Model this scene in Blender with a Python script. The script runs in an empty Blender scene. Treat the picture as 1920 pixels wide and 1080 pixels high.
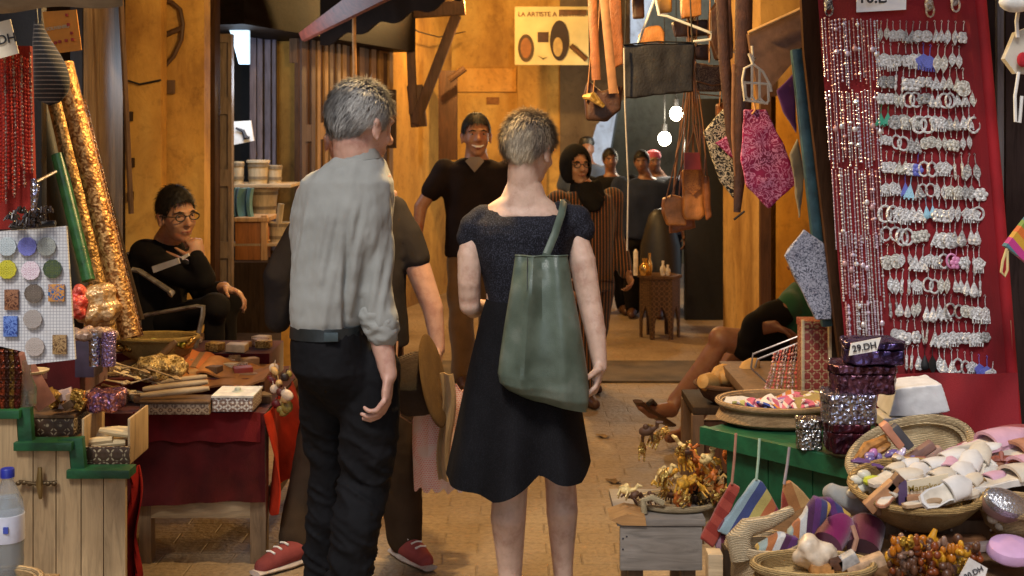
import bpy, bmesh, math, random
from mathutils import Vector, Matrix, noise
R=math.radians
rnd=random.Random(7)
SC=bpy.context.scene
COL=SC.collection
# ---------------------------------------------------------------- camera, sky, sun, exposure
F=2400.0; HY=238.0; CH=1.6          # focal length and horizon in photo pixels, camera height in metres
cd=bpy.data.cameras.new('camera'); cam=bpy.data.objects.new('camera',cd); COL.objects.link(cam)
cam.location=(0,0,CH); cam.rotation_euler=(R(90),0,0)
cd.sensor_width=36; cd.lens=36*F/1920; cd.shift_y=-(540-HY)/1920
cd.clip_start=.05; cd.clip_end=500
cd.dof.use_dof=True; cd.dof.focus_distance=3.9; cd.dof.aperture_fstop=7.0
SC.camera=cam
W=bpy.data.worlds.new('World'); SC.world=W; W.use_nodes=True
wn=W.node_tree; sky=wn.nodes.new('ShaderNodeTexSky'); sky.sky_type='NISHITA'; sky.sun_disc=False
SUN_EL,SUN_AZ=52,196               # sun high behind the camera, a little to the left
sky.sun_elevation=R(SUN_EL); sky.sun_rotation=R(SUN_AZ)
wn.nodes['Background'].inputs[1].default_value=.115
wn.links.new(sky.outputs[0],wn.nodes['Background'].inputs[0])
sl=bpy.data.lights.new('sun','SUN'); sl.energy=1.5; sl.angle=R(12); sl.color=(1,.95,.88)
so=bpy.data.objects.new('sun',sl); COL.objects.link(so)
_d=Vector((math.sin(R(SUN_AZ))*math.cos(R(SUN_EL)),math.cos(R(SUN_AZ))*math.cos(R(SUN_EL)),math.sin(R(SUN_EL))))
so.rotation_euler=_d.to_track_quat('Z','Y').to_euler(); so.location=_d*20
SC.view_settings.view_transform='Standard'; SC.view_settings.look='None'
SC.view_settings.exposure=.5; SC.view_settings.gamma=1; SC.view_settings.use_curve_mapping=False

def P(px,py,Y): return Vector(((px-960)/F*Y, Y, CH-(py-HY)/F*Y))
# ---------------------------------------------------------------- mesh builder
class MB:
    def __init__(s): s.v=[]; s.f=[]
    def add(s,vs,fs):
        o=len(s.v); s.v+= [Vector(q) for q in vs]; s.f+=[tuple(i+o for i in f) for f in fs]; return s
    def merge(s,m,M=None):
        return s.add([M@q for q in m.v] if M else m.v, m.f)
    def box(s,c,d,M=None,bev=0):
        c=Vector(c); h=Vector(d)/2
        if bev and min(h)>bev*1.2:
            b=bev; vs=[]
            bm=bmesh.new(); bmesh.ops.create_cube(bm,size=1)
            for q in bm.verts: q.co=Vector((q.co.x*h.x*2,q.co.y*h.y*2,q.co.z*h.z*2))
            bmesh.ops.bevel(bm,geom=bm.edges[:],offset=b,segments=2,affect='EDGES',profile=.6)
            bm.verts.index_update()
            vs=[(M@q.co if M else q.co)+c for q in bm.verts]; fs=[tuple(q.index for q in f.verts) for f in bm.faces]; bm.free()
            return s.add(vs,fs)
        vs=[]
        for x in(-1,1):
            for y in(-1,1):
                for z in(-1,1):
                    q=Vector((x*h.x,y*h.y,z*h.z)); vs.append((M@q if M else q)+c)
        return s.add(vs,[(0,1,3,2),(4,6,7,5),(0,4,5,1),(2,3,7,6),(0,2,6,4),(1,5,7,3)])
    def pbox(s,x0,x1,y0,y1,Y,dep,bev=.003):   # box whose front face fills a photo rectangle at depth Y
        a=P(x0,y0,Y); b=P(x1,y1,Y)
        return s.box(((a.x+b.x)/2,Y+dep/2,(a.z+b.z)/2),(abs(b.x-a.x),dep,abs(a.z-b.z)),bev=bev)
    def tube(s,pts,r,n=8,cap=True,flat=1.0,up=None):
        pts=[Vector(p) for p in pts]; N=len(pts)
        if not isinstance(r,(list,tuple)): r=[r]*N
        vs=[];fs=[]
        t0=(pts[1]-pts[0]).normalized()
        ref=Vector(up) if up else (Vector((0,0,1)) if abs(t0.z)<.9 else Vector((1,0,0)))
        a=t0.cross(ref).normalized()
        for i in range(N):
            t=(pts[min(i+1,N-1)]-pts[max(i-1,0)])
            t=t.normalized() if t.length>1e-9 else t0
            a=(a-t*a.dot(t)); a=a.normalized() if a.length>1e-6 else t.orthogonal().normalized()
            b=t.cross(a)
            for k in range(n):
                an=2*math.pi*k/n; vs.append(pts[i]+a*math.cos(an)*r[i]+b*math.sin(an)*r[i]*flat)
        for i in range(N-1):
            for k in range(n):
                k2=(k+1)%n; fs.append((i*n+k,i*n+k2,(i+1)*n+k2,(i+1)*n+k))
        if cap: fs.append(tuple(range(n))[::-1]); fs.append(tuple((N-1)*n+k for k in range(n)))
        return s.add(vs,fs)
    def ell(s,c,r,M=None,n=12,m=8):
        c=Vector(c)
        if not hasattr(r,'__len__'): r=(r,r,r)
        vs=[];fs=[]
        def T(q): return (M@q if M else q)+c
        vs.append(T(Vector((0,0,r[2]))))
        for i in range(1,m):
            t=math.pi*i/m
            for k in range(n):
                a=2*math.pi*k/n; vs.append(T(Vector((r[0]*math.sin(t)*math.cos(a),r[1]*math.sin(t)*math.sin(a),r[2]*math.cos(t)))))
        vs.append(T(Vector((0,0,-r[2])))); L=len(vs)-1
        for k in range(n): fs.append((0,1+k,1+(k+1)%n))
        for i in range(m-2):
            for k in range(n):
                a=1+i*n+k; b=1+i*n+(k+1)%n; fs.append((a,a+n,b+n,b))
        for k in range(n): fs.append((L,1+(m-2)*n+(k+1)%n,1+(m-2)*n+k))
        return s.add(vs,fs)
    def limb(s,pts,r,n=14):                  # rounded tapered limb for remeshing
        s.tube(pts,r,n)
        for p,q in zip(pts,r): s.ell(p,q,n=n,m=10)
        return s
    def lathe(s,prof,c=(0,0,0),n=20,M=None,sx=1,sy=1):
        c=Vector(c); vs=[];fs=[]
        for r,z in prof:
            for k in range(n):
                a=2*math.pi*k/n; q=Vector((r*sx*math.cos(a),r*sy*math.sin(a),z)); vs.append((M@q if M else q)+c)
        for i in range(len(prof)-1):
            for k in range(n):
                k2=(k+1)%n; fs.append((i*n+k,i*n+k2,(i+1)*n+k2,(i+1)*n+k))
        if prof[0][0]>1e-4: fs.append(tuple(range(n))[::-1])
        if prof[-1][0]>1e-4: fs.append(tuple((len(prof)-1)*n+k for k in range(n)))
        return s.add(vs,fs)
    def prism(s,poly,off):
        poly=[Vector(p) for p in poly]; off=Vector(off); n=len(poly)
        fs=[tuple(range(n)),tuple(range(2*n-1,n-1,-1))]+[(i,i+n,(i+1)%n+n,(i+1)%n) for i in range(n)]
        return s.add(poly+[p+off for p in poly],fs)
    def grid(s,fn,nu,nv,th=0):
        vs=[Vector(fn(i/nu,j/nv)) for j in range(nv+1) for i in range(nu+1)]
        fs=[(j*(nu+1)+i,j*(nu+1)+i+1,(j+1)*(nu+1)+i+1,(j+1)*(nu+1)+i) for j in range(nv) for i in range(nu)]
        if not th: return s.add(vs,fs)
        bm=bmesh.new(); bv=[bm.verts.new(q) for q in vs]
        for f in fs: bm.faces.new([bv[i] for i in f])
        bm.normal_update(); bmesh.ops.solidify(bm,geom=bm.faces[:],thickness=th); bm.verts.index_update()
        o=[q.co.copy() for q in bm.verts]; ff=[tuple(q.index for q in f.verts) for f in bm.faces]; bm.free()
        return s.add(o,ff)
    def loft(s,rings,n=28,pw=2.3):           # rings: (centre, half width, half depth, yaw)
        vs=[];fs=[]
        for c,hw,hd,yaw in rings:
            c=Vector(c)
            for k in range(n):
                a=2*math.pi*k/n; ca,sa=math.cos(a),math.sin(a)
                x=hw*math.copysign(abs(ca)**(2/pw),ca); y=hd*math.copysign(abs(sa)**(2/pw),sa)
                vs.append(c+Vector((x*math.cos(yaw)-y*math.sin(yaw),x*math.sin(yaw)+y*math.cos(yaw),0)))
        for i in range(len(rings)-1):
            for k in range(n):
                k2=(k+1)%n; fs.append((i*n+k,i*n+k2,(i+1)*n+k2,(i+1)*n+k))
        fs.append(tuple(range(n))); fs.append(tuple((len(rings)-1)*n+k for k in range(n)))
        return s.add(vs,fs)
    def mesh(s,name,smooth=True,o=Vector((0,0,0))):
        me=bpy.data.meshes.new(name); me.from_pydata([q-o for q in s.v],[],s.f)
        bm=bmesh.new(); bm.from_mesh(me); bmesh.ops.recalc_face_normals(bm,faces=bm.faces[:]); bm.to_mesh(me); bm.free()
        if smooth:
            for p in me.polygons: p.use_smooth=True
            try: me.set_sharp_from_angle(angle=R(38))
            except Exception: pass
        me.update(); return me
    def base(s):
        xs=[q.x for q in s.v]; ys=[q.y for q in s.v]; zs=[q.z for q in s.v]
        return Vector(((min(xs)+max(xs))/2,(min(ys)+max(ys))/2,min(zs)))

def bake(mb,voxel,smooth=4,wr=None,name='tmp'):
    me=mb.mesh(name); o=bpy.data.objects.new(name,me); COL.objects.link(o)
    m=o.modifiers.new('r','REMESH'); m.mode='VOXEL'; m.voxel_size=voxel
    if smooth: m=o.modifiers.new('s','SMOOTH'); m.factor=.5; m.iterations=smooth
    dg=bpy.context.evaluated_depsgraph_get(); dg.update()
    r=bpy.data.meshes.new_from_object(o.evaluated_get(dg)); bpy.data.objects.remove(o)
    if wr:
        ns=[v.normal.copy() for v in r.vertices]
        for v,n in zip(r.vertices,ns): v.co+=n*wr(v.co)
    for p in r.polygons: p.use_smooth=True
    r.update(); return r
def folds(amp,fx,fy,fz,seed=0,am2=0,f2=40):
    def w(c):
        d=noise.noise(Vector((c.x*fx+seed,c.y*fy,c.z*fz)))
        d=(abs(d)**.8)*(1 if d>0 else -1)
        e=noise.noise(Vector((c.x*f2,c.y*f2,c.z*f2+seed))) if am2 else 0
        return amp*d+am2*e
    return w
# ---------------------------------------------------------------- objects
def tag(o,label=None,cat=None,group=None,kind=None):
    if label: o['label']=label
    if cat: o['category']=cat
    if group: o['group']=group
    if kind: o['kind']=kind
    return o
def thing(name,label,cat,loc,group=None):
    o=bpy.data.objects.new(name,None); COL.objects.link(o); o.location=loc; o.empty_display_size=.1
    return tag(o,label,cat,group)
def wloc(o):
    l=Vector(o.location)
    while o.parent: o=o.parent; l=l+Vector(o.location)
    return l
def part(name,mb,mat,parent,label=None,smooth=True):
    base=wloc(parent)
    if isinstance(mb,MB): me=mb.mesh(name,smooth,base)
    else:
        me=mb
        for v in me.vertices: v.co-=base
    me.materials.clear(); me.materials.append(mat)
    o=bpy.data.objects.new(name,me); COL.objects.link(o); o.parent=parent
    if label: o['label']=label
    return o
def solo(name,mb,mat,label,cat,group=None,smooth=True):
    if isinstance(mb,MB): b=mb.base(); me=mb.mesh(name,smooth,b)
    else:
        me=mb; co=[v.co for v in me.vertices]
        b=Vector(((min(c.x for c in co)+max(c.x for c in co))/2,(min(c.y for c in co)+max(c.y for c in co))/2,min(c.z for c in co)))
        for v in me.vertices: v.co-=b
    me.materials.clear(); me.materials.append(mat)
    o=bpy.data.objects.new(name,me); COL.objects.link(o); o.location=b
    return tag(o,label,cat,group)
def struct(name,mb,mat,smooth=False):
    me=mb.mesh(name,smooth); me.materials.append(mat)
    o=bpy.data.objects.new(name,me); COL.objects.link(o); o['kind']='structure'; return o
def text(s,c,width,mat,parent,name='lettering',ext=.0006,rz=0,tilt=0,bold=.0,yaw=0):
    cu=bpy.data.curves.new('t','FONT'); cu.body=s; cu.align_x='CENTER'; cu.align_y='CENTER'; cu.extrude=ext; cu.offset=bold
    o=bpy.data.objects.new('t',cu); COL.objects.link(o); dg=bpy.context.evaluated_depsgraph_get(); dg.update()
    me=bpy.data.meshes.new_from_object(o.evaluated_get(dg)); bpy.data.objects.remove(o)
    xs=[v.co.x for v in me.vertices]; k=width/(max(xs)-min(xs))
    M=Matrix.Translation(Vector(c))@Matrix.Rotation(yaw,4,'Z')@Matrix.Rotation(R(90)+tilt,4,'X')@Matrix.Rotation(rz,4,'Z')@Matrix.Diagonal((k,k,1,1))
    me.transform(M)
    return part(name,me,mat,parent)
ORD=['first','second','third','fourth','fifth','sixth','seventh','eighth','ninth','tenth','eleventh','twelfth','thirteenth','fourteenth','fifteenth','sixteenth','seventeenth','eighteenth','nineteenth','twentieth','twenty-first','twenty-second','twenty-third','twenty-fourth','twenty-fifth','twenty-sixth','twenty-seventh','twenty-eighth','twenty-ninth','thirtieth']
# ---------------------------------------------------------------- materials
def lin(c):
    if isinstance(c,str):
        c=c.lstrip('#'); c=[int(c[i:i+2],16)/255 for i in(0,2,4)]
        return tuple(x/12.92 if x<=.04045 else ((x+.055)/1.055)**2.4 for x in c)
    return c
class NT:
    def __init__(s,name):
        s.m=bpy.data.materials.new(name); s.m.use_nodes=True; s.t=s.m.node_tree; s.b=s.t.nodes['Principled BSDF']
        s.tc=s.t.nodes.new('ShaderNodeTexCoord')
    def n(s,typ,**k):
        nd=s.t.nodes.new(typ)
        for a,b in k.items():
            if a in nd.inputs: nd.inputs[a].default_value=b
            else: setattr(nd,a,b)
        return nd
    def l(s,a,b): s.t.links.new(a,b)
    def co(s,scale=(1,1,1),rot=(0,0,0)):
        mp=s.n('ShaderNodeMapping'); mp.inputs['Scale'].default_value=scale; mp.inputs['Rotation'].default_value=rot
        s.l(s.tc.outputs['Object'],mp.inputs[0]); return mp.outputs[0]
    def ramp(s,src,stops,interp='LINEAR'):
        r=s.n('ShaderNodeValToRGB'); r.color_ramp.interpolation=interp
        e=r.color_ramp.elements
        while len(e)<len(stops): e.new(.5)
        for i,(p,c) in enumerate(stops): e[i].position=p; e[i].color=(*lin(c),1)
        s.l(src,r.inputs[0]); return r.outputs[0]
    def mix(s,a,b,f,mode='MIX'):
        m=s.n('ShaderNodeMix',data_type='RGBA',blend_type=mode)
        for v,i in((f,0),(a,6),(b,7)):
            if hasattr(v,'links'): s.l(v,m.inputs[i])
            else: m.inputs[i].default_value=v if i==0 else (*lin(v),1)
        return m.outputs[2]
    def bump(s,h,st,d=.01):
        b=s.n('ShaderNodeBump'); b.inputs['Strength'].default_value=st; b.inputs['Distance'].default_value=d
        s.l(h,b.inputs['Height']); s.l(b.outputs[0],s.b.inputs['Normal'])
    def fin(s,col=None,rough=.6,metal=0,**k):
        if col is not None:
            if hasattr(col,'links'): s.l(col,s.b.inputs['Base Color'])
            else: s.b.inputs['Base Color'].default_value=(*lin(col),1)
        s.b.inputs['Roughness'].default_value=rough; s.b.inputs['Metallic'].default_value=metal
        for a,b in k.items(): s.b.inputs[a.replace('_',' ')].default_value=b
        return s.m
def sc(c,k): c=lin(c); return tuple(min(1,x*k) for x in c)
MATS={}
def memo(f):
    def g(*a,**k):
        key=(f.__name__,str(a),str(k))
        if key not in MATS: MATS[key]=f(*a,**k)
        return MATS[key]
    return g
@memo
def plain(c,rough=.6,metal=0,var=.25,scale=25,bump=.15,bs=120,sheen=0,coat=0):
    t=NT('plain'); nz=t.n('ShaderNodeTexNoise',Scale=scale,Detail=5.0); t.l(t.co(),nz.inputs[0])
    c1=t.ramp(nz.outputs[0],[(.3,sc(c,1-var)),(.7,sc(c,1+var))])
    n2=t.n('ShaderNodeTexNoise',Scale=bs,Detail=3.0); t.l(t.co(),n2.inputs[0]); t.bump(n2.outputs[0],bump,.004)
    return t.fin(c1,rough,metal,Sheen_Weight=sheen,Coat_Weight=coat)
@memo
def fabric(c,weave=900,var=.2,rough=.9,sheen=.2,c2=None,spk=None):
    t=NT('fabric'); nz=t.n('ShaderNodeTexNoise',Scale=9.0,Detail=4.0); t.l(t.co(),nz.inputs[0])
    col=t.ramp(nz.outputs[0],[(.3,sc(c,1-var)),(.7,sc(c2 or c,1+var))])
    w=t.n('ShaderNodeTexNoise',Scale=float(weave),Detail=2.0); t.l(t.co((1,1,.5)),w.inputs[0])
    if spk: col=t.mix(col,spk,t.ramp(w.outputs[0],[(.52,'000000'),(.62,'aaaaaa')]))
    t.bump(w.outputs[0],.35,.003); return t.fin(col,rough,0,Sheen_Weight=0 if max(lin(c))<.06 else sheen,Specular_IOR_Level=.15)
@memo
def wood(c,dark=.45,ax='z',sc_=14,rough=.6,bump=.3,plank=0):
    t=NT('wood'); s={'x':(.12,1,1),'y':(1,.12,1),'z':(1,1,.1)}[ax]
    nz=t.n('ShaderNodeTexNoise',Scale=float(sc_)*3,Detail=8.0,Distortion=1.2); nz.inputs['Roughness'].default_value=.65; t.l(t.co(s),nz.inputs[0])
    n2=t.n('ShaderNodeTexNoise',Scale=3.0,Detail=4.0); t.l(t.co(),n2.inputs[0])
    a=t.ramp(nz.outputs[0],[(.28,sc(c,dark)),(.5,sc(c,.95)),(.72,sc(c,1.25))])
    b=t.ramp(n2.outputs[0],[(.35,(.55,.5,.45)),(.65,(1,1,1))])
    t.bump(nz.outputs[0],bump,.006); return t.fin(t.mix(a,b,.7,'MULTIPLY'),rough,0,Specular_IOR_Level=.05 if max(lin(c))<.1 else .35)
@memo
def plaster(c,c2,c3,sx=1.2):
    t=NT('plaster'); n1=t.n('ShaderNodeTexNoise',Scale=sx,Detail=9.0); n1.inputs['Roughness'].default_value=.62; t.l(t.co((1,1,.5)),n1.inputs[0])
    n2=t.n('ShaderNodeTexNoise',Scale=14.0,Detail=8.0); n2.inputs['Roughness'].default_value=.7; t.l(t.co(),n2.inputs[0])
    a=t.ramp(n1.outputs[0],[(.34,c2),(.47,c),(.66,c3)])
    mz=t.n('ShaderNodeTexNoise',Scale=4.5,Detail=9.0,Distortion=.6); mz.inputs['Roughness'].default_value=.72; t.l(t.co((1,1,.7)),mz.inputs[0])
    a=t.mix(a,t.ramp(mz.outputs[0],[(.36,(.42,.34,.28)),(.47,(.85,.82,.8)),(.62,(1.1,1.1,1.1))]),.5,'MULTIPLY')
    b=t.ramp(n2.outputs[0],[(.3,(.4,.34,.3)),(.46,(1,1,1))])
    v=t.n('ShaderNodeTexNoise',Scale=1.6,Detail=7.0,Distortion=1.0); t.l(t.co((1.3,1.3,.5)),v.inputs[0])
    d=t.ramp(v.outputs[0],[(.33,(.62,.55,.5)),(.5,(1,1,1))])
    col=t.mix(t.mix(a,b,.5,'MULTIPLY'),d,.55,'MULTIPLY')
    t.bump(mz.outputs[0],.45,.02); return t.fin(col,.85)
@memo
def paving():
    t=NT('paving'); br=t.n('ShaderNodeTexBrick',Scale=1.0); br.offset=.5
    for k,v in(('Brick Width',.26),('Row Height',.12),('Mortar Size',.005),('Mortar Smooth',.9),('Bias',0.)): br.inputs[k].default_value=v
    nd=t.n('ShaderNodeTexNoise',Scale=2.5,Detail=3.0); t.l(t.co(),nd.inputs[0])
    ad=t.n('ShaderNodeMix',data_type='RGBA',blend_type='LINEAR_LIGHT'); ad.inputs[0].default_value=.012; t.l(t.co(),ad.inputs[6]); t.l(nd.outputs[1],ad.inputs[7])
    t.l(ad.outputs[2],br.inputs[0])
    br.inputs['Color1'].default_value=(.36,.26,.155,1); br.inputs['Color2'].default_value=(.39,.285,.175,1); br.inputs['Mortar'].default_value=(.34,.25,.15,1)
    n=t.n('ShaderNodeTexNoise',Scale=1.3,Detail=9.0); n.inputs['Roughness'].default_value=.6; t.l(t.co(),n.inputs[0])
    n3=t.n('ShaderNodeTexNoise',Scale=45.0,Detail=6.0); t.l(t.co(),n3.inputs[0])
    c=t.mix(br.outputs[0],t.ramp(n.outputs[0],[(.32,(.45,.42,.4)),(.6,(1,1,1))]),.7,'MULTIPLY')
    c=t.mix(c,t.ramp(n3.outputs[0],[(.3,(.5,.5,.5)),(.6,(1.,1.,1.))]),.6,'MULTIPLY')
    h=t.n('ShaderNodeMath',operation='MULTIPLY_ADD'); t.l(br.outputs[1],h.inputs[0]); h.inputs[1].default_value=-.45; t.l(n3.outputs[0],h.inputs[2])
    t.bump(h.outputs[0],.6,.012)
    t.fin(c,.5); t.l(t.ramp(n.outputs[0],[(.3,(.35,.35,.35)),(.7,(.75,.75,.75))]),t.b.inputs['Roughness']); return t.m
@memo
def velvet(c='8e0f1c'):
    t=NT('velvet'); n=t.n('ShaderNodeTexNoise',Scale=7.0,Detail=6.0); t.l(t.co((1,1,.5)),n.inputs[0])
    n2=t.n('ShaderNodeTexNoise',Scale=260.0); t.l(t.co(),n2.inputs[0]); t.bump(n2.outputs[0],.4,.003)
    return t.fin(t.ramp(n.outputs[0],[(.3,sc(c,.55)),(.5,sc(c,1)),(.75,sc(c,1.25))]),.85,0,Sheen_Weight=.35,Sheen_Roughness=.4,Sheen_Tint=(*lin(c),1))
@memo
def foil(c,c2=None,scale=38,rough=.2,metal=.95,st=1.0):
    t=NT('foil'); v=t.n('ShaderNodeTexVoronoi',Scale=float(scale)*2.2); t.l(t.co(),v.inputs[0])
    n=t.n('ShaderNodeTexNoise',Scale=float(scale)*.9,Detail=5.0,Distortion=1.5); t.l(t.co(),n.inputs[0])
    h=t.n('ShaderNodeMath',operation='ADD'); t.l(v.outputs[0],h.inputs[0]); t.l(n.outputs[0],h.inputs[1]); t.bump(h.outputs[0],st,.0045)
    return t.fin(t.ramp(n.outputs[0],[(.42,c),(.58,c2 or c)]),rough,metal)
@memo
def wicker(c='c2a678',k=1.0,sc_=90):
    t=NT('wicker')
    w=t.n('ShaderNodeTexWave',Scale=sc_*1.0,Distortion=2.2); w.bands_direction='Z'; w.inputs['Detail'].default_value=2; t.l(t.co(),w.inputs[0])
    w2=t.n('ShaderNodeTexNoise',Scale=float(sc_)*1.4,Detail=2.0); t.l(t.co((1,1,.6)),w2.inputs[0])
    h=t.n('ShaderNodeMath',operation='MULTIPLY'); t.l(w.outputs[1],h.inputs[0]); t.l(w2.outputs[0],h.inputs[1])
    n=t.n('ShaderNodeTexNoise',Scale=16.0,Detail=4.0); t.l(t.co(),n.inputs[0])
    a=t.ramp(h.outputs[0],[(.05,sc(c,.5*k)),(.4,sc(c,1.25*k))]); b=t.ramp(n.outputs[0],[(.35,(.6,.52,.42)),(.6,(1,1,1))])
    t.bump(h.outputs[0],.9,.008); return t.fin(t.mix(a,b,.6,'MULTIPLY'),.75)
@memo
def stripes(cols,axis=(1,0,0),period=.16,rough=.85,weave=500,rot=0):
    t=NT('stripes'); g=t.n('ShaderNodeSeparateXYZ'); t.l(t.co((1/period,)*3,(0,rot,0)),g.inputs[0])
    src=g.outputs['XYZ'['xyz'.index(axis)]] if isinstance(axis,str) else g.outputs[0]
    fr=t.n('ShaderNodeMath',operation='FRACT'); t.l(src,fr.inputs[0])
    col=t.ramp(fr.outputs[0],[(i/len(cols),c) for i,c in enumerate(cols)],'CONSTANT')
    w=t.n('ShaderNodeTexNoise',Scale=float(weave)); t.l(t.co(),w.inputs[0]); t.bump(w.outputs[0],.4,.003)
    col=t.mix(col,t.ramp(w.outputs[0],[(.3,(.7,.7,.7)),(.6,(1,1,1))]),.8,'MULTIPLY')
    return t.fin(col,rough,0,Sheen_Weight=.15)
@memo
def damask(bg,fg,scale=22,th=.03,rough=.6):
    t=NT('damask'); n=t.n('ShaderNodeTexNoise',Scale=float(scale),Detail=1.5,Distortion=2.2); t.l(t.co(),n.inputs[0])
    s=t.n('ShaderNodeMath',operation='SUBTRACT'); t.l(n.outputs[0],s.inputs[0]); s.inputs[1].default_value=.5
    a=t.n('ShaderNodeMath',operation='ABSOLUTE'); t.l(s.outputs[0],a.inputs[0])
    n2=t.n('ShaderNodeTexNoise',Scale=8.0); t.l(t.co(),n2.inputs[0])
    b2=t.ramp(n2.outputs[0],[(.35,sc(bg,.6)),(.65,sc(bg,1.3))])
    col=t.mix(fg,b2,t.ramp(a.outputs[0],[(th,'000000'),(th*1.5,'ffffff')])); t.bump(a.outputs[0],.2,.005)
    return t.fin(col,rough)
@memo
def inlay(bg,fg,scale=34,rough=.5,met=0):
    """repeating rosettes: rings and spokes on a square lattice"""
    t=NT('inlay'); v=t.n('ShaderNodeTexVoronoi',Scale=float(scale)); v.inputs['Randomness'].default_value=0.; t.l(t.co(),v.inputs[0])
    v2=t.n('ShaderNodeTexVoronoi',Scale=float(scale)*3.1); v2.inputs['Randomness'].default_value=.15; t.l(t.co(),v2.inputs[0])
    w=t.n('ShaderNodeMath',operation='SINE'); m=t.n('ShaderNodeMath',operation='MULTIPLY'); m.inputs[1].default_value=26.; t.l(v.outputs[0],m.inputs[0]); t.l(m.outputs[0],w.inputs[0])
    a=t.n('ShaderNodeMath',operation='MULTIPLY_ADD'); t.l(w.outputs[0],a.inputs[0]); a.inputs[1].default_value=.28; t.l(v2.outputs[0],a.inputs[2])
    col=t.mix(bg,fg,t.ramp(a.outputs[0],[(.28,'000000'),(.4,'ffffff')])); t.bump(a.outputs[0],.35,.003)
    return t.fin(col,rough,met)
@memo
def skin(c,c2=None):
    t=NT('skin'); n=t.n('ShaderNodeTexNoise',Scale=15.0,Detail=9.0); n.inputs['Roughness'].default_value=.65; t.l(t.co(),n.inputs[0])
    n2=t.n('ShaderNodeTexNoise',Scale=160.0,Detail=3.0); t.l(t.co(),n2.inputs[0]); t.bump(n2.outputs[0],.18,.002)
    cl=lin(c); red=(min(1,cl[0]*1.02),cl[1]*.72,cl[2]*.68)
    col=t.ramp(n.outputs[0],[(.34,sc(c2 if c2 else red,.85)),(.5,cl),(.68,sc(c,1.15))])
    return t.fin(col,.5,0,Subsurface_Weight=.12,Subsurface_Scale=.01)
@memo
def glass(c='ffffff',rough=.05,tr=.9):
    t=NT('glass'); n=t.n('ShaderNodeTexNoise',Scale=30.0); t.l(t.co(),n.inputs[0]); t.bump(n.outputs[0],.12,.004)
    return t.fin(c,rough,0,Transmission_Weight=tr,IOR=1.3,Alpha=.75)
def emis(c,st):
    t=NT('lit'); t.fin(c,.5); t.b.inputs['Emission Color'].default_value=(*lin(c),1); t.b.inputs['Emission Strength'].default_value=st; return t.m
M_OCH=plaster('cb9a46','a0702c','deb866'); M_OCH2=plaster('b88a3e','86602a','cfa450',.8)
M_DARKW=wood((.05,.032,.02)); M_DARKWX=wood((.05,.032,.02),ax='x'); M_BRW=wood((.16,.09,.045)); M_OLDW=wood((.27,.2,.14),.4); M_GOLDW=wood((.36,.22,.09),.5)
M_PINE=wood((.5,.36,.2),.6); M_PINEX=wood((.5,.36,.2),.6,'x'); M_LTW=wood((.62,.48,.3),.7,'x'); M_GREYW=wood((.3,.27,.24),.6,'x')
M_GREEN=plain((.008,.075,.028),.5,var=.45,scale=14,bump=.4,bs=60); M_WHITE=plain((.75,.75,.73),.6,var=.08); M_BLACK=plain((.012,.012,.013),.5)
M_INK=plain((.02,.02,.03),.6); M_SILVER=plain((.72,.72,.74),.28,.9,var=.3,scale=300,bump=.5,bs=500)
M_LEATH=plain((.26,.09,.03),.45,var=.35,scale=30,bump=.5,bs=150); M_LEATHD=plain((.07,.028,.014),.45,var=.4,bump=.5,bs=150); M_LEATHO=plain((.5,.2,.05),.45,var=.3,bump=.5,bs=150)
M_STRAP=plain((.3,.14,.06),.6,var=.3); M_REDC=fabric((.33,.018,.012),300,.5); M_DRED=fabric((.075,.006,.006),250,.4); M_ORED=fabric((.5,.05,.012),250,.4)
# ================================================================ THE SETTING
g=MB(); g.grid(lambda u,v:((u-.5)*60,-6+v*46,0),30,30); struct('ground',g,paving())
g=MB(); g.box((.1,8.35,.008),(3.6,.7,.012),bev=.005); struct('painted_shadow_band',g,plain((.11,.08,.05),.7,var=.5,scale=5,bump=.6,bs=40))  # low slab coloured dark to paint the shadow band across the lane
def warm(name,loc,watt,col=(1,.56,.19),rad=.05,label=None):
    t=thing(name,label,'lamp',loc,None)
    m=MB(); m.ell(loc,(.04,.04,.05)); part('glass_bulb',m,emis('ffb050',12),t)
    m=MB(); m.tube([Vector(loc)+Vector((0,0,.05)),Vector(loc)+Vector((0,0,.1))],.02); m.tube([Vector(loc)+Vector((0,0,.1)),Vector((loc[0],loc[1],3.08))],.004); part('flex',m,M_BLACK,t)
    L=bpy.data.lights.new('glow','POINT'); L.energy=watt; L.color=col; L.shadow_soft_size=rad
    o=bpy.data.objects.new('glow',L); COL.objects.link(o); o.parent=t; o.location=(0,0,-.09); return t
warm('hanging_bulb',(-.35,5.5,2.62),22,label='warm hanging bulb over the walkway nearest the camera')
warm('hanging_bulb',(-.22,4.33,2.42),95,(1,.66,.28),label='warm hanging bulb just beyond the walking couple')
warm('hanging_bulb',(-.15,8.2,2.75),66,label='warm hanging bulb above the smiling man')
warm('hanging_bulb',(-.3,10.6,2.8),120,(1,.58,.2),label='warm hanging bulb before the end wall with the painted sign')
warm('hanging_bulb',(1.1,7.0,2.75),24,label='warm hanging bulb over the hanging leather goods')
for (px,py,l) in ((1268,213,'bright white bare bulb, the higher of two over the passage'),(1246,260,'bright white bare bulb, the lower of two over the passage')):
    c=P(px,py,11.6); t=thing('bare_bulb',l,'light bulb',c,'bare bulbs in the passage')
    m=MB(); m.ell(c,(.058,.058,.066)); part('glass_bulb',m,emis('fff0d0',30),t)
    m=MB(); m.tube([c+Vector((0,0,.06)),c+Vector((0,0,.13))],.024); m.tube([c+Vector((0,0,.13)),Vector((c.x,c.y,3.05))],.005); part('flex',m,M_BLACK,t)
    L=bpy.data.lights.new('glow','POINT'); L.energy=13; L.color=(1,.87,.66); L.shadow_soft_size=.06
    o=bpy.data.objects.new('glow',L); COL.objects.link(o); o.parent=t; o.location=(0,-.12,0)
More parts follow.
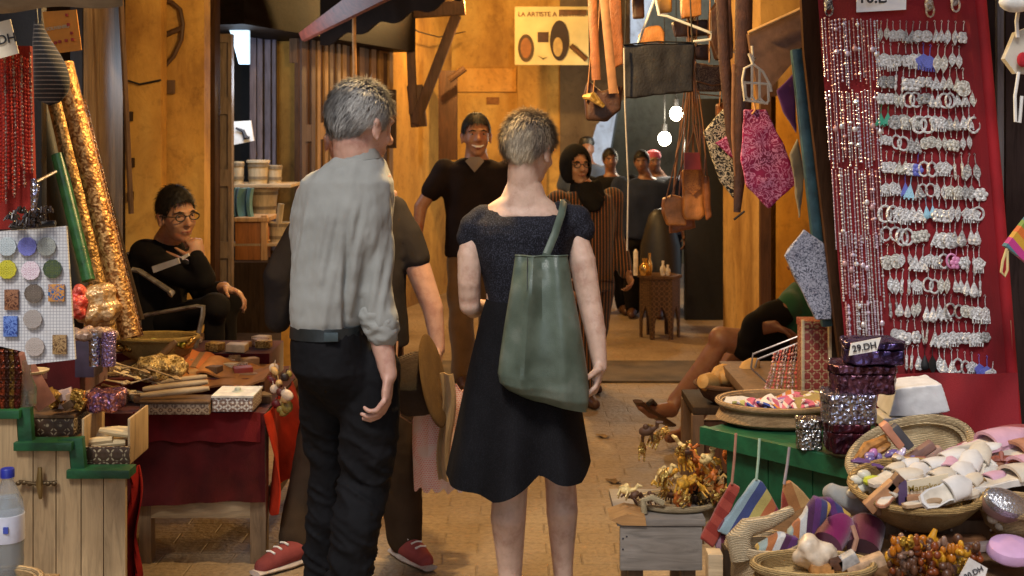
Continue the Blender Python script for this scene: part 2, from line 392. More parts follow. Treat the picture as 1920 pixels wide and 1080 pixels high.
# roof boards over the lane, open above the camera
t=thing('lane_roof','dark boarded roof over the covered lane','roof',(0,8,3.12))
m=MB(); m.box((.3,8.35,3.2),(7.6,10.9,.06)); part('roof_deck',m,M_DARKWX,t)
m=MB()
for i in range(12): m.box((.3,3.3+i*.9,3.13),(7.4,.09,.08))
part('joist',m,M_DARKW,t); t.children[-1]['kind']='stuff'
# left facade line
def WL(px): return 4.10/(.2845+(960-px)/2400)
def wp(px,py,off=0):
    p=P(px,py,WL(px)); return p+Vector((.958,-.272,0))*off
def leaf(mb,a,b,y0,y1,off=0,th=.04,zt=None,zb=None):
    A=wp(a,0,off);B=wp(b,0,off); z1=zt if zt is not None else P(a,y0,WL(a)).z; z0=zb if zb is not None else P(a,y1,WL(a)).z
    mb.prism([(A.x,A.y,z0),(B.x,B.y,z0),(B.x,B.y,z1),(A.x,A.y,z1)],(-th*.958,th*.272,0))
t=thing('left_building','ochre plastered shop row along the left of the lane','building',P(400,0,8)*1,)
m=MB(); leaf(m,575,856,0,0,-.05,.3,3.1,0); part('wall',m,M_OCH2,t)
m=MB(); m.box((P(268,0,6.8).x,6.86,1.55),(P(302,0,6.8).x-P(233,0,6.8).x,.12,3.1),bev=.015); part('pillar',m,M_OCH,t)
m=MB(); A=P(262,0,6.95).x;B=P(382,0,6.95).x; m.box(((A+B)/2,7.03,1.55),(B-A,.14,3.1)); part('recess_wall',m,M_OCH,t)
m=MB(); m.box((-3.0,8.4,1.55),(.2,3.2,3.1)); m.box((-3.4,7.2,1.55),(1.9,.2,3.1)); m.box((-2.2,10.1,1.55),(1.7,.2,3.1)); part('shop_back_wall',m,M_DARKW,t)
m=MB(); A=P(376,0,7.35).x;B=P(401,0,7.35).x; m.box(((A+B)/2,7.45,1.4),(B-A,.14,2.6),bev=.01); part('door_jamb',m,wood((.07,.035,.018)),t)
m=MB(); leaf(m,380,720,0,0,.28,.5,3.1,2.22); part('lintel',m,wood((.012,.008,.006),ax='x'),t)
m=MB(); leaf(m,545,700,60,0,.05,.06,2.3,2.05); part('frieze',m,M_BRW,t)
# panelled door leaves down the shop row (photo columns a..b)
def door(a,b,y0,y1,mat,label,off=.06,panels=3,inset=None,swing=None):
    c=(wp(a,y1,off)+wp(b,y1,off))/2; d=thing('door_leaf',label,'door',Vector((c.x,c.y,max(0,c.z))),'shop doors along the left wall')
    zt=P(a,y0,WL(a)).z; zb=.02
    m=MB(); leaf(m,a,b,0,0,off,.035,zt,zb); part('board',m,wood((.10,.05,.022)),d)
    w=(b-a)
    m=MB(); leaf(m,a+w*.04,a+w*.3,0,0,off+.018,.02,zt,zb); leaf(m,b-w*.3,b-w*.04,0,0,off+.018,.02,zt,zb)
    H=zt-zb
    for k in range(panels+1):
        z=zb+H*k/panels; leaf(m,a+w*.3,b-w*.3,0,0,off+.016,.02,min(zt,z+.06),max(zb,z-.06))
    part('frame',m,mat if inset is None else inset,d)
    return d
door(546,574,44,0,wood((.11,.07,.055)),'dark brown narrow door leaf beside the shelves of buckets')
door(576,598,44,0,M_GOLDW,'narrow ochre door leaf next to the dark leaf, left of the grey-haired man')
door(600,622,46,0,M_OLDW,'weathered door leaf with a dark slot left of the grey-haired man')
door(624,652,60,0,M_GOLDW,'golden door leaf behind the grey-haired man',panels=4)
door(656,690,62,0,wood((.2,.11,.05)),'brown panelled door leaf right of the hanging rope',panels=4)
door(694,722,84,0,M_GOLDW,'yellow plank door above the shoulder of the grey-haired man',panels=3)
m=MB(); c=P(400,0,7.9); # open panelled leaf of the shop
def facing_leaf(name,x0,x1,y0,y1,Y,mat,label,panels,group=None,yaw=0,bot=.02):
    a=P(x0,y0,Y); b=P(x1,y0,Y+yaw); zt=a.z; c=(a+b)/2
    d=thing(name,label,'door',Vector((c.x,c.y,bot)),group)
    m=MB(); m.prism([(a.x,a.y,bot),(b.x,b.y,bot),(b.x,b.y,zt),(a.x,a.y,zt)],(0,.04,0)); part('board',m,mat,d)
    m=MB(); 
    def st(u0,u1,z0,z1): 
        p=a.lerp(b,u0); q=a.lerp(b,u1); m.prism([(p.x,p.y,z0),(q.x,q.y,z0),(q.x,q.y,z1),(p.x,p.y,z1)],(0,-.025,0))
    st(0,.22,bot,zt); st(.78,1,bot,zt)
    for k in range(panels+1):
        z=bot+(zt-bot)*k/panels; st(.22,.78,max(bot,z-.05),min(zt,z+.05))
    part('frame',m,mat,d); return d
facing_leaf('door_leaf',404,436,64,0,7.6,M_OLDW,'grey weathered panelled door leaf standing open by the bucket shop',5)
facing_leaf('shop_shutter',160,226,-30,0,6.3,M_OLDW,'old grey panelled shutter beside the gold foil rolls',7,yaw=.8)
m=MB(); m.tube([P(226,-20,6.2),P(246,400,6.35)],.014); solo('door_post',m,M_BRW,'dark crooked post between grey shutter and ochre pillar','post')
# curved iron and graffiti on the recess wall
m=MB(); pts=[P(300+45*math.sin(a),25+ -25*math.cos(a)+k*0,6.93) for k,a in enumerate([R(x) for x in range(0,181,15)])]
pts=[P(302,2,6.93),P(322,4,6.93),P(338,18,6.93),P(343,45,6.93),P(340,75,6.93),P(326,105,6.93),P(304,130,6.93)]
m.tube(pts,.012); m.tube([P(302,70,6.93),P(322,60,6.93),P(342,52,6.93)],.015); solo('iron_bow',m,wood((.1,.05,.02)),'bent brown iron hoop fixed high on the ochre wall','ironwork')
m=MB(); m.pbox(306,328,150,176,6.935,.01); solo('wall_plate',m,wood((.15,.08,.03)),'small dark plate on the ochre wall above the seated young man','plate')
# end wall
t=thing('end_building','ochre plastered building closing the lane','building',(0,13,0))
a=P(850,0,13).x;b=P(1096,0,13).x
m=MB(); m.box(((a+b)/2-.6,13.15,1.6),(b-a+1.2,.3,3.2)); part('wall',m,M_OCH,t)
m=MB(); m.box((P(998,0,12.9).x,12.97,1.3),(.3,.14,2.2),bev=.01); part('pilaster',m,M_OCH2,t)
m=MB(); m.pbox(856,968,128,172,12.96,.06); part('string_course',m,plaster('dca24c','c98e3a','e8b868'),t)
m=MB(); x0=P(1040,0,13).x; m.prism([(b,12.98,0),(b-.25,12.98,0),(b-.25,12.98,3.1),(1.2,12.98,3.1),(1.2,12.98,1.95),(b+.12,12.98,1.62),(b,12.98,1.2)],(0,.3,0)); part('arch',m,plaster('6a5a44','554838','7a6a50'),t)
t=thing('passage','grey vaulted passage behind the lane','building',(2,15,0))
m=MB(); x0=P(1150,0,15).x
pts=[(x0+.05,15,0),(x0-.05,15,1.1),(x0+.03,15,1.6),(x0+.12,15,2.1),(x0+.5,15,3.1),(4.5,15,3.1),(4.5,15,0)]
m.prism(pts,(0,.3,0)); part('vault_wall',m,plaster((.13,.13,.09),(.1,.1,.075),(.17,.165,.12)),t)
m=MB(); m.pbox(1285,1362,185,640,10.6,.1); part('doorway_shade',m,M_BLACK,t)  # solid black panel painted in for the dark interior
m=MB(); m.box((1.5,19,1.6),(4.,.2,4.6)); solo('far_wall',m,plaster('d4dde6','c2ccd6','e4ecf4'),'pale blue-white sunlit wall seen through the far arch','wall')
# right building
t=thing('right_building','ochre plastered corner building on the right','building',(2.2,9.2,0))
m=MB(); m.box((2.65,9.25,1.6),(2.0,1.5,3.2)); part('wall',m,plaster('c9a05a','a87e3c','dcb674'),t)
m=MB(); x=1.65; m.box((x+.04,8.47,1.0),(.1,.06,1.9)); part('door_frame',m,wood((.12,.05,.02)),t)
m=MB(); m.pbox(1445,1530,180,640,8.44,.05); part('wall_panel',m,plaster('dc9c2c','b87c1c','ecb448'),t)
# timber brackets and rope on the left wall
def beam(name,p,q,w,mat,label,cat='beam',grp=None):
    m=MB(); p=Vector(p);q=Vector(q); d=(q-p); M=d.to_track_quat('Z','Y').to_matrix()
    m.box((p+q)/2,(w,w,d.length),M,bev=.008); return solo(name,m,mat,label,cat,grp)
Yb=10.6
t=thing('timber_bracket','dark brown timber bracket with diagonal brace on the ochre wall','bracket',P(800,240,Yb))
for nm,p,q,w in(('post',P(768,30,Yb),P(775,215,Yb),.07),('brace',P(856,28,Yb),P(778,232,Yb),.085),('crossbar',P(752,22,Yb),P(872,14,Yb),.12),('foot',P(778,160,Yb+.05),P(786,238,Yb+.05),.13)):
    m=MB(); d=q-p; m.box((p+q)/2,(w,w,d.length),d.to_track_quat('Z','Y').to_matrix(),bev=.008); part(nm,m,wood((.11,.055,.025)),t)
m=MB(); m.pbox(822,857,132,300,11.6,.1); solo('door_leaf',m,wood((.1,.045,.018)),'dark brown door leaf standing open behind the smiling man','door')
m=MB(); m.tube([P(842,150,11.4),P(872,128,11.4)],.03); solo('door_lintel',m,wood((.11,.055,.025)),'short dark timber sticking out above the brown door','beam')
m=MB(); m.pbox(726,742,168,278,9.9,.08); solo('dark_niche',m,M_DARKW,'tall narrow dark niche in the ochre wall right of the grey hair','niche')
m=MB(); m.tube([P(664,-30,7.9),P(664,70,7.9),P(666,160,7.9)],.012); solo('rope',m,plain((.5,.28,.12),.8),'pale rope hanging beside the doors above the grey-haired man','rope')
m=MB(); a=[P(560,62,8.3),P(566,76,8.3),P(770,-25,6.4),P(740,-40,6.4),P(700,-45,6.6)]; m.prism(a,(0,.12,.0)); solo('awning_board',m,plain((.22,.05,.03),.6,var=.4),'long red-brown awning board jutting over the lane','awning')
m=MB(); m.grid(lambda u,v:P(600+u*262,(84-86*u)*(1-v)+(-60)*v+ (6*math.sin(u*26) if v<.1 else 0),8.6-1.2*u-.1*v),40,6,.02); solo('awning_cloth',m,fabric((.012,.007,.005)),'dark ragged awning cloth hanging over the doors','awning')
m=MB(); m.grid(lambda u,v:P(-40+u*270,(24-14*u+4*math.sin(u*9))*(1-v)-60*v,3.5-.3*v),30,6,.02); solo('canvas_awning',m,fabric((.3,.27,.22),200,.4),'frayed grey canvas awning edge at the top left corner','awning')
# sign on the end wall
S=11.9
t=thing('painted_sign','yellowed painted sign showing plates above the lane','sign',P(1032,120,S))
m=MB(); m.pbox(965,1104,12,122,S,.02,.008); part('board',m,plain((.50,.42,.2),.7,var=.15,scale=6),t)
text("LA ARTISTE A L'ENTREE",P(1034,27,S-.012),.62,wood((.2,.09,.04)),t,bold=.01)
def disc(px,py,rx,ry,Y,mat,name,th=.006):
    m=MB(); c=P(px,py,Y); k=Y/F; m.lathe([(0,0),(1,0),(1,.5),(0,.5)],c,28,Matrix(((rx*k,0,0),(0,0,th),(0,ry*k,0)))); return m
for a in((986,90,15,26,'3f2a08'),(986,90,10,19,'7a4a1c'),(1049,76,18,38,'24120a')): part('painted_plate',disc(a[0],a[1],a[2],a[3],S-.012-(.006 if a[2]==10 else 0),0,0),plain(a[4],.7,bump=0),t)
part('painted_plate',disc(1046,88,9,18,S-.024,0,0),plain('9c8350',.7,bump=0),t)
m=MB(); m.pbox(1008,1028,60,79,S-.012,.006,.001); part('painted_tile',m,plain('3a1f10',.7,bump=0),t)
m=MB(); m.prism([P(1007,103,S-.01),P(1018,109,S-.01),P(1027,106,S-.01),P(1018,112,S-.01)],(0,.004,0)); part('painted_mark',m,plain('4a3c14',.7),t)
t=thing('sign_bracket','dark wooden arm holding the yellow painted sign','bracket',P(1075,112,S-.05)); m=MB(); m.pbox(1048,1100,18,28,S-.05,.03); part('arm',m,wood((.12,.055,.02)),t); m=MB(); m.tube([P(1070,85,S-.05),P(1100,112,S-.05)],.025); part('brace',m,wood((.12,.055,.02)),t)
# bucket shop interior
k=8.6
m=MB()
for x0,x1,c in((470,482,0),(492,506,0),(516,524,0)): m.pbox(x0,x1,36,300,9.2,.05)
t=thing('blue_grey_shutter','blue-grey slatted shutter boards lit coldly inside the bucket shop','shutter',P(495,300,9.2)); 
for x0,x1 in((468,480),(482,492),(496,507),(510,517)):
    m=MB(); m.pbox(x0,x1,38,470,9.1,.05); part('slat',m,wood((.2,.19,.26)),t)
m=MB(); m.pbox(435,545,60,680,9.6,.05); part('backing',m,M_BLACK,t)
m=MB(); m.prism([P(430,55,8.2),P(466,46,8.2),P(466,120,8.2),P(448,120,8.2)],(0,.05,0)); solo('light_box',m,emis('a9c4d6',1.1),'white tapering light box glowing high inside the bucket shop','lamp')
L=bpy.data.lights.new('shop_glow','POINT'); L.energy=14; L.color=(.75,.85,1); L.shadow_soft_size=.15; o=bpy.data.objects.new('shop_glow',L); COL.objects.link(o); o.location=P(452,150,8.05); o.parent=bpy.data.objects['light_box']; o.location=P(456,150,7.95)-bpy.data.objects['light_box'].location
t=thing('framed_print','white framed print with a dark drawing inside the shop','picture',P(455,272,8.4))
m=MB(); m.prism([P(436,228,8.4),P(470,226,8.4),P(476,264,8.4),P(436,272,8.4)],(0,.02,0)); part('sheet',m,M_WHITE,t)
m=MB(); m.tube([P(442,240,8.37),P(456,246,8.37),P(460,258,8.37),P(468,258,8.37)],[.006,.012,.018,.008]); part('drawing',m,M_INK,t)
def bucket(px,y0,y1,w,Y,lid,label,handle=False):
    a=P(px,y1,Y); k=Y/F; r=w/2*k; h=(y1-y0)*k; t=thing('wooden_bucket',label,'bucket',a,'pale wooden buckets in the shop')
    m=MB(); m.lathe([(r*.85,0),(r,h*.9),(r*.9,h*.9),(r*.75,h*.12)] if not lid else [(r*.85,0),(r,h*.9),(.001,h*.9)],a,18); part('tub',m,wood((.62,.52,.34),.7),t)
    m=MB()
    for f in(.2,.72): m.lathe([(r*(.86+.15*f),h*f),(r*(.87+.16*f)+.004,h*f),(r*(.87+.16*f)+.004,h*f+.02),(r*(.86+.15*f),h*f+.02)],a,18)
    part('hoop',m,wood((.25,.2,.13)),t)
    if lid: m=MB(); m.lathe([(0.001,h*.9),(r*1.12,h*.9),(r*1.1,h),(.001,h)],a,18); part('lid',m,wood((.66,.56,.38),.7),t)
    if handle: m=MB(); m.tube([a+Vector((0,-.05,h*.6)),a+Vector((.02,-.05,h*1.7))],.02); part('ladle',m,wood((.62,.52,.34),.7),t)
bucket(484,300,345,40,8.35,True,'lidded pale wooden bucket, upper left of the stack')
bucket(514,306,345,30,8.4,False,'small pale wooden bucket, upper right of the stack')
bucket(496,350,402,50,8.35,True,'large pale wooden bucket in the middle of the stack')
bucket(524,412,456,40,8.0,False,'low white tub with a ladle at the foot of the stack',True)
bucket(446,298,346,24,8.3,False,'grey-white tub at the left end of the shelf')
m=MB(); m.grid(lambda u,v:P(440+u*36-4*math.sin(v*3),352+v*54,8.0)+Vector((0,.05*math.sin(u*12),0)),16,8,.01); solo('teal_cloth',m,fabric('5d8a94'),'folded teal cloth beside the pale buckets','cloth')
t=thing('orange_crate','orange wooden crate under the teal cloth','crate',P(468,490,7.9))
m=MB(); m.pbox(441,490,416,491,7.9,.3); part('side',m,wood((.42,.16,.04)),t)
m=MB(); m.pbox(489,500,404,492,7.88,.05); m.pbox(438,502,408,416,7.87,.34); part('trim',m,wood((.62,.38,.18)),t)
t=thing('shop_shelves','pale shelves carrying the wooden buckets','shelf',P(490,460,8.2)); m=MB(); m.pbox(430,545,346,352,8.2,.4); part('shelf',m,M_LTW,t); m=MB(); m.pbox(430,545,456,462,7.9,.5); part('shelf',m,M_LTW,t)
m=MB(); m.pbox(380,560,492,668,7.75,.3); m.pbox(390,540,640,700,7.2,.3); solo('shop_counter',m,M_DARKW,'dark low counter at the shop front beside the seated young man','counter')
m=MB(); m.pbox(527,556,596,700,6.9,.06); solo('ochre_post',m,M_OCH,'short ochre post left of the grey-haired man at belt height','post')
# hexagonal side table with glassware
c=P(1237,630,9.75); c.z=0; t=thing('hexagonal_table','carved brown hexagonal side table in the lane','table',c)
rr=.155; zz=.475
m=MB(); m.lathe([(0,zz-.02),(rr*1.1,zz-.02),(rr*1.1,zz),(0,zz)],c,6); part('table_top',m,M_BRW,t)
MI=inlay((.16,.09,.04),(.05,.025,.012),26)
for k in range(6):
    a0=R(60*k); a1=R(60*k+60); p=c+Vector((math.cos(a0)*rr,math.sin(a0)*rr,0)); q=c+Vector((math.cos(a1)*rr,math.sin(a1)*rr,0)); n=Vector((math.cos((a0+a1)/2),math.sin((a0+a1)/2),0))*-.012
    pts=[(0,0),(.16,0),(.18,.12),(.3,.19),(.5,.25),(.7,.19),(.82,.12),(.84,0),(1,0),(1,zz-.02),(0,zz-.02)]
    m=MB(); m.prism([p.lerp(q,u)+Vector((0,0,z)) for u,z in pts],n); part('panel',m,MI,t)
for i,(px,h,cc,l) in enumerate(((1192,.2,'white candle at the left edge of the carved table',0),(1209,.13,'brass pot with gleaming belly on the carved table',1),(1218,.17,'tall brass jug on the carved table',1),(1243,.11,'small white vase on the carved table',0),(1252,.08,'small glass cup at the right of the carved table',0))):
    o=P(px,0,9.7); o.z=zz; m=MB(); r=.022 if i!=1 else .045
    m.lathe([(r*.7,0),(r,h*.3),(r*.9,h*.55),(r*.35,h*.75),(r*.5,h),(.001,h)] if i else [(.018,0),(.017,h*.9),(.005,h),(.001,h)],o,14)
    solo('candle' if i==0 else 'pot',m,plain('e8e0d0',.4) if i in(0,3,4) else plain((.8,.55,.2),.2,.9),cc,'ornament','ornaments on the hexagonal table')
t=thing('black_cloaked_stool','black draped stool beyond the carved table','stool',P(1238,520,10.2))
m=MB(); m.lathe([(.17,0),(.16,.25),(.12,.4),(.09,.5),(.05,.54),(.001,.55)],P(1238,520,10.2),16); part('drape',m,M_BLACK,t)

# cables, nails and hooks on the plaster
for i,(pts,l) in enumerate((([wp(700,70,-.03+.0)+Vector((0,0,.3)),wp(760,60,.12),wp(800,70,.12),wp(850,60,.12)],'thin dark cable sagging along the ochre wall behind the bracket'),([P(236,150,6.78),P(262,158,6.78),P(302,150,6.78)],'short dark cable across the ochre pillar'),([Vector((1.62,8.6,2.2)),Vector((1.62,9.2,2.12)),Vector((1.62,9.9,2.25))],'cable along the side of the right corner building'))):
    m=MB(); m.tube(pts,.006,6); solo('cable',m,M_BLACK,l,'cable')
for i,(x,y,l) in enumerate(((243,218,'dark iron hinge stub on the left edge of the ochre pillar, upper'),(246,305,'dark iron hinge stub on the left edge of the ochre pillar, middle'),(244,368,'dark iron hinge stub on the left edge of the ochre pillar, lower'))):
    m=MB(); m.pbox(x-6,x+4,y-9,y+9,6.77,.03); solo('hinge',m,M_DARKW,l,'hinge','hinges on the pillar')
m=MB(); m.tube([P(786,60,12.9),P(792,62,12.6)],.01)
for x0,x1,y0,y1,c_,l in ((992,1018,206,232,'c8a468','small faded paper stuck on the end wall above the short-haired woman'),(912,936,182,196,'8a5a28','torn brown paper patch on the end wall beside the smiling man')):
    m=MB(); m.pbox(x0,x1,y0,y1,12.88 if x0>980 else 12.99,.005,.001); solo('paper_scrap',m,plain(c_,.8,var=.3),l,'paper')

for x,l in((-3.9,'tall ochre house wall behind the left stalls'),(3.3,'tall ochre house wall behind the right stall')):
    m=MB(); m.box((x,.6,2.6),(.3,13.5,5.2)); solo('house_wall',m,M_OCH2,l,'wall')

rr=random.Random(17)
for i,(x,y,c_,l) in enumerate(((1130,820,'8a7048','brown paper scrap on the paving right of the woman\'s skirt'),(1150,905,'6a5234','dry leaf on the paving left of the toy camels'),(1180,690,'5a4630','dark stain-like scrap on the paving before the carved table'))):
    Y=F*CH/(y-HY); m=MB(); c=Vector(((x-960)/F*Y,Y,.004)); m.grid(lambda u,v:c+Vector(((u-.5)*.05+.01*math.sin(v*5),(v-.5)*.06,.006+.006*math.sin(u*7+i)*math.cos(v*5))),5,5,.001); solo('paper_scrap',m,plain(c_,.8,var=.4),l,'litter')
# ================================================================ PEOPLE
def frame(yaw,pitch=0,roll=0):
    y=R(yaw); M=Matrix.Rotation(-y,3,'Z')@Matrix.Rotation(R(pitch),3,'X')@Matrix.Rotation(R(roll),3,'Y')
    return M                                   # local x = person's right, y = forward, z = up
def head(mb,c,H,yaw,pitch=0,ears=True,roll=0):
    M=frame(yaw,pitch,roll); c=Vector(c)
    def E(p,r,n=18,m=12): mb.ell(c+M@(Vector(p)*H),Vector(r)*H,M,n,m)
    E((0,-.05,.12),(.31,.40,.37)); E((0,.10,-.06),(.27,.30,.36)); E((0,.12,-.30),(.2,.22,.18)); E((0,.26,-.40),(.1,.09,.08))
    E((0,.31,.10),(.22,.1,.06)); E((.15,.25,-.12),(.09,.1,.09)); E((-.15,.25,-.12),(.09,.1,.09))
    mb.limb([c+M@(Vector((0,.385,.05))*H),c+M@(Vector((0,.43,-.04))*H),c+M@(Vector((0,.465,-.12))*H)],[.032*H,.038*H,.058*H],10)
    E((.045,.40,-.135),(.04,.05,.035)); E((-.045,.40,-.135),(.04,.05,.035))
    E((0,.355,-.245),(.1,.05,.026)); E((0,.35,-.285),(.085,.05,.028))
    if ears:
        for s in(-1,1):
            E((s*.325,-.02,-.05),(.03,.075,.13)); E((s*.345,-.05,.02),(.03,.05,.06)); E((s*.33,.0,-.15),(.028,.035,.045))
    return M
def neckto(mb,c,H,M,base,r0=.21,r1=.25):
    mb.limb([Vector(c)+M@(Vector((0,-.10,-.22))*H),Vector(base)],[r0*H,r1*H],16)
def hand(mb,w,d,n,t,s=1.0,curl=(18,30,25),spread=.3,thumb=(.55,.8,.35)):
    w=Vector(w);d=Vector(d).normalized();n=Vector(n);n=(n-d*n.dot(d)).normalized();t=Vector(t);t=(t-d*t.dot(d)-n*t.dot(n)).normalized()
    M=Matrix((t,n,d)).transposed()
    mb.ell(w+d*.045*s,Vector((.038,.015,.052))*s,M); mb.ell(w+d*.012*s,Vector((.027,.018,.03))*s,M); mb.ell(w+d*.03*s+t*.022*s+n*.006*s,Vector((.018,.016,.034))*s,M)
    for i in range(4):
        u=.031-.0205*i; p=w+(d*(.082-.004*abs(i-1.2))+t*u)*s; L=(.95,1.05,1.0,.8)[i]
        a=0; pts=[p]; 
        for k,(l,cv) in enumerate(zip((.042,.027,.021),curl)):
            a+=R(cv+4*i); dd=d*math.cos(a)+n*math.sin(a)+t*spread*.1*(1.5-i); p=p+dd.normalized()*l*L*s; pts.append(p)
        mb.limb(pts,[.0092*s,.0086*s,.0078*s,.0066*s],10)
    p=w+(d*.02+t*.03)*s; q=d*thumb[0]+t*thumb[1]+n*thumb[2]; q.normalize(); q2=(q+d*.5+n*.3).normalized()
    mb.limb([p,p+q*.036*s,p+q*.036*s+q2*.028*s,p+q*.036*s+q2*.05*s],[.0125*s,.011*s,.0095*s,.0075*s],10)
def hairline(x,y,z,nape=-.3,front=.27):
    ks=[(-1,nape),(-.22,nape+.02),(-.10,.02),(.02,.06),(.10,.0),(.17,.02),(.26,.2),(.4,front),(1,front)]
    for (a,b),(e,f) in zip(ks,ks[1:]):
        if a<=y<=e: return z>b+(f-b)*(y-a)/(e-a)
    return False
def hair(parent,c,H,M,mat,n=2600,L=.028,th=1.045,nape=-.3,front=.27,seed=1,stand=.35,flow=(0,-.2,-1),w=.0011,name='hair',top=0,wave=.012,dark=None):
    rr=random.Random(seed); c=Vector(c); mb=MB(); cen=Vector((0,-.05,.12)); rad=Vector((.31,.40,.37))
    vs=[];idx={};N,Mx=56,44
    def surf(t,a):
        q=Vector((math.sin(t)*math.cos(a),math.sin(t)*math.sin(a),math.cos(t)))
        k=th+wave*noise.noise(q*5+Vector((seed,0,0)))+top*max(0,q.z)**2
        p=cen+Vector((rad.x*q.x,rad.y*q.y,rad.z*q.z))*k
        if p.z<0.02 and p.y<-.03: p.z=p.z*1.0; p.x*=1-.25*max(0,-.02-p.z); 
        return p,q
    G=[[surf(math.pi*i/Mx,2*math.pi*j/N) for j in range(N)] for i in range(Mx+1)]
    ok=lambda p:hairline(p.x,p.y,p.z,nape,front)
    for i in range(Mx):
        for j in range(N):
            qs=[G[i][j][0],G[i+1][j][0],G[i+1][(j+1)%N][0],G[i][(j+1)%N][0]]
            if all(ok(q) for q in qs):
                o=len(mb.v); mb.v+=[c+M@(q*H) for q in qs]; mb.f.append((o,o+1,o+2,o+3))
    fl=Vector(flow); ncap=len(mb.f)
    for k in range(n):
        t=math.acos(rr.uniform(-1,1)); a=rr.uniform(0,2*math.pi); p,q=surf(t,a)
        if not ok(p): continue
        nn=Vector((q.x/rad.x,q.y/rad.y,q.z/rad.z)).normalized(); g=(fl-nn*fl.dot(nn))
        if q.z>.7: g=g+Vector((rr.uniform(-.6,.6),rr.uniform(-.6,.6),0))
        g=g.normalized() if g.length>1e-4 else Vector((0,-1,0))
        d=(g+nn*stand*rr.uniform(.4,1.6)+Vector([rr.uniform(-.25,.25) for _ in range(3)])).normalized()
        l=L*rr.uniform(.6,1.25)/H; s=d.cross(nn).normalized()*(w/H)
        p0=p-nn*.01; p1=p+d*l*.55; p2=p1+(d*.7+g*.6-nn*.12).normalized()*l*.5
        o=len(mb.v); mb.v+=[c+M@(x*H) for x in (p0-s,p0+s,p1+s*.8,p1-s*.8,p2)]; mb.f+=[(o,o+1,o+2,o+3),(o+3,o+2,o+4)]
    me=bpy.data.meshes.new(name); b=wloc(parent); me.from_pydata([v-b for v in mb.v],[],mb.f)
    for p in me.polygons: p.use_smooth=True
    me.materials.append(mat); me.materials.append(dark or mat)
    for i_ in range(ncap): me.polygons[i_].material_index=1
    o=bpy.data.objects.new(name,me); COL.objects.link(o); o.parent=parent; return o
def face(parent,c,H,M,brow,smile=False,glasses=False,specs=None):
    c=Vector(c); W_=lambda p:c+M@(Vector(p)*H)
    m=MB()
    for s in(-1,1): m.ell(W_((s*.125,.325,.02)),Vector((.048,.04,.019))*H,M)
    part('eye_white',m,plain((.38,.33,.3),.4),parent)
    m=MB()
    for s in(-1,1): m.ell(W_((s*.125,.352,.02)),Vector((.026,.018,.018))*H,M)
    part('iris',m,plain((.02,.01,.006),.2),parent)
    m=MB()
    for s in(-1,1): m.limb([W_((s*.05,.385,.085)),W_((s*.13,.385,.105)),W_((s*.2,.32,.08))],[.014*H,.018*H,.01*H],8)
    part('eyebrow',m,brow,parent)
    m=MB()
    if smile:
        m.limb([W_((-.13,.325,-.225)),W_((-.05,.39,-.262)),W_((.05,.39,-.262)),W_((.13,.325,-.225))],[.012*H,.024*H,.024*H,.012*H],8); part('teeth',m,plain((.8,.76,.7),.3),parent)
        m=MB(); m.limb([W_((-.11,.345,-.26)),W_((0,.40,-.305)),W_((.11,.345,-.26))],[.012*H,.02*H,.012*H],8); part('lips',m,plain((.25,.06,.04),.5),parent)
    else:
        m.limb([W_((-.085,.355,-.26)),W_((0,.395,-.262)),W_((.085,.355,-.26))],[.01*H,.02*H,.01*H],8); part('lips',m,plain((.2,.05,.035),.5),parent)
    if glasses:
        m=MB()
        for s in(-1,1):
            pts=[W_((s*(.135)+.095*math.cos(a),.42,.01+.065*math.sin(a))) for a in [R(x) for x in range(0,361,24)]]; m.tube(pts,.011*H,6,False)
            m.tube([W_((s*.23,.42,.03)),W_((s*.34,.0,.02))],.01*H,6)
        m.tube([W_((-.045,.43,.03)),W_((.045,.43,.03))],.011*H,6); part('glasses',m,specs or M_BLACK,parent)
SK_P=skin((.56,.33,.25),(.5,.24,.18)); SK_W=skin((.62,.42,.32),(.55,.32,.23)); SK_B=skin((.33,.15,.075)); SK_D=skin((.18,.085,.05)); SK_H=skin((.36,.19,.11)); SK_D2=skin((.24,.11,.06))
@memo
def hairm(c,c2):
    t=NT('hair'); n=t.n('ShaderNodeTexNoise',Scale=14.0,Detail=5.0); t.l(t.co((1,1,.5)),n.inputs[0])
    n2=t.n('ShaderNodeTexNoise',Scale=400.0); t.l(t.co(),n2.inputs[0])
    a=t.ramp(n.outputs[0],[(.38,c),(.6,c2)]); b=t.ramp(n2.outputs[0],[(.35,(.4,.4,.4)),(.6,(1.,1.,1.))])
    return t.fin(t.mix(a,b,.7,'MULTIPLY'),.6,0,Specular_IOR_Level=.3)
H_BLK=hairm((.006,.005,.004),(.011,.008,.006))
def clothes(parent,name,mb,mat,vox=.009,sm=5,wr=None,label=None):
    return part(name,bake(mb,vox,sm,wr,name),mat,parent,label)
# ---------------- the grey-haired man
Y0=3.85; k=Y0/F
J=lambda px,py,d=0:P(px,py,Y0+d)
def px_(r): return r*k
man=thing('person','grey-haired man in a light grey shirt and black trousers, seen from behind','person',Vector((J(640,0).x,Y0,0)))
b=MB(); hc=J(677,234,.0); HH=.252; M=head(b,hc,HH,44,-10)
neckto(b,hc,HH,M,J(668,300,-.01),.235,.27)
b.loft([(J(668,300),px_(40),.07,-.2),(J(655,330),px_(80),.09,-.2),(J(646,400),px_(80),.11,-.2),(J(623,560),px_(54),.08,-.2),(J(620,690),px_(64),.11,-.2)])
b.limb([J(705,370,-.02),J(703,450,-.03),J(704,545,-.04),J(716,640,-.06),J(729,704,-.08)],[px_(26),px_(25),px_(22),px_(22),px_(15.5)])
hand(b,J(729,702,-.08),J(722,780,-.1)-J(729,702,-.08),(-1,.15,.1),(-.1,.95,.1),1.02,(22,34,28))
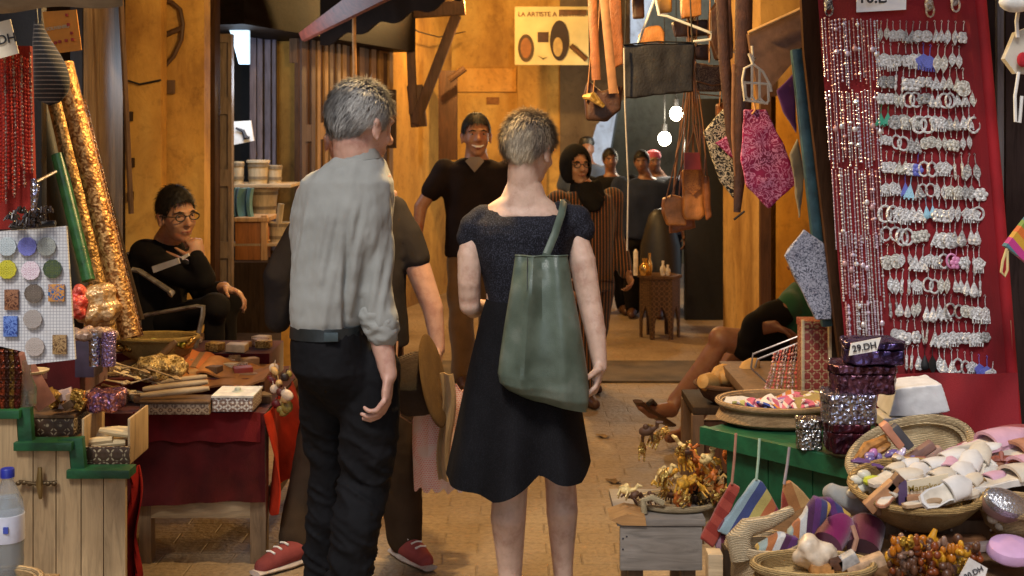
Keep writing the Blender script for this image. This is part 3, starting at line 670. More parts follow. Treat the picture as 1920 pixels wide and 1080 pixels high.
b.limb([J(580,365,.02),J(570,480,.1),J(585,520,.16),J(640,560,.38)],[px_(26),px_(24),px_(22),px_(14)]); hand(b,J(640,560,.38),(1,.4,-.1),(0,0,-1),(0,1,0),1)
LG=[[(690,700,.02),(694,800,.0),(683,900,.03),(668,980,-.03),(640,1180,.0)],[(618,700,.04),(610,800,.12),(614,900,.16),(606,1000,.2),(594,1160,.24)]]
for L_,rs in zip(LG,((44,38,30,28,18),(44,34,27,26,17))): b.limb([J(*q) for q in L_],[px_(q) for q in rs])
for q,d in((J(640,1218,-.0),(.1,.25,-.02)),(J(594,1185,.24),(.05,.25,-.02))): b.limb([q,q+Vector(d)*.5,q+Vector(d)*.8],[.035,.04,.03])
me=bake(b,.0046,3,folds(.0008,60,60,60)); part('body',me,SK_P,man)
H_GREY=hairm((.13,.12,.115),(.42,.41,.40))
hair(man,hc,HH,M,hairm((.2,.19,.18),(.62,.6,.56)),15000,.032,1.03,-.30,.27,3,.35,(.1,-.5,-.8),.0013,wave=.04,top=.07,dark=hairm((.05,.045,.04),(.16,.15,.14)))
s=MB()
s.loft([(J(671,296,-.005),px_(43),.078,-.2),(J(668,306),px_(54),.088,-.2),(J(660,318),px_(68),.1,-.2),(J(652,340),px_(88),.118,-.2),(J(645,400),px_(95),.135,-.2),(J(641,450),px_(93),.135,-.2),(J(632,500),px_(84),.135,-.2),(J(623,560),px_(76),.135,-.2),(J(617,598),px_(70),.13,-.2),(J(616,616),px_(63),.12,-.2)],40)
s.limb([J(625,330,.0),J(592,352,.0),J(585,368,.01),J(576,440,.06),J(578,510,.12),J(620,548,.28)],[px_(22),px_(28),px_(33),px_(31),px_(30),px_(22)])
s.limb([J(690,340,0),J(700,362,-.01),J(702,410,-.03),J(701,480,-.04),J(703,550,-.05),J(714,604,-.06)],[px_(26),px_(36),px_(37),px_(36),px_(36),px_(33)])
def shirtw(c):
    a=noise.noise(Vector((c.x*24,c.y*14,c.z*4.2))); b_=noise.noise(Vector((c.x*9,c.y*9,c.z*22+5)))
    low=max(0,min(1,(1.25-c.z)/.3)); e=noise.noise(Vector((c.x*60,c.y*60,c.z*35)))
    gx=-.478-.02*(1.3-c.z); gr=-.026*math.exp(-((c.x-gx)/.010)**2)*max(0,min(1,(1.36-c.z)/.18)) if c.y<3.87 else 0
    pl=noise.noise(Vector(((c.x-.2*(c.z-1.3))*52,3,c.z*3.2)))
    return .0055*(abs(a)**.7*(1 if a>0 else -1))*(1.1-.4*low)+.0085*(abs(pl)**.8*(1 if pl>0 else -1))*max(0,min(1,(1.42-c.z)/.1))*(1-.5*low)+.006*b_*(.4+low)+.0018*e+gr
SHIRT=fabric((.325,.335,.32),1100,.1,spk=(.4,.4,.36),sheen=.1)
clothes(man,'shirt',s,SHIRT,.006,4,shirtw)
m=MB(); 
def collar(u,v):
    a=R(-200+u*220); return J(669,301-v*19-5*math.cos(a),0)+Vector((math.cos(a)*px_(46-v*6),math.sin(a)*(.082-.008*v),0))
m.grid(collar,26,3,.006); part('collar',m,SHIRT,man)
m=MB(); 
for z,r_ in((612,36),(622,35)): pass
m.limb([J(706,592,-.055),J(714,610,-.06),J(718,622,-.062)],[px_(35),px_(34),px_(31)]); clothes(man,'rolled_cuff',m,SHIRT,.007,3,folds(.006,40,40,60))

t_=MB(); t_.loft([(J(617,608),px_(66),.118,-.2),(J(619,640),px_(72),.132,-.2),(J(628,690),px_(76),.14,-.2),(J(640,722),px_(66),.105,-.2),(J(646,748),px_(48),.07,-.2),(J(648,775),px_(20),.03,-.2)],36)
t_.limb([J(*q) for q in LG[0]],[px_(q) for q in(62,55,46,44,38)]); t_.limb([J(*q) for q in LG[1]],[px_(q) for q in(62,44,34,34,30)])
def jeanw(c):
    zf=math.exp(-((c.z-.56)/.16)**2)+.9*math.exp(-((c.z-.25)/.15)**2)
    q=noise.noise(Vector((c.x*13+c.z*9,c.y*9,c.z*19+c.x*8))); return .010*(1-2*abs(q)**.7)*(.12+zf)+.006*noise.noise(Vector((c.x*14,c.y*14,c.z*9+7)))+.002*noise.noise(c*70)
DENIM=fabric((.008,.008,.0095),700,.35,.8,.0)
clothes(man,'trousers',t_,DENIM,.007,3,jeanw)
m=MB(); m.loft([(J(617,606),px_(69),.126,-.2),(J(617,628),px_(70),.130,-.2)],36); part('belt',m,plain((.015,.02,.022),.4),man)
m=MB(); a=J(0,618).z; m.box((J(633,0).x,Y0-.137,a),(.042,.01,.026),bev=.003); part('belt_patch',m,plain((.05,.075,.085),.4),man)
for q,d in((J(640,1222,-.0),(.03,.12,0)),(J(594,1190,.24),(.02,.12,0))):
    m=MB(); q=Vector((q.x,q.y,.045)); m.limb([q-Vector(d)*.5,q+Vector(d),q+Vector(d)*1.5],[.045,.05,.035]); clothes(man,'shoe',m,M_LEATHD,.01,2)
# ---------------- the woman with the green bag
Y0=4.07; k=Y0/F
wo=thing('person','woman with short blonde hair in a dark dress carrying a green bag','person',Vector((J(985,0).x,Y0,0)))
b=MB(); hc=J(992,281,.0); HH=.224; M=head(b,hc,HH,34,-14)
neckto(b,hc,HH,M,J(982,372,-.01),.215,.24)
b.loft([(J(983,345,-.01),px_(33),.055,-.1),(J(982,368,-.01),px_(42),.06,-.1),(J(980,385),px_(66),.07,-.1),(J(980,402),px_(80),.08,-.1),(J(980,480),px_(76),.09,-.1),(J(978,560),px_(66),.085,-.1),(J(985,680),px_(88),.11,-.1),(J(1000,780),px_(80),.10,-.1)])
b.limb([J(945,385),J(900,412),J(890,425)],[px_(13),px_(15),px_(18)]); b.limb([J(1020,385),J(1062,408),J(1078,425)],[px_(13),px_(15),px_(18)])
b.limb([J(890,428),J(880,480,-.02),J(880,530,-.03),J(881,572,-.02),J(888,578,.07),J(906,574,.2)],[px_(20),px_(23),px_(22),px_(20),px_(19),px_(13)])
hand(b,J(906,574,.2),(.45,1,.05),(.6,0,-.7),(0,.2,1),.92)
b.limb([J(1076,428),J(1092,490,-.02),J(1104,560,-.04),J(1116,620,-.07),J(1125,688,-.09)],[px_(20),px_(25.5),px_(22.5),px_(20),px_(13.5)])
hand(b,J(1125,686,-.09),J(1112,750,-.13)-J(1125,686,-.09),(-1,.1,.05),(0,-.9,.1),.95,(34,30,22))
for L_,rs in(([(958,800,0),(958,870,-.01),(957,912,-.02),(953,970,-.04),(956,1060,-.01),(958,1142,0)],(48,37,33,33.5,24,16)),([(1045,800,.1),(1050,865,.1),(1051,905,.09),(1054,958,.07),(1055,1050,.1),(1058,1130,.11)],(46,35,30,30.5,21,15))): b.limb([J(*q) for q in L_],[px_(q) for q in rs])
for q in(J(958,1150,.0),J(1058,1135,.11)): q.z=.05; b.limb([q+Vector((0,-.04,0)),q+Vector((.0,.06,0)),q+Vector((0,.14,-.02))],[.03,.032,.026])
part('body',bake(b,.0046,3,folds(.0008,50,50,50)),SK_W,wo)
H_BL=hairm((.3,.24,.19),(.78,.64,.44))
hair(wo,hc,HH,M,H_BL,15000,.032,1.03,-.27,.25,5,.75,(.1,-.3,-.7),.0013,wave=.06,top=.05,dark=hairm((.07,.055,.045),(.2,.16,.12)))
s=MB(); s.loft([(J(980,403),px_(80),.088,-.1),(J(982,418),px_(98),.105,-.1),(J(982,440),px_(99),.118,-.1),(J(981,480),px_(88),.122,-.1),(J(980,520),px_(74),.114,-.1),(J(981,560),px_(67),.108,-.1),(J(983,600),px_(70),.115,-.1)],36)
s.limb([J(926,402),J(906,408),J(889,426),J(881,446)],[px_(16),px_(25),px_(29),px_(26)],18); s.limb([J(1036,398),J(1060,402),J(1079,413),J(1089,430)],[px_(14),px_(24),px_(30),px_(27)],18)
s.limb([J(912,394),J(932,410,-.04)],[px_(12),px_(18)]); s.limb([J(1048,388),J(1030,408,-.04)],[px_(12),px_(18)])
clothes(wo,'blouse',s,fabric((.011,.011,.015),420,.2,.85,.0,spk=(.10,.105,.15)),.0065,3,folds(.004,14,14,8,2,.001,70),'dark dotted upper half of the dress')
hemx=[(800,885),(838,890),(930,903),(985,877),(1008,860),(1040,875),(1085,884),(1110,864),(1150,860)]
def hem(x):
    for (a,p),(c_,q) in zip(hemx,hemx[1:]):
        if a<=x<=c_: return p+(q-p)*(x-a)/(c_-a)
    return 880
def skirt(u,v):
    a=2*math.pi*u; cx=982-10*v; hw=68+65*v**.85; hd=.112+.12*v; f=1+.0*v
    x=cx+hw*math.cos(a)*f*(1+.02*v*math.sin(9*a)); dd=hd*math.sin(a)*(1+.16*v*math.sin(7*a+1))
    y=560+v*((hem(x) if math.sin(a)<.2 else 880)-560)
    return P(x,y,Y0)+Vector((0,dd+.003*noise.noise(Vector((x*.05,y*.02,a))),0))
m=MB(); m.grid(skirt,96,26,.004); part('skirt',m,fabric((.006,.0058,.007),420,.3,.85,.0,spk=(.022,.022,.028)),wo,'dark lower half of the dress')
for q in(J(958,1150,.0),J(1058,1135,.11)):
    m=MB(); q.z=.03; m.limb([q+Vector((0,-.06,0)),q+Vector((.0,.06,0)),q+Vector((0,.15,-.005))],[.036,.042,.03]); clothes(wo,'shoe',m,M_BLACK,.008,2)
# her bag
bag=thing('tote_bag','soft green leather tote bag on the shoulder of the blonde woman','bag',J(1015,755,-.2))
bl=[(480,966,1064,.015),(500,963,1068,.03),(540,957,1074,.045),(600,947,1086,.06),(660,938,1096,.07),(700,933,1102,.075),(722,936,1104,.072),(738,950,1104,.06),(752,985,1100,.03)]
def bagf(u,v):
    i=min(len(bl)-2,int(v*(len(bl)-1))); f=v*(len(bl)-1)-i; y,x0,x1,d=[bl[i][q]*(1-f)+bl[i+1][q]*f for q in range(4)]
    a=2*math.pi*u; ca,sa=math.cos(a),math.sin(a); cx=(x0+x1)/2; hw=(x1-x0)/2
    x=cx+hw*math.copysign(abs(ca)**.7,ca); yy=y+ (x-1015)*.24*max(0,(v-.6))/.4 
    fold=.026*math.exp(-((x-(1000-.10*(y-480)))/13)**2)*(1-v*.5)+.012*math.exp(-((x-(1045+.05*(y-480)))/13)**2)*(1-v*.6)-.008*math.exp(-((x-(1022-.02*(y-480)))/12)**2)*(1-v*.5)
    w=.011*noise.noise(Vector((x*.024,y*.012,2)))+.003*noise.noise(Vector((x*.07,y*.04,5)))
    dd=d*math.copysign(abs(sa)**.8,sa)-(fold+w if sa<0 else 0)
    return P(x,yy,Y0-.2)+Vector((0,dd,0))
GL=NT('green_leather'); _n=GL.n('ShaderNodeTexNoise',Scale=9.0,Detail=6.0); GL.l(GL.co(),_n.inputs[0]); _v=GL.n('ShaderNodeTexVoronoi',Scale=330.0); GL.l(GL.co(),_v.inputs[0]); GL.bump(_v.outputs[0],.25,.002)
GL=GL.fin(GL.ramp(_n.outputs[0],[(.3,(.055,.078,.058)),(.55,(.105,.14,.11)),(.75,(.19,.225,.19))]),.38)
m=MB(); m.grid(bagf,64,40); n_=len(m.v); m.f.append(tuple(range(n_-65,n_-1))); part('bag_body',m,GL,bag)
def strap(name,pts,w,par,mat,th=.004):
    m=MB(); m.tube(pts,[w]*len(pts),8,True,th/w,(0,1,0)); return part(name,m,mat,par)
strap('strap',[J(1056,377,.0),J(1057,380,-.06),J(1053,400,-.12),J(1040,440,-.17),J(1025,476,-.208),J(1018,496,-.198)],.012,bag,GL)
strap('strap',[J(1056,378,.0),J(1066,384,.06),J(1068,400,.1)],.011,bag,GL)
m=MB(); m.tube([J(989,483,-.235),J(989,540,-.265),J(984,600,-.275)],.0014,5); part('seam',m,M_INK,bag)
m=MB(); m.tube([bagf(.5+.5*i/20,.0)+Vector((0,0,.002)) for i in range(21)],.003,6); part('top_edge',m,GL,bag)
# ---------------- third walker, behind the man
Y0=4.76; k=Y0/F
th=thing('person','person in a dark grey T-shirt and wide brown trousers, mostly hidden behind the grey-haired man','person',Vector((J(665,0).x,Y0,0)))
b=MB(); hc=J(650,262); HH=.24; M=head(b,hc,HH,-20,-8); neckto(b,hc,HH,M,J(665,335))
b.loft([(J(665,330),px_(36),.07,0),(J(665,360),px_(80),.1,0),(J(665,480),px_(80),.12,0),(J(668,640),px_(70),.12,0)])
b.limb([J(745,420),J(785,505,-.02),J(812,580,-.04),J(822,655,-.06)],[px_(26),px_(24),px_(20),px_(13)]); hand(b,J(822,655,-.06),(-.0,-.2,-1),(-1,0,0),(0,-1,0),1,(60,50,40))
b.limb([J(575,410),J(530,500,.0),J(520,550,.05),J(570,590,.28)],[px_(26),px_(24),px_(22),px_(14)]); hand(b,J(570,590,.28),(.4,.9,0),(0,0,-1),(0,1,0),1)
b.limb([J(715,650),J(745,850,.0),J(757,1015,.0)],[px_(40),px_(28),px_(16)]); b.limb([J(620,650,.1),J(590,850,.14),J(552,1020,-.04)],[px_(40),px_(28),px_(16)])
part('body',bake(b,.0065,3),SK_P,th)
hair(th,hc,HH,M,H_GREY,1500,.02,1.04,seed=8)
s=MB(); s.loft([(J(665,348),px_(50),.09,0),(J(666,372),px_(84),.12,0),(J(668,440),px_(93),.14,0),(J(670,540),px_(92),.15,0),(J(672,650),px_(96),.15,0)]); s.limb([J(738,398),J(762,440,-.01),J(778,484,-.02)],[px_(30),px_(31),px_(28)]); s.limb([J(592,395),J(560,440),J(524,520,.0),J(522,600,.04)],[px_(30),px_(31),px_(30),px_(24)])
clothes(th,'t_shirt',s,fabric((.032,.027,.026),500,.25),.01,4,folds(.009,9,9,6,3,.001))
s=MB(); s.loft([(J(670,640),px_(84),.14,0),(J(672,720),px_(88),.15,0),(J(672,780),px_(80),.13,0)]); s.limb([J(725,740),J(748,850,0),J(757,1005,0)],[px_(46),px_(40),px_(34)]); s.limb([J(620,740,.1),J(590,870,.08),J(568,1010,-.02)],[px_(46),px_(44),px_(42)])
clothes(th,'trousers',s,fabric((.045,.028,.016),400,.3),.011,4,folds(.016,10,10,2.5,9,.002))
for q,d in((J(762,1040,-.02),Vector((.042,-.062,0))),(J(552,1046,-.08),Vector((-.05,-.06,0)))):
    z=Vector((q.x,q.y,0)); m=MB(); m.limb([z+Vector((0,0,.055))-d*.6,z+d+Vector((0,0,.045)),z+d*1.9+Vector((0,0,.032))],[.042,.04,.03]); clothes(th,'sneaker',m,fabric((.26,.06,.055),300,.35,.9,0),.008,2)
    m=MB(); m.tube([z-d*1.1+Vector((0,0,.014)),z+d*.5+Vector((0,0,.014)),z+d*2.35+Vector((0,0,.016))],[.036,.045,.03],12,True,.33); part('sole',m,plain((.5,.42,.36),.6),th.children[-1])
    m=MB(); 
    for i in range(3): c_=z+d*(.6+i*.4)+Vector((0,0,.088-.008*i)); n_=Vector((-d.y,d.x,0)).normalized()*.022; m.tube([c_-n_,c_+Vector((0,0,.004)),c_+n_],.004,6)
    part('lace',m,M_WHITE,th.children[-1])
# straw hat held at the side
hat=thing('straw_hat','woven straw hat with a dark crown held beside the grey-haired man','hat',J(785,790,-.25))
Y0=4.5; k=Y0/F
hc=J(811,714); ax=Vector((.97,-.16,.22)).normalized(); Mh=ax.to_track_quat('Z','Y').to_matrix()
m=MB(); m.lathe([(px_(50),-.004),(px_(84),0),(px_(88),.004),(px_(84),.008),(px_(48),.004)],hc,40,Mh,1,1); part('brim',m,wicker('80602f'),hat)
m=MB(); m.lathe([(px_(58),0),(px_(60),-.05),(px_(56),-.11),(px_(44),-.14),(.001,-.145)],hc,32,Mh); part('crown',m,wicker('3a2612'),hat)
m=MB(); m.lathe([(px_(52),-.002),(px_(54),-.034),(px_(53),-.034),(px_(51),-.002)],hc,32,Mh); part('band',m,fabric((.05,.02,.012)),hat)
m=MB(); m.tube([J(745,640),J(742,700,-.05),J(750,780,-.05),J(770,792,-.04),J(778,770)],.004,6); part('chin_cord',m,M_STRAP,hat)
# pink carrier bag
pb=thing('carrier_bag','pink and white mesh carrier bag hanging from a hand','bag',J(825,920,.15)); Y0=4.65; k=Y0/F
def pbf(u,v):
    a=2*math.pi*u; x0=778-4*math.sin(v*3); x1=868+8*v-(6*math.sin(v*3)); x=(x0+x1)/2+(x1-x0)/2*math.cos(a)
    return P(x,728+v*185+6*math.sin(x*.3),Y0)+Vector((0,math.sin(a)*(.03+.05*math.sin(v*2.6))+.012*noise.noise(Vector((x*.09,v*4,a))),0))
m=MB(); m.grid(pbf,40,20,.002); t=NT('mesh_bag'); w=t.n('ShaderNodeTexBrick',Scale=1.0); w.inputs['Brick Width'].default_value=.009; w.inputs['Row Height'].default_value=.007; w.inputs['Mortar Size'].default_value=.0012; t.l(t.co((1,1,1),(R(90),0,0)),w.inputs[0]); w.inputs['Color1'].default_value=(.78,.36,.32,1); w.inputs['Color2'].default_value=(.7,.25,.23,1); w.inputs['Mortar'].default_value=(.85,.72,.68,1)
_n=t.n('ShaderNodeTexNoise',Scale=12.0); t.l(t.co(),_n.inputs[0]); part('bag_body',m,t.fin(t.mix(w.outputs[0],(.75,.6,.56),t.ramp(_n.outputs[0],[(.5,(0,0,0)),(.62,(1,1,1))])),.6),pb)
m=MB(); m.grid(lambda u,v:P(824+u*24+6*math.sin(v*6),700+v*200,Y0-.12)+Vector((0,.02*math.sin(u*6),0)),8,20,.004); solo('beige_scarf',m,fabric((.42,.28,.13)),'long beige scarf hanging in front of the pink carrier bag','scarf')
# ---------------- generic standing figure
def stander(name_label,px,Y,H,yaw,sk,top,bottom,hairm_=H_BLK,elb=None,wri=None,hijab=None,smile=False,glasses=False,vox=.011,feet=True,wide=1.0,lean=0,faced=True,cap=None,long=False,sleeve=.55,headpx=None,pitch=0,shoes=True,legL=0,hs=1.0,hdy=0):
    global Y0,k
    Y0=Y;k=Y/F
    if headpx: H=(CH-(headpx[1]-HY)/F*Y)/.931
    x0=(px-960)/F*Y; o=Vector((x0,Y,0)); M=frame(yaw); Wd=lambda x,y,z:o+M@Vector((x*wide,y,z))
    t=thing('person',name_label,'person',o); HH=H*.138*hs
    hc=P(headpx[0],headpx[1]+hdy,Y) if headpx else Wd(0,.03+lean,H-HH*.5)
    b=MB(); Mh=head(b,hc,HH,yaw,pitch); neckto(b,hc,HH,Mh,Wd(0,lean*.8,H*.835),.23,.27)
    b.loft([(Wd(0,lean*.8,H*.84),.06,.06,R(-yaw)),(Wd(0,lean*.7,H*.8),.17*wide,.09,R(-yaw)),(Wd(0,lean*.3,H*.65),.14*wide,.1,R(-yaw)),(Wd(0,0,H*.5),.15*wide,.11,R(-yaw))])
    elb=elb or [(-.27,-.03,H*.62),(.27,-.03,H*.62)]; wri=wri or [(-.28,.05,H*.49),(.28,.05,H*.49)]
    SH=[Wd(-.19,lean*.7,H*.79),Wd(.19,lean*.7,H*.79)]
    for i in(0,1):
        e=Wd(*elb[i]); w=Wd(*wri[i]); b.limb([SH[i],e,w],[.05,.043,.028]); hand(b,w,(w-e),M@Vector((1 if i==0 else -1,0,0)),M@Vector((0,1,0)),1,(30,30,20))
        s=-1 if i==0 else 1; b.limb([Wd(s*.09,0,H*.48),Wd(s*.1,.03+s*legL,H*.27),Wd(s*.1,s*legL*1.6,H*.05)],[.08,.06,.04]); 
        q=Wd(s*.1,s*legL*1.6,.04); b.limb([q,q+M@Vector((0,.12,-.01))],[.035,.03])
    part('body',bake(b,vox*.75,3),sk,t)
    s_=MB(); s_.loft([(Wd(0,lean*.8,H*.835),.085,.085,R(-yaw)),(Wd(0,lean*.7,H*.805),.19*wide,.115,R(-yaw)),(Wd(0,lean*.6,H*.74),.205*wide,.135,R(-yaw)),(Wd(0,lean*.3,H*.62),.18*wide,.14,R(-yaw)),(Wd(0,0,H*(.30 if long else .47)),(.24 if long else .185)*wide,.145,R(-yaw))])
    for i in(0,1):
        e=Wd(*elb[i]); w=Wd(*wri[i]); pts=[SH[i]+Vector((0,0,.0)),SH[i].lerp(e,sleeve)] if sleeve<1 else [SH[i],e,e.lerp(w,.9)]
        s_.limb(pts,[.075,.068] if sleeve<1 else [.075,.065,.05])
    clothes(t,'top',s_,top,vox,4,folds(.012,9,9,6,px*.1))
    s_=MB(); s_.loft([(Wd(0,0,H*.5),.165*wide,.125,R(-yaw)),(Wd(0,0,H*.43),.18*wide,.135,R(-yaw))])
    for s in(-1,1): s_.limb([Wd(s*.09,0,H*.45),Wd(s*.1,.03+s*legL,H*.27),Wd(s*.1,s*legL*1.6,H*.055)],[.1,.083,.07])
    clothes(t,'trousers',s_,bottom,vox,4,folds(.012,10,10,7,px*.2))
    for s in(-1,1):
        q=Wd(s*.1,s*legL*1.6,.042); m=MB(); m.limb([q-M@Vector((0,.05,0)),q+M@Vector((0,.09,-.003)),q+M@Vector((0,.16,-.012))],[.042,.042,.03]); clothes(t,'shoe',m,M_LEATHD,.011,2)
    if hijab:
        m=MB(); E=lambda p,r:m.ell(hc+Mh@(Vector(p)*HH),Vector(r)*HH,Mh,28,20)
        def hj(u,v):
            a=2*math.pi*u; ph=v*2.6; q=Vector((math.sin(ph)*math.cos(a),math.sin(ph)*math.sin(a),math.cos(ph)))
            p=Vector((0,-.04,.03))+Vector((q.x*.42,q.y*.47,q.z*.56)); p.x*=1+.25*max(0,v-.62); 
            return hc+Mh@(p*HH)
        m.grid(hj,48,32); ff=[]
        for f in m.f:
            c_=sum((m.v[i] for i in f),Vector())/len(f); l=Mh.transposed()@(c_-hc)/HH
            if l.y>.1 and (l.x/.27)**2+((l.z+.08)/.385)**2<1: continue
            ff.append(f)
        m.f=ff
        m2=MB(); m2.v=m.v; m2.f=m.f; part('headscarf',m,hijab,t)
        m=MB(); m.loft([(Wd(0,.01,H*.87),.08,.085,R(-yaw)),(Wd(0,.01,H*.83),.10,.11,R(-yaw)),(Wd(0,.03,H*.80),.10,.13,R(-yaw)),(Wd(0,.05,H*.755),.045,.11,R(-yaw))]); clothes(t,'scarf_drape',m,hijab,.012,4,folds(.012,20,20,8))
    elif hairm_: hair(t,hc,HH,Mh,hairm_,1500,.02,1.09,-.26,.25,int(px),.25,w=.002,top=.06)
    if faced: face(t,hc,HH,Mh,H_BLK,smile,glasses)
    if cap:
        m=MB(); m.lathe([(.34*HH,.14*HH),(.37*HH,.25*HH),(.3*HH,.45*HH),(.12*HH,.54*HH),(.001,.55*HH)],hc+Mh@Vector((0,-.03*HH,0)),20,Mh); part('cap',m,cap,t)
    return t
BLKC=fabric((.006,.005,.005),500,.3,.85,.0)
man2=stander('smiling dark-haired man in a black polo shirt facing the camera',893,8.05,1.73,172,SK_B,fabric((.012,.007,.007),500,.3,.85,0),fabric((.13,.07,.03)),elb=[(-.31,-.02,1.12),(.33,0,1.1)],wri=[(-.26,.03,.86),(.36,.05,.85)],smile=True,headpx=(893,249),pitch=4,wide=1.06,hs=1.2,hdy=6,vox=.012,legL=.1)
m=MB(); c_=P(890,308,7.93); m.prism([c_+Vector((-.06,0,.02)),c_+Vector((0,-.02,-.05)),c_+Vector((.06,0,.02)),c_+Vector((.03,.0,.045)),c_+Vector((-.03,0,.045))],(0,.02,0)); part('shirt_front',m,fabric((.2,.16,.14)),man2)
STR=stripes(['1a0e08','1a0e08','8e5428','1a0e08'],'x',.019)
w2=stander('woman in a black headscarf, glasses and a brown striped jacket walking towards the camera',1098,7.6,1.50,160,SK_H,STR,STR,elb=[(-.22,-.05,.92),(.23,-.0,.92)],wri=[(-.22,.15,.74),(.24,.2,.72)],hijab=fabric((.009,.008,.008),300,.3,.9,0),glasses=True,headpx=(1080,311),sleeve=1,wide=.92,hs=1.12,legL=.12,pitch=3)
stander('young man with dark hair and a black shirt at the far end of the lane',1146,11.0,1.62,175,SK_D,BLKC,BLKC,headpx=(1144,300),vox=.018)
stander('man in a navy blue shirt standing under the bare bulbs',1212,10.8,1.58,190,SK_D,fabric((.018,.025,.05)),BLKC,headpx=(1203,304),vox=.018,wide=1.15)
stander('person in a pink cap behind the man in navy',1238,11.3,1.56,170,SK_D,fabric((.05,.06,.09)),BLKC,hairm_=None,cap=fabric((.5,.09,.14)),headpx=(1225,303),vox=.018)
stander('person in a black cap silhouetted against the bright far arch',1103,12.0,1.58,180,SK_D,fabric((.05,.07,.12)),BLKC,cap=M_BLACK,hairm_=None,headpx=(1100,278),vox=.018,faced=False)
# ---------------- seated young man on the left
Y0=5.8; k=Y0/F
sb=thing('person','young man in glasses and a black jacket sitting with a hand at his chin','person',Vector((J(320,0).x,Y0,0)))
b=MB(); hc=J(331,404,-.12); HH=.245; M=head(b,hc,HH,138,-2,roll=4); neckto(b,hc,HH,M,J(312,455,-.02))
b.loft([(J(312,455),px_(25),.06,0),(J(300,480),px_(48),.09,0),(J(292,600),px_(48),.12,0)])
b.limb([J(275,475,-.05),J(385,520,-.25),J(374,484,-.28)],[px_(20),px_(17),px_(12)]); hand(b,J(374,484,-.28),(-.3,.1,1),(-.5,.9,0),(-1,0,0),.95,(60,70,50))
b.limb([J(340,480,.05),J(378,548,.0),J(420,540,-.12)],[px_(20),px_(17),px_(12)]); hand(b,J(418,538,-.12),(.9,-.2,-.3),(0,-.3,-1),(0,-1,.2),1.05,(25,30,25))
for a_ in(((295,615,-.05),(400,572,-.25),(398,690,-.2)),((300,610,.12),(425,565,.12),(415,700,.05))): b.limb([J(*q) for q in a_],[px_(28),px_(22),px_(16)])
for q in(J(400,712,-.25),J(418,715,0)): b.limb([q,q+Vector((.12,-.12,-.02))],[.04,.035])
part('body',bake(b,.0075,3),SK_H,sb)
hair(sb,hc,HH,M,H_BLK,2500,.025,1.06,-.2,.29,4,.4,top=.14,w=.0014); face(sb,hc,HH,M,H_BLK,False,True)
s=MB(); s.loft([(J(314,450,-.02),px_(26),.08,0),(J(304,462),px_(46),.12,0),(J(297,490),px_(56),.15,0),(J(292,550),px_(54),.16,0),(J(290,620),px_(56),.17,0)])
s.limb([J(272,478,-.05),J(320,508,-.2),J(383,522,-.26)],[px_(30),px_(27),px_(22)]); s.limb([J(383,522,-.26),J(367,482,-.28)],[px_(21),px_(16)]); s.limb([J(342,482,.05),J(382,550,.0),J(412,543,-.1)],[px_(28),px_(24),px_(17)])
clothes(sb,'jacket',s,BLKC,.01,4,folds(.012,10,10,10,3))
s=MB()
for a_ in(((292,618,-.05),(402,574,-.25),(398,690,-.2)),((300,612,.12),(428,566,.12),(416,700,.05))): s.limb([J(*q) for q in a_],[px_(38),px_(28),px_(24)])
clothes(sb,'trousers',s,BLKC,.011,4,folds(.012,8,8,12,5))
m=MB(); m.prism([J(284,500,-.37),J(333,484,-.42),J(337,494,-.42),J(288,512,-.37)],(0,.02,0)); part('sleeve_patch',m,fabric((.42,.4,.38)),sb)
m=MB(); m.prism([J(340,481,-.42),J(352,475,-.42),J(354,480,-.42),J(342,488,-.42)],(0,.02,0)); part('sleeve_mark',m,fabric((.42,.4,.38)),sb)
for q in(J(404,716,-.25),J(424,718,0)):
    m=MB(); m.limb([q,q+Vector((.08,-.08,-.02)),q+Vector((.14,-.14,-.03))],[.045,.045,.03]); clothes(sb,'shoe',m,M_BLACK,.012,2)
ch=thing('metal_armchair','worn grey metal armchair of the seated young man','chair',Vector((J(310,0).x,Y0,0)))
MET=plain((.24,.22,.2),.4,.5,var=.5,bump=.4)
for nm,pts,r in(('armrest',[J(248,505,-.3),J(262,508,-.3),J(322,548,-.45),J(318,552,-.46)],.018),('arm_frame',[J(262,596,-.35),J(275,590,-.36),J(370,574,-.5),J(381,575,-.5),J(380,590,-.5),J(362,672,-.5)],.014),('arm_frame',[J(250,590,.25),J(345,585,.2),J(350,690,.2)],.014),('leg',[J(262,596,-.35),J(256,760,-.35)],.014)):
    m=MB(); m.tube(pts,r,8,True,.6); part(nm,m,MET,ch)
m=MB(); m.box(J(300,648,-.05),(.5,.5,.03),bev=.01); part('seat',m,M_BLACK,ch)
m=MB(); m.box(J(240,560,.0),(.03,.42,.42),bev=.01); part('backrest',m,M_BLACK,ch)
# ---------------- seated person on the right
Y0=6.3; k=Y0/F
sr=thing('person','bare-legged person in a green shirt and black shorts sitting low behind the right stall','person',Vector((J(1440,0).x,Y0,0)))
b=MB(); hc=J(1512,486); HH=.23; M=head(b,hc,HH,-115,-5); neckto(b,hc,HH,M,J(1514,540))
b.loft([(J(1514,535),px_(22),.06,0),(J(1512,560),px_(42),.09,0),(J(1485,660),px_(45),.12,0)])
b.limb([J(1478,575,-.1),J(1412,618,-.2),J(1452,612,-.28)],[px_(18),px_(15),px_(11)]); hand(b,J(1448,612,-.28),(.6,0,-.2),(0,-.3,-1),(0,-1,.2),1,(20,20,20))
for a_,rs in((((1475,655,-.05),(1352,636,-.15),(1322,690,-.12),(1268,748,-.1)),(31,24,22,13)),(((1480,665,.15),(1388,655,.1),(1345,720,.1),(1292,800,.1)),(31,24,22,14))): b.limb([J(*q) for q in a_],[px_(q) for q in rs])
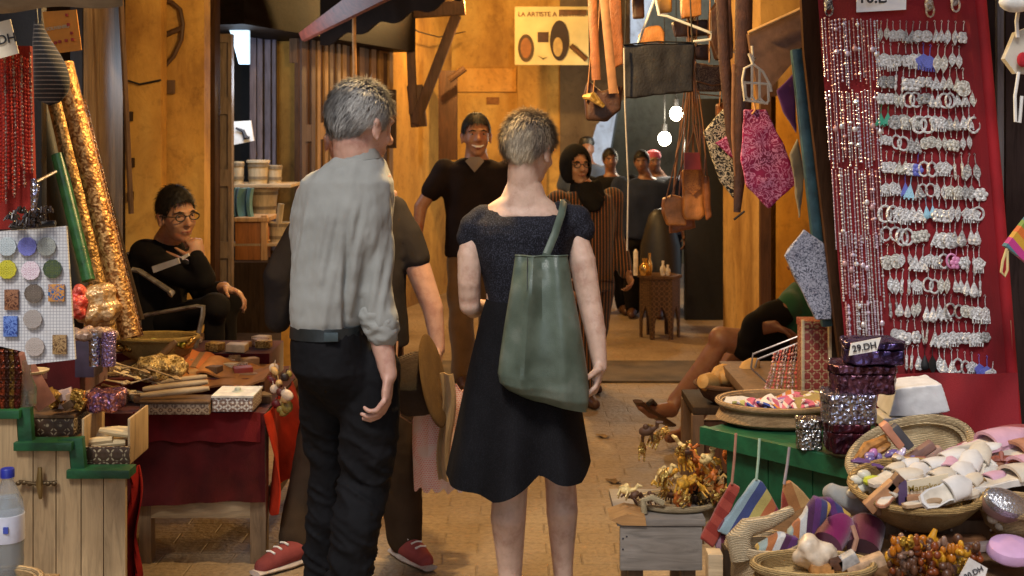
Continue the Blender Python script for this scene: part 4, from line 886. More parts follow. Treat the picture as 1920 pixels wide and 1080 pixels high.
b.limb([J(1268,748,-.1),J(1258,768,-.12),J(1222,772,-.2),J(1203,762,-.25)],[px_(14),px_(15),px_(13),px_(9)]); b.limb([J(1292,800,.1),J(1280,815,.1),J(1255,820,.05)],[px_(14),px_(14),px_(11)])
part('body',bake(b,.0075,3),SK_D2,sr)
hair(sr,hc,HH,M,H_BLK,1200,.015,1.05,seed=9)
s=MB(); s.loft([(J(1512,532),px_(24),.07,0),(J(1510,552),px_(44),.12,0),(J(1500,620),px_(48),.14,0),(J(1480,660),px_(52),.15,0)]); s.limb([J(1506,560,0),J(1480,574,-.09)],[px_(25),px_(27)]); clothes(sr,'shirt',s,fabric((.02,.075,.035)),.012,4,folds(.01,9,9,9))
s=MB(); s.limb([J(1500,572,-.02),J(1470,582,-.08),J(1415,608,-.2)],[px_(28),px_(27),px_(24)]); s.limb([J(1412,618,-.2),J(1405,634,-.2)],[px_(22),px_(18)]); s.limb([J(1480,655,-.05),J(1400,645,-.14)],[px_(34),px_(30)]); s.limb([J(1485,664,.15),J(1425,658,.1)],[px_(34),px_(30)]); clothes(sr,'black_shorts',s,BLKC,.012,4,folds(.01,9,9,9))
m=MB(); m.tube([J(1196,752,-.28),J(1210,768,-.23),J(1256,796,-.1)],[.03,.045,.04],12,True,.3); part('sandal',m,M_LEATHD,sr)
m=MB(); m.tube([J(1215,758,-.28),J(1222,752,-.24),J(1236,768,-.12)],.012,8); part('sandal_strap',m,M_BLACK,sr)
m=MB(); m.box(J(1480,692,.05),(.45,.4,.05),bev=.01)
st=thing('low_stool','low dark wooden stool under the bare-legged person','stool',Vector((J(1480,0).x,Y0,0))); part('seat',m,M_BRW,st)
for dx in(-.18,.18):
    for dy in(-.15,.2): m=MB(); z=J(1480,692).z; m.box((J(1480,0).x+dx,Y0+dy,z/2),(.04,.04,z),bev=.004); part('leg',m,M_BRW,st)
# ================================================================ LEFT STALLS
def rbox(name,x0,x1,y0,y1,Y,dep,mat,label,cat,group=None,lid=None,lidh=.25,bev=.003):
    """a lidded box whose front fills a photo rectangle"""
    a=P(x0,y1,Y); b=P(x1,y0,Y); t=thing(name,label,cat,Vector(((a.x+b.x)/2,Y+dep/2,a.z)),group); H=b.z-a.z; zl=a.z+H*(1-lidh)
    m=MB(); m.box(((a.x+b.x)/2,Y+dep/2,(a.z+zl)/2-.0008),(b.x-a.x,dep,zl-a.z-.0016),bev=bev); part('body',m,mat,t)
    m=MB(); m.box(((a.x+b.x)/2,Y+dep/2,(b.z+zl)/2),(b.x-a.x+.006,dep+.006,b.z-zl),bev=bev); part('lid',m,lid or mat,t)
    return t
# plank cabinet with stepped green top
Yc=3.9
cab=thing('plank_cabinet','pale plank cabinet with a stepped green trimmed top','cabinet',Vector((P(110,0,Yc).x,Yc+.25,0)))
prof=[(-60,772),(30,772),(34,836),(128,828),(133,888),(236,880)]
m=MB(); zb=.0
poly=[P(x,y,Yc) for x,y in prof]; xr=P(236,0,Yc).x; xl=P(-60,0,Yc).x
m.prism([Vector((xl,Yc,0))]+poly+[Vector((xr,Yc,0))],(-.17,.5,0)); part('carcass',m,M_BRW,cab)
xs=[-60,62,105,152,194,236]
for a,b in zip(xs,xs[1:]):
    def top(x):
        for (p,q) in zip(prof,prof[1:]):
            if p[0]<=x<=q[0] and q[0]>p[0]: return p[1]+(q[1]-p[1])*(x-p[0])/(q[0]-p[0])
        return 880
    ys=[]; A=a+1.; B=b-1.
    br=[x for x,_ in prof if A<x<B]; pts=[(A,top(A)+4)]+[(x,y+4) for x,y in prof if A<x<B]+[(B,top(B)+4)]
    m=MB(); up=[P(x,y,Yc-.018) for x,y in pts]; m.prism([Vector((up[0].x,Yc-.018,.01))]+up+[Vector((up[-1].x,Yc-.018,.01))],(0,.018,0)); part('plank',m,M_PINE,cab)
for (p,q) in zip(prof,prof[1:]):
    A=P(p[0],p[1],Yc-.03); B=P(q[0],q[1],Yc-.03); d=B-A
    m=MB(); m.box((A+B)/2+Vector((0,.03,-.008)),(.028,.075,d.length+.026),d.to_track_quat('Z','Y').to_matrix() if abs(d.x)<abs(d.z) else Matrix.Rotation(R(90),3,'Y'),bev=.003) if abs(d.x)<abs(d.z) else m.box((A+B)/2+Vector((0,.03,-.008)),(d.length+.024,.075,.026),bev=.003); part('green_trim',m,M_GREEN,cab)
l=MB(); c=P(70,905,Yc-.03); l.tube([c+Vector((-.055,0,.004)),c+Vector((0,-.012,0)),c+Vector((.06,0,.002))],.005); 
for i in range(7): l.ell(c+Vector((-.055+.018*i,-.008,.002*math.sin(i*2))),(.009,.005,.007))
part('latch_chain',l,plain((.12,.08,.04),.4,.8),cab)
l=MB(); l.tube([c+Vector((.012,-.012,.05)),c+Vector((.012,-.016,0)),c+Vector((.014,-.012,-.045))],[.006,.011,.005]); part('latch_pin',l,plain((.35,.25,.1),.4,.8),cab)
# carved boxes on the steps
BRX=inlay((.42,.33,.2),(.07,.035,.018),24)
rbox('carved_box',38,138,778,822,3.98,.2,BRX,'carved wooden box with dark rosettes on the upper step of the cabinet','box','carved boxes',M_BRW,.15)
t=thing('carved_tray','open carved box of wooden sticks on the lowest step of the cabinet','box',P(198,875,3.96),'carved boxes')
m=MB(); m.pbox(153,243,838,872,3.94,.012); part('front',m,BRX,t)
for x0,x1 in((153,158),(239,244)): m=MB(); m.pbox(x0,x1,785,871,3.952,.2); part('side',m,M_PINE,t)
m=MB(); m.pbox(153,243,866,873,3.955,.2); part('bottom',m,M_BRW,t)
rr=random.Random(3)
M_STICK=wood((.8,.62,.34),.75,'x')
for i in range(11):
    c=P(163+rr.random()*62,858-i*5.2,4.0+rr.random()*.1); a=rr.uniform(-.35,.35); d=Vector((math.cos(a),rr.uniform(-.3,.3),math.sin(a)*.4))*.055
    m=MB(); m.tube([c-d,c,c+d*.95],[.009,.013,.010],8); solo('carved_stick',m,M_STICK,f'pale carved stick, {ORD[i]} up in the open carved box of sticks','stick','sticks in the carved box')
# big low table with red cloths
Yt=4.7; tb=thing('market_table','low wooden market table draped in dark red cloth','table',Vector((P(370,0,Yt).x,Yt+.45,0)))
zt=P(0,770,Yt).z; xa=P(60,0,Yt).x; xb=P(500,0,Yt).x
m=MB(); m.box(((xa+xb)/2,Yt+.45,zt-.03),(xb-xa,.9,.03)); part('table_top',m,M_BRW,tb)
m=MB(); m.pbox(262,496,940,972,Yt-.01,.05); part('rail',m,M_PINEX,tb)
for x0,x1,yy in((470,500,Yt-.015),(262,285,Yt-.012),(470,500,Yt+.82)):
    m=MB(); a=P(x0,0,Yt).x; b=P(x1,0,Yt).x; m.box(((a+b)/2,yy+.03,(zt-.05)/2),(b-a,.06,zt-.05),bev=.004); part('leg',m,wood((.3,.2,.11),.5),tb)
m=MB(); m.pbox(285,470,1022,1046,Yt+.35,.05); part('stretcher',m,M_OLDW,tb)
m=MB(); m.box((xb-.03,Yt+.42,.18),(.03,.75,.05)); part('side_rail',m,M_BRW,tb)
m=MB()
def tc(u,v):
    x=60+u*438
    if v<.45: w=v/.45; return Vector((P(x,0,Yt).x,Yt+.9-.92*w,zt-.008))
    w=(v-.45)/.55; p=P(x,770+w*(172-4*math.sin(u*9)),Yt-.02); return p+Vector((0,-.012-.008*math.sin(u*40+w*2)*w-.01*noise.noise(Vector((u*9,w*3,0))),0))
m.grid(tc,70,30,.004); solo('table_cloth',m,M_DRED,'very dark red cloth covering the top and front of the low table','cloth')
m=MB(); m.grid(lambda u,v:P(250+u*238,772+v*56+2*math.sin(u*20),Yt-.045)+Vector((0,-.006*math.sin(u*23),0)),40,8,.003); solo('cloth_band',m,fabric((.13,.006,.008),250,.3),'brighter dark red band along the top of the table front','cloth')
def rc(u,v):
    y=Yt-.06+u*.62; x=P(490,0,Yt).x+.02+.03*math.sin(u*10+v*3)*(.3+v)+.045*v*(1-u); z=zt-.002-v*(.36-.1*u+.03*math.sin(u*14))
    return Vector((x+.05*math.sin(v*3)*u,y,z))
m=MB(); m.grid(rc,40,24,.004); solo('orange_red_cloth',m,fabric((.42,.028,.008),250,.45,.9,0),'bright orange-red cloth hanging from the right end of the low table','cloth')
def rc2(u,v):
    w=10+8*math.sin(v*3.1); return P(250+(u-.5)*2*w*.9+5*math.sin(v*8),875+v*215,4.12)+Vector((0,.03*math.sin(u*9+v*4),0))
m=MB(); m.grid(rc2,14,30,.004); solo('red_scarf',m,fabric((.25,.012,.01),200,.5,.9,0),'narrow red scarf hanging at the corner of the plank cabinet','scarf')
m=MB(); m.tube([P(248,800,4.05),P(252,850,4.07),P(246,880,4.08)],.004); solo('cord',m,M_STRAP,'thin cord holding the red scarf','cord')
# things on the table
rbox('inlaid_box',398,474,742,772,4.62,.17,inlay((.72,.66,.58),(.25,.16,.12),30),'white inlaid box with star pattern at the right end of the low table','box',None,plain((.72,.68,.6),.45),.12)
c=P(446,742,4.70); m=MB(); m.lathe([(.05,0),(.04,.012),(.012,.02),(.012,.03),(.001,.034)],c+Vector((0,.0,.0)),8); part('knob',m,plain((.5,.55,.5),.4),bpy.data.objects['inlaid_box'])
for dx in(-.05,.05): m=MB(); m.box(c+Vector((dx,0,.0025)),(.014,.16,.003)); part('inlay_strip',m,wood((.35,.2,.12)),bpy.data.objects['inlaid_box'])
rbox('long_box',262,392,752,778,4.6,.11,inlay((.13,.07,.04),(.35,.25,.16),30),'long dark inlaid box in front of the white sticks','box',None,M_BRW,.2)
rbox('cigar_box',392,496,700,742,4.98,.2,wood((.3,.16,.07),.6,'x'),'plain brown box under the orange paper bags','box',None,wood((.4,.22,.1),.6,'x'),.3)
for i,(x0,y0,x1,y1,r,Y,l) in enumerate(((264,742,392,728,.011,4.62,'front pale rolled stick lying on the long box'),(268,730,390,716,.011,4.7,'second pale rolled stick behind the front one'),(285,718,388,706,.010,4.8,'third pale rolled stick at the back of the bundle'),(270,700,330,640,.014,4.9,'dark-edged wooden paddle leaning over the sticks'))):
    m=MB(); A=P(x0,y0,Y);B=P(x1,y1,Y+.02); m.tube([A,A.lerp(B,.1),A.lerp(B,.5),A.lerp(B,.9),B],[r*.7,r,r*1.1,r,r*.7],10); solo('wooden_stick' if i<3 else 'paddle',m,M_LTW if i<3 else M_BRW,l,'stick','sticks across the long box')
# wooden spoons / figures pile
rr=random.Random(12); pil=[]
for i in range(20):
    pil.append((205+rr.random()*105,742-rr.random()*62,4.62+rr.random()*.4))
pil.sort()
for i,(x,y,Y) in enumerate(pil):
    c=P(x,y,Y); c.z=max(c.z,zt+.012); a=rr.uniform(-.9,.5); d=Vector((math.cos(a),rr.uniform(-.4,.4),math.sin(a)*.5))*rr.uniform(.04,.075)
    m=MB(); m.tube([c-d,c-d*.6,c+d*.5,c+d*.7,c+d*1.05],[.009,.005,.005,.015,.006],8,True,.6); solo('wooden_spoon',m,rr.choice([M_STICK,M_LTW,M_PINE]),f'small pale wooden spoon, {ORD[i]} from the left in the pile behind the carved boxes','spoon','wooden spoons piled on the low table')
# wicker boat basket of trimmings
def basket(name,c,rx,ry,h,label,cat='basket',group=None,mat=None,M=None,foot=.6,th=.012,handles=0,n=44):
    t=thing(name,label,cat,c,group); prof=[(foot,0),(foot+.2,h*.25),(.93,h*.75),(1,h),(1-th/rx*1.4,h),(.9,h*.72),(foot+.12,h*.28),(.001,h*.12)]
    Mx=M or Matrix.Identity(3)
    m=MB(); m.lathe([(r*1,z) for r,z in prof],c,n,Mx,rx,ry); part('bowl',m,mat or wicker('a88a5c'),t)
    m=MB(); pts=[Vector(c)+Mx@Vector((rx*.985*math.cos(a),ry*.985*math.sin(a),h)) for a in [R(x) for x in range(0,361,12)]]; m.tube(pts,th*.75,8,False); part('rim',m,mat or wicker('b89a6a'),t)
    return t
basket('boat_basket',P(294,672,5.05),.165,.10,.085,'long woven basket with green and gold trimming on the low table',group=None,mat=wicker('b0924e',.9))
rr=random.Random(5)
for i in range(9):
    c=P(228+i*16,650-i*1.2+rr.uniform(-4,4),5.0); m=MB(); m.ell(c,(.028,.03,.016),Matrix.Rotation(rr.uniform(-1,1),3,'Y'),10,7); solo('trinket',m,rr.choice([foil('b8a050','6a7a20',40),plain((.4,.42,.1),.5),foil('c8a860','8a6a30',60)]),f'small green-gold trinket, {ORD[i]} from the left in the long woven basket','trinket','trinkets in the long basket')
m=MB(); m.ell(P(300,690,4.85),(.11,.08,.05)); solo('gold_pouch',bake(m,.008,2,folds(.016,30,30,30)),foil('d8bc80','7a6030',70,.4,.4,.6),'crumpled gold cellophane pouch in the middle of the low table','pouch')
# orange paper bags
for i,(x0,x1,y,Y,cc,l) in enumerate(((320,418,686,5.05,'b0601c','orange paper bag with a slanted grey stripe on the low table'),(372,505,700,5.0,'a87038','long tan and orange paper bag on top of the brown box'),(330,500,712,4.93,'a06a38','brown paper bag beneath the orange ones'))):
    m=MB(); a=P(x0,y,Y);b=P(x1,y,Y)
    m.grid(lambda u,v:Vector((a.x+(b.x-a.x)*u+.02*v,Y-.06+.16*v,a.z+.012*math.sin(u*5+i)+.03*v-.03*(u-.4)*(1-i*.5)+.006*math.sin(u*14))),24,8,.008); solo('paper_bag',m,stripes([cc,cc,cc,'7c5b35'],'x',.09) if i==0 else plain(cc,.7,var=.3,scale=14),l,'paper bag','paper bags on the low table')
m=MB(); m.pbox(395,462,694,698,4.90,.004); 
# bunch of charms hanging off the table corner
rr=random.Random(21)
for i in range(16):
    y=690+i*5.6; c=P(528+rr.uniform(-20,22)*(1.1-i/22),y,4.75+rr.uniform(-.06,.06)); m=MB(); m.ell(c,(rr.uniform(.012,.022),.012,rr.uniform(.012,.026)),Matrix.Rotation(rr.uniform(-1,1),3,'Y'),9,6)
    m.tube([c,c+Vector((rr.uniform(-.01,.01),0,.03))],.002,5)
    solo('charm',m,plain(rr.choice(['5a2a22','c9a36a','2a1c18','8c7a3a','d8c0a8','6a1c1c']),.45),f'little carved charm, {ORD[i]} down the bunch hanging at the table corner','charm','bunch of charms at the table corner')
# wrapped bundles
def blob(name,c,r,mat,label,cat,group=None,amp=.006,f=35,vox=.005,M=None,shape='e'):
    m=MB(); 
    if shape=='e': m.ell(c,r,M,20,14)
    else: m.box(c,(r[0]*2,r[1]*2,r[2]*2),M,bev=min(r)*.5)
    return solo(name,bake(m,vox,2,folds(amp,f,f,f,rnd.random()*9)),mat,label,cat,group)
PURF=foil('7a5a86','c07a70',42,.25,.75); SILF=foil('b9bac6','86809a',42,.16); 
blob('bangle_bundle',P(198,750,4.08),(.056,.05,.032),PURF,'purple and pink foil-wrapped bundle above the open carved box','bundle',shape='b')
blob('clear_bag',P(182,574,4.3),(.08,.06,.075),foil('b88a52','e0c090',30,.3,.35),'crumpled golden cellophane bag beside the patterned board','bag',amp=.02,f=22)
blob('red_packet',P(148,566,4.25),(.032,.03,.062),foil('c23a30','e07060',34,.35,.25),'small crumpled red and pink packet beside the patterned board','packet',amp=.01)
blob('packet_row',P(172,626,4.15),(.08,.05,.02),foil('b9a090','8a7468',30,.3,.3),'pale folded cellophane lying over the bangle tubes','cellophane',amp=.012)
for i,(x,w,cc,l) in enumerate(((178,.018,SILF,'silver tube of bangles, left of the pair under the cellophane'),(204,.022,foil('8b76a8','b8a0d0',60,.25,.8),'lilac glitter tube of bangles, right of the pair under the cellophane'))):
    m=MB(); c=P(x,686,4.12); m.lathe([(w,0),(w*1.05,.03),(w,.06),(w*1.1,.09),(w,.11),(.001,.112)],c,18); solo('bangle_tube',m,cc,l,'bangles','bangle tubes')
m=MB(); m.pbox(88,150,660,742,4.35,.3); solo('dark_red_box',m,M_DRED,'plain dark red draped box behind the carved boxes','box')
m=MB(); m.pbox(140,176,640,708,4.3,.1); solo('purple_case',m,plain((.05,.035,.06),.5),'dark purple case behind the bangle tubes','case')
# cluster of small boxes/trinkets on left cabinet
rr=random.Random(31)
for i in range(14):
    x=92+i*5.4; c=P(x,752+rr.uniform(-14,14),3.98+rr.uniform(0,.12)); m=MB(); m.box(c,(rr.uniform(.02,.04),.03,rr.uniform(.018,.04)),Matrix.Rotation(rr.uniform(-.6,.6),3,'Y'),bev=.003)
    solo('small_box',m,rr.choice([foil('c9a050','8a6428',50,.35,.7),plain((.5,.32,.2),.5),M_BRW,plain((.55,.4,.35),.5)]),f'tiny trinket box, {ORD[i]} from the left above the carved box','trinket box','trinket boxes on the cabinet')
m=MB(); A=P(32,666,3.8);B=P(86,760,3.85); d=B-A; m.box((A+B)/2,(.035,.06,d.length),d.to_track_quat('Z','Y').to_matrix(),bev=.004); solo('pink_case',m,plain((.3,.13,.09),.5),'long pinkish wooden case leaning at the left edge','case')
m=MB(); m.lathe([(.02,0),(.045,.015),(.047,.02),(.001,.022)],P(62,706,3.85),20); solo('small_dish',m,plain('cdb890',.5),'small pale dish under the patterned board','dish')
m=MB(); m.lathe([(.028,0),(.03,.05),(.012,.09),(.012,.13),(.001,.135)],P(50,760,3.75),14); solo('glass_vial',m,glass('c8d0c8'),'small clear glass vial at the left edge','vial')
for i in range(5):
    x=-6+i*9; m=MB(); m.tube([P(x,655,3.7),P(x+4,700,3.7),P(x+2,764,3.72)],[.006,.012,.010],8); solo('bead_string',m,foil(['6a1e10','8a3a1a','3a1a10','7a5a20','5a1a14'][i],'2a1008',60,.3,.5),f'dark red hanging bead string, {ORD[i]} from the left below the patterned board','bead string','dark bead strings at the left edge')
# hanging red beads panel
pn=thing('bead_display','red panel hung with coral bead necklaces at the left edge','panel',P(20,430,3.5))
m=MB(); m.prism([P(-60,86,3.55),P(56,86,3.55),P(64,380,3.55),P(20,430,3.55),P(-60,430,3.55)],(0,.02,0)); part('backing',m,velvet('8a1a10'),pn)
rr=random.Random(4); BR=[foil('c02a1a','8a1208',160,.3,.2,.6),foil('d8482a','a02010',160,.3,.2,.6),foil('b0a090','8a2018',120,.25,.5,.6)]
def beads(pts,r,mat,label,gname,name='bead_necklace',step=2.4,fl=.35):
    m=MB(); 
    for a,b in zip(pts,pts[1:]):
        n=max(1,int((b-a).length/(r*step)))
        for i in range(n): q=a.lerp(b,i/n); rr_=r*rr.uniform(.7,1.25); m.ell(q,rr_,None,6,4)
    m.tube(pts,r*fl,5); return solo(name,m,mat,label,'necklace',gname)
for i in range(12):
    x=-2+i*5.3; y0=98+rr.uniform(0,14); y1=(390-rr.uniform(0,40)) if x<35 else 360-rr.uniform(0,50)
    pts=[P(x,y0,3.52),P(x+3+rr.uniform(-2,2),(y0+y1)/2,3.52),P(x+4+rr.uniform(-2,2),y1,3.52)]
    beads(pts,.0042,BR[i%3],f'coral red bead necklace, {ORD[i]} from the left on the red panel','coral necklaces on the red panel')
t=thing('price_sign','white card price sign reading 1.DH at the top left','sign',P(12,112,3.45))
m=MB(); m.prism([P(-30,48,3.45),P(19,36,3.45),P(35,100,3.45),P(-30,118,3.45)],(0,.004,0)); part('card',m,plain('e8dcc4',.7,var=.06),t); text('1.DH',P(4,75,3.446),.068,M_INK,t,bold=.012,rz=R(11))
# striped cap hanging
cp=thing('knitted_hat','black knitted cap with thin grey stripes hanging at the upper left','cap',P(98,190,3.75))
def capf(u,v):
    a=2*math.pi*u; x0=64-2*v; x1=80+50*math.sin(min(1,v*1.1)*math.pi*.62)**1.6*(1 if v<.8 else math.sqrt(max(0,1-((v-.8)/.2)**2))*.7+.3); x=(x0+x1)/2+(x1-x0)/2*math.cos(a); return P(x,40+v*150+ (8*math.cos(a)*v),3.75)+Vector((0,math.sin(a)*.05*math.sin(v*2.9+.15),0))
m=MB(); m.grid(capf,36,30); part('knit',m,stripes(['0b0a0a','0b0a0a','0b0a0a','6a6258'],'z',.0125,weave=300),cp)
m=MB(); m.tube([P(66,-10,3.74),P(70,45,3.74)],.004); part('loop',m,M_BLACK,cp)
# poster
t=thing('yellow_notice','yellow-orange paper notice with red marks above the gold rolls','notice',P(115,100,4.1))
m=MB(); m.prism([P(80,22,4.1),P(143,18,4.1),P(153,94,4.1),P(90,102,4.1)],(0,.004,0)); part('sheet',m,plain('d08420',.6,var=.2,scale=10),t)
text('SOUVENIRS',P(108,52,4.096),.075,plain((.5,.42,.25),.7),t,rz=R(9),bold=.012)
rr=random.Random(2)
for x,y in((125,28),(128,46),(134,62),(136,74),(124,76),(112,78),(104,80)):
    m=MB(); m.box(P(x,y,4.096),(.009,.004,.009)); part('red_mark',m,plain((.35,.03,.015),.6),t)
# rolls of foil wrapping leaning
GF=foil('cfa56a','7c5c30',50,.48,.7,.45)
for i,(x0,y0,x1,y1,r,Y,mt,l) in enumerate(((96,150,208,640,.030,4.55,GF,'gold foil roll, leftmost of the leaning rolls'),(118,120,246,632,.036,4.45,foil('d0a468','7a4e24',46,.45,.7,.45),'widest gold foil roll, in the middle of the leaning rolls'),(150,190,258,632,.022,4.6,foil('6a3e1c','2e180a',40,.35,.6,.8),'thin dark bronze roll, right edge of the leaning rolls'),(108,290,166,526,.022,4.4,plain((.02,.1,.03),.35,var=.5),'dark green roll leaning in front of the gold ones'),(150,180,264,600,.013,4.7,M_DARKW,'dark rod standing for the shadow edge of the gold rolls'),(60,120,150,560,.05,4.9,M_BLACK,'black roll behind the gold rolls'))):
    m=MB(); A=P(x0,y0,Y);B=P(x1,y1,Y-.1); pts=[A.lerp(B,j/10) for j in range(11)]; m.tube(pts,[r*(1+.02*math.sin(j*2.3+i)) for j in range(11)],16); solo('wrapping_roll' if i!=4 else 'pole',m,mt,l,'roll' if i!=4 else 'pole','leaning rolls')  # the pole is painted shade, the shadow edge along the foil rolls
m=MB(); m.pbox(-60,78,-10,470,4.4,.05); solo('painted_void',m,M_BLACK,'black screen added for the dark void behind the red bead panel','screen')  # black sheet added where there is only a dark void
m=MB(); m.tube([P(60,345,3.6),P(104,322,3.9)],.005); solo('hook',m,plain((.3,.28,.26),.4,.7),'thin metal hook sticking out beside the red panel','hook')
m=MB(); m.tube([P(62,335,3.5),P(66,350,3.5),P(62,400,3.5)],[.006,.014,.006],8); solo('silver_pendant',m,SILF,'silver pendant hanging above the black hair clips','pendant')
# board of magnets
bd=thing('magnet_board','white gridded board with round tile magnets hanging at the left','board',P(70,680,3.4))
A=[P(-40,437,3.4),P(124,424,3.4),P(141,674,3.4),P(52,684,3.4),P(46,660,3.4),P(-40,640,3.4)]
t=NT('grid'); w=t.n('ShaderNodeTexBrick',Scale=1.0); w.offset=0; w.inputs['Brick Width'].default_value=.0085; w.inputs['Row Height'].default_value=.0085; w.inputs['Mortar Size'].default_value=.0008; w.inputs['Color1'].default_value=(.66,.66,.66,1); w.inputs['Color2'].default_value=(.7,.7,.7,1); w.inputs['Mortar'].default_value=(.36,.36,.4,1); t.l(t.co((1,1,1),(R(90),0,0)),w.inputs[0])
m=MB(); m.prism(A,(0,.01,0)); part('board',m,t.fin(w.outputs[0],.5),bd)
MG=[(14,462,18,'8fa3ad','c8d4d8','c','pale blue-grey rosette'),(52,462,18,'6a6fc0','8488d8','c','violet-blue'),(88,462,18,'6b7278','a4a8a0','c','grey rosette'),(14,505,18,'8a8a1c','d8d040','c','olive yellow rosette'),(58,507,18,'c08aa8','f0e4ec','c','pink and white star'),(99,504,18,'7c8a30','3a4a40','c','green and dark mosaic'),(22,562,0,'5a3020','9a6a4a','r','brown picture'),(64,550,18,'a89a8a','5a5048','c','beige and grey rosette'),(106,549,0,'3a6aa0','d09040','s','square blue and amber picture'),(20,612,0,'2a4aa0','6a8ad0','r','blue picture'),(62,598,18,'8a807a','b0a8a2','c','grey-brown'),(66,650,18,'8a7f78','c0b4ac','c','lowest grey-brown rosette'),(112,646,0,'6a4a2a','a8885a','q','brown square picture')]
for i,(x,y,r,c1,c2,s,l) in enumerate(MG):
    mt=inlay(c1,c2,70,.35) if s=='c' else damask(c1,c2,60,.06)
    m=MB(); c=P(x,y,3.393); kk=3.4/F
    if s=='c': m.lathe([(r*kk,0),(r*kk,.005),(.001,.006)],c,10,Matrix.Rotation(R(90),3,'X'))
    else: hw,hh={'r':(13,19),'s':(15,16),'q':(13,18)}[s]; m.box(c,(hw*2*kk,.008,hh*2*kk),bev=.001)
    solo('tile_magnet',m,mt,f'{l} tile magnet on the white gridded board','magnet','tile magnets on the white board')
# claw clips
rr=random.Random(9)
cl=sorted([(24+rr.random()*74,392+rr.random()*34) for _ in range(12)])
for i,(x,y) in enumerate(cl):
    c=P(x,y,3.36+rr.uniform(-.03,.03)); m=MB()
    for j in range(5): a=R(-70+j*35)+rr.uniform(-.2,.2); m.tube([c,c+Vector((math.sin(a)*.014,-.008,math.cos(a)*.012)),c+Vector((math.sin(a)*.02,-.014,math.cos(a)*.004-.006))],[.004,.0035,.002],6)
    m.ell(c,(.012,.008,.007)); solo('hair_claw',m,plain((.03,.018,.013),.25),f'dark hair claw clip, {ORD[i]} from the left on top of the white board','hair clip','hair claws on the white board')
m=MB(); m.tube([P(20,424,3.4),P(104,418,3.4)],.008); solo('clip_bar',m,M_BLACK,'black bar carrying the hair claws','bar')
# bottle
c=P(14,1086,3.2); bt=thing('water_bottle','clear plastic water bottle with a blue cap and white label','bottle',c); s_=.205/.205
H=P(14,880,3.2).z-c.z; r=.040
m=MB(); m.lathe([(r*.85,0),(r,.01),(r*.96,.03),(r,.05),(r*.96,.07),(r,.09),(r,H*.62),(r*.9,H*.72),(r*.55,H*.84),(.014,H*.9),(.014,H*.95)],c,28); part('plastic',m,glass('dfe9f2',.08,.85),bt)
m=MB(); m.lathe([(r*.78,.012),(r*.9,.02),(r*.9,H*.6),(r*.5,H*.75),(.001,H*.76)],c,20); part('water',m,glass('b8c4cc',.2,.6),bt)
m=MB(); m.lathe([(r*1.02,H*.36),(r*1.03,H*.36+.001),(r*1.03,H*.60),(r*1.02,H*.601)],c,28); part('label',m,plain('cfd4e4',.5,var=.1),bt)
m=MB(); m.lathe([(r*1.035,H*.44),(r*1.036,H*.441),(r*1.036,H*.53),(r*1.035,H*.531)],c,28); m.f=[f for f in m.f if True]; 
for dx in(-.012,.012): q=MB(); q.box(c+Vector((dx,-r*1.03,H*.49)),(.012,.004,.016)); part('label_mark',q,plain('3a4aa0',.5),bt)
m=MB(); m.lathe([(.017,H*.93),(.017,H*1.0),(.015,H*1.01),(.001,H*1.012)],c,20); part('cap',m,plain('27349a',.35),bt)
basket('shallow_basket',P(-10,1120,3.1)+Vector((0,0,-.01)),.11,.09,.05,'pale shallow basket at the bottom left corner',mat=wicker('c8a878'))
m=MB(); c=P(0,1120,3.2); m.box((c.x-.1,3.25,(c.z-.02)/2),(.34,.36,c.z-.02),bev=.004); solo('wooden_crate',m,M_PINE,'wooden crate carrying the water bottle','crate')

rr=random.Random(63); tc_=[]
for i in range(76): tc_.append((150+rr.random()*350,0,4.80+rr.random()*.66))
tc_.sort(key=lambda q:(q[0]-960)/q[2]) 
TM=[(wood((.5,.3,.13),.6,'x'),'tan wooden'),(M_BRW,'dark wooden'),(inlay((.5,.38,.22),(.15,.07,.04),60),'inlaid'),(foil('c8a860','8a6a34',80,.4,.6),'gilt'),(plain('9a3a28',.5),'red'),(plain('cdb890',.5),'cream'),(inlay((.7,.62,.5),(.25,.12,.06),70),'pale inlaid')]
for i,(x,_,Y) in enumerate(tc_):
    mt,nm=TM[rr.randrange(7)]; X=(x-960)/F*Y; h=rr.uniform(.02,.045); w=rr.uniform(.035,.08); q=Vector((X,Y,zt+h/2+.001+(.13 if Y>5.2 else .075 if Y>4.95 else 0)))
    m=MB(); m.box(q,(w,rr.uniform(.04,.07),h),Matrix.Rotation(rr.uniform(-.7,.7),3,'Z')@Matrix.Rotation(rr.uniform(-.12,.12),3,'Y'),bev=.003); solo('small_box',m,mt,f'{nm} little box, {ORD[i%19]} from left in the {ORD[i//19]} quarter of the low table','box','little boxes on the low table')

for y0,y1,h,l in((4.93,5.19,.072,'dark cloth-covered riser across the low table, front step'),(5.17,5.5,.127,'dark cloth-covered riser across the low table, back step')):
    m=MB(); a_=-1.78*y0/4.7; b_=-.98; m.box(((a_+b_)/2,(y0+y1)/2,zt+h/2-.001),(b_-a_,y1-y0-.01,h),bev=.004); solo('riser',m,M_DRED,l,'riser')
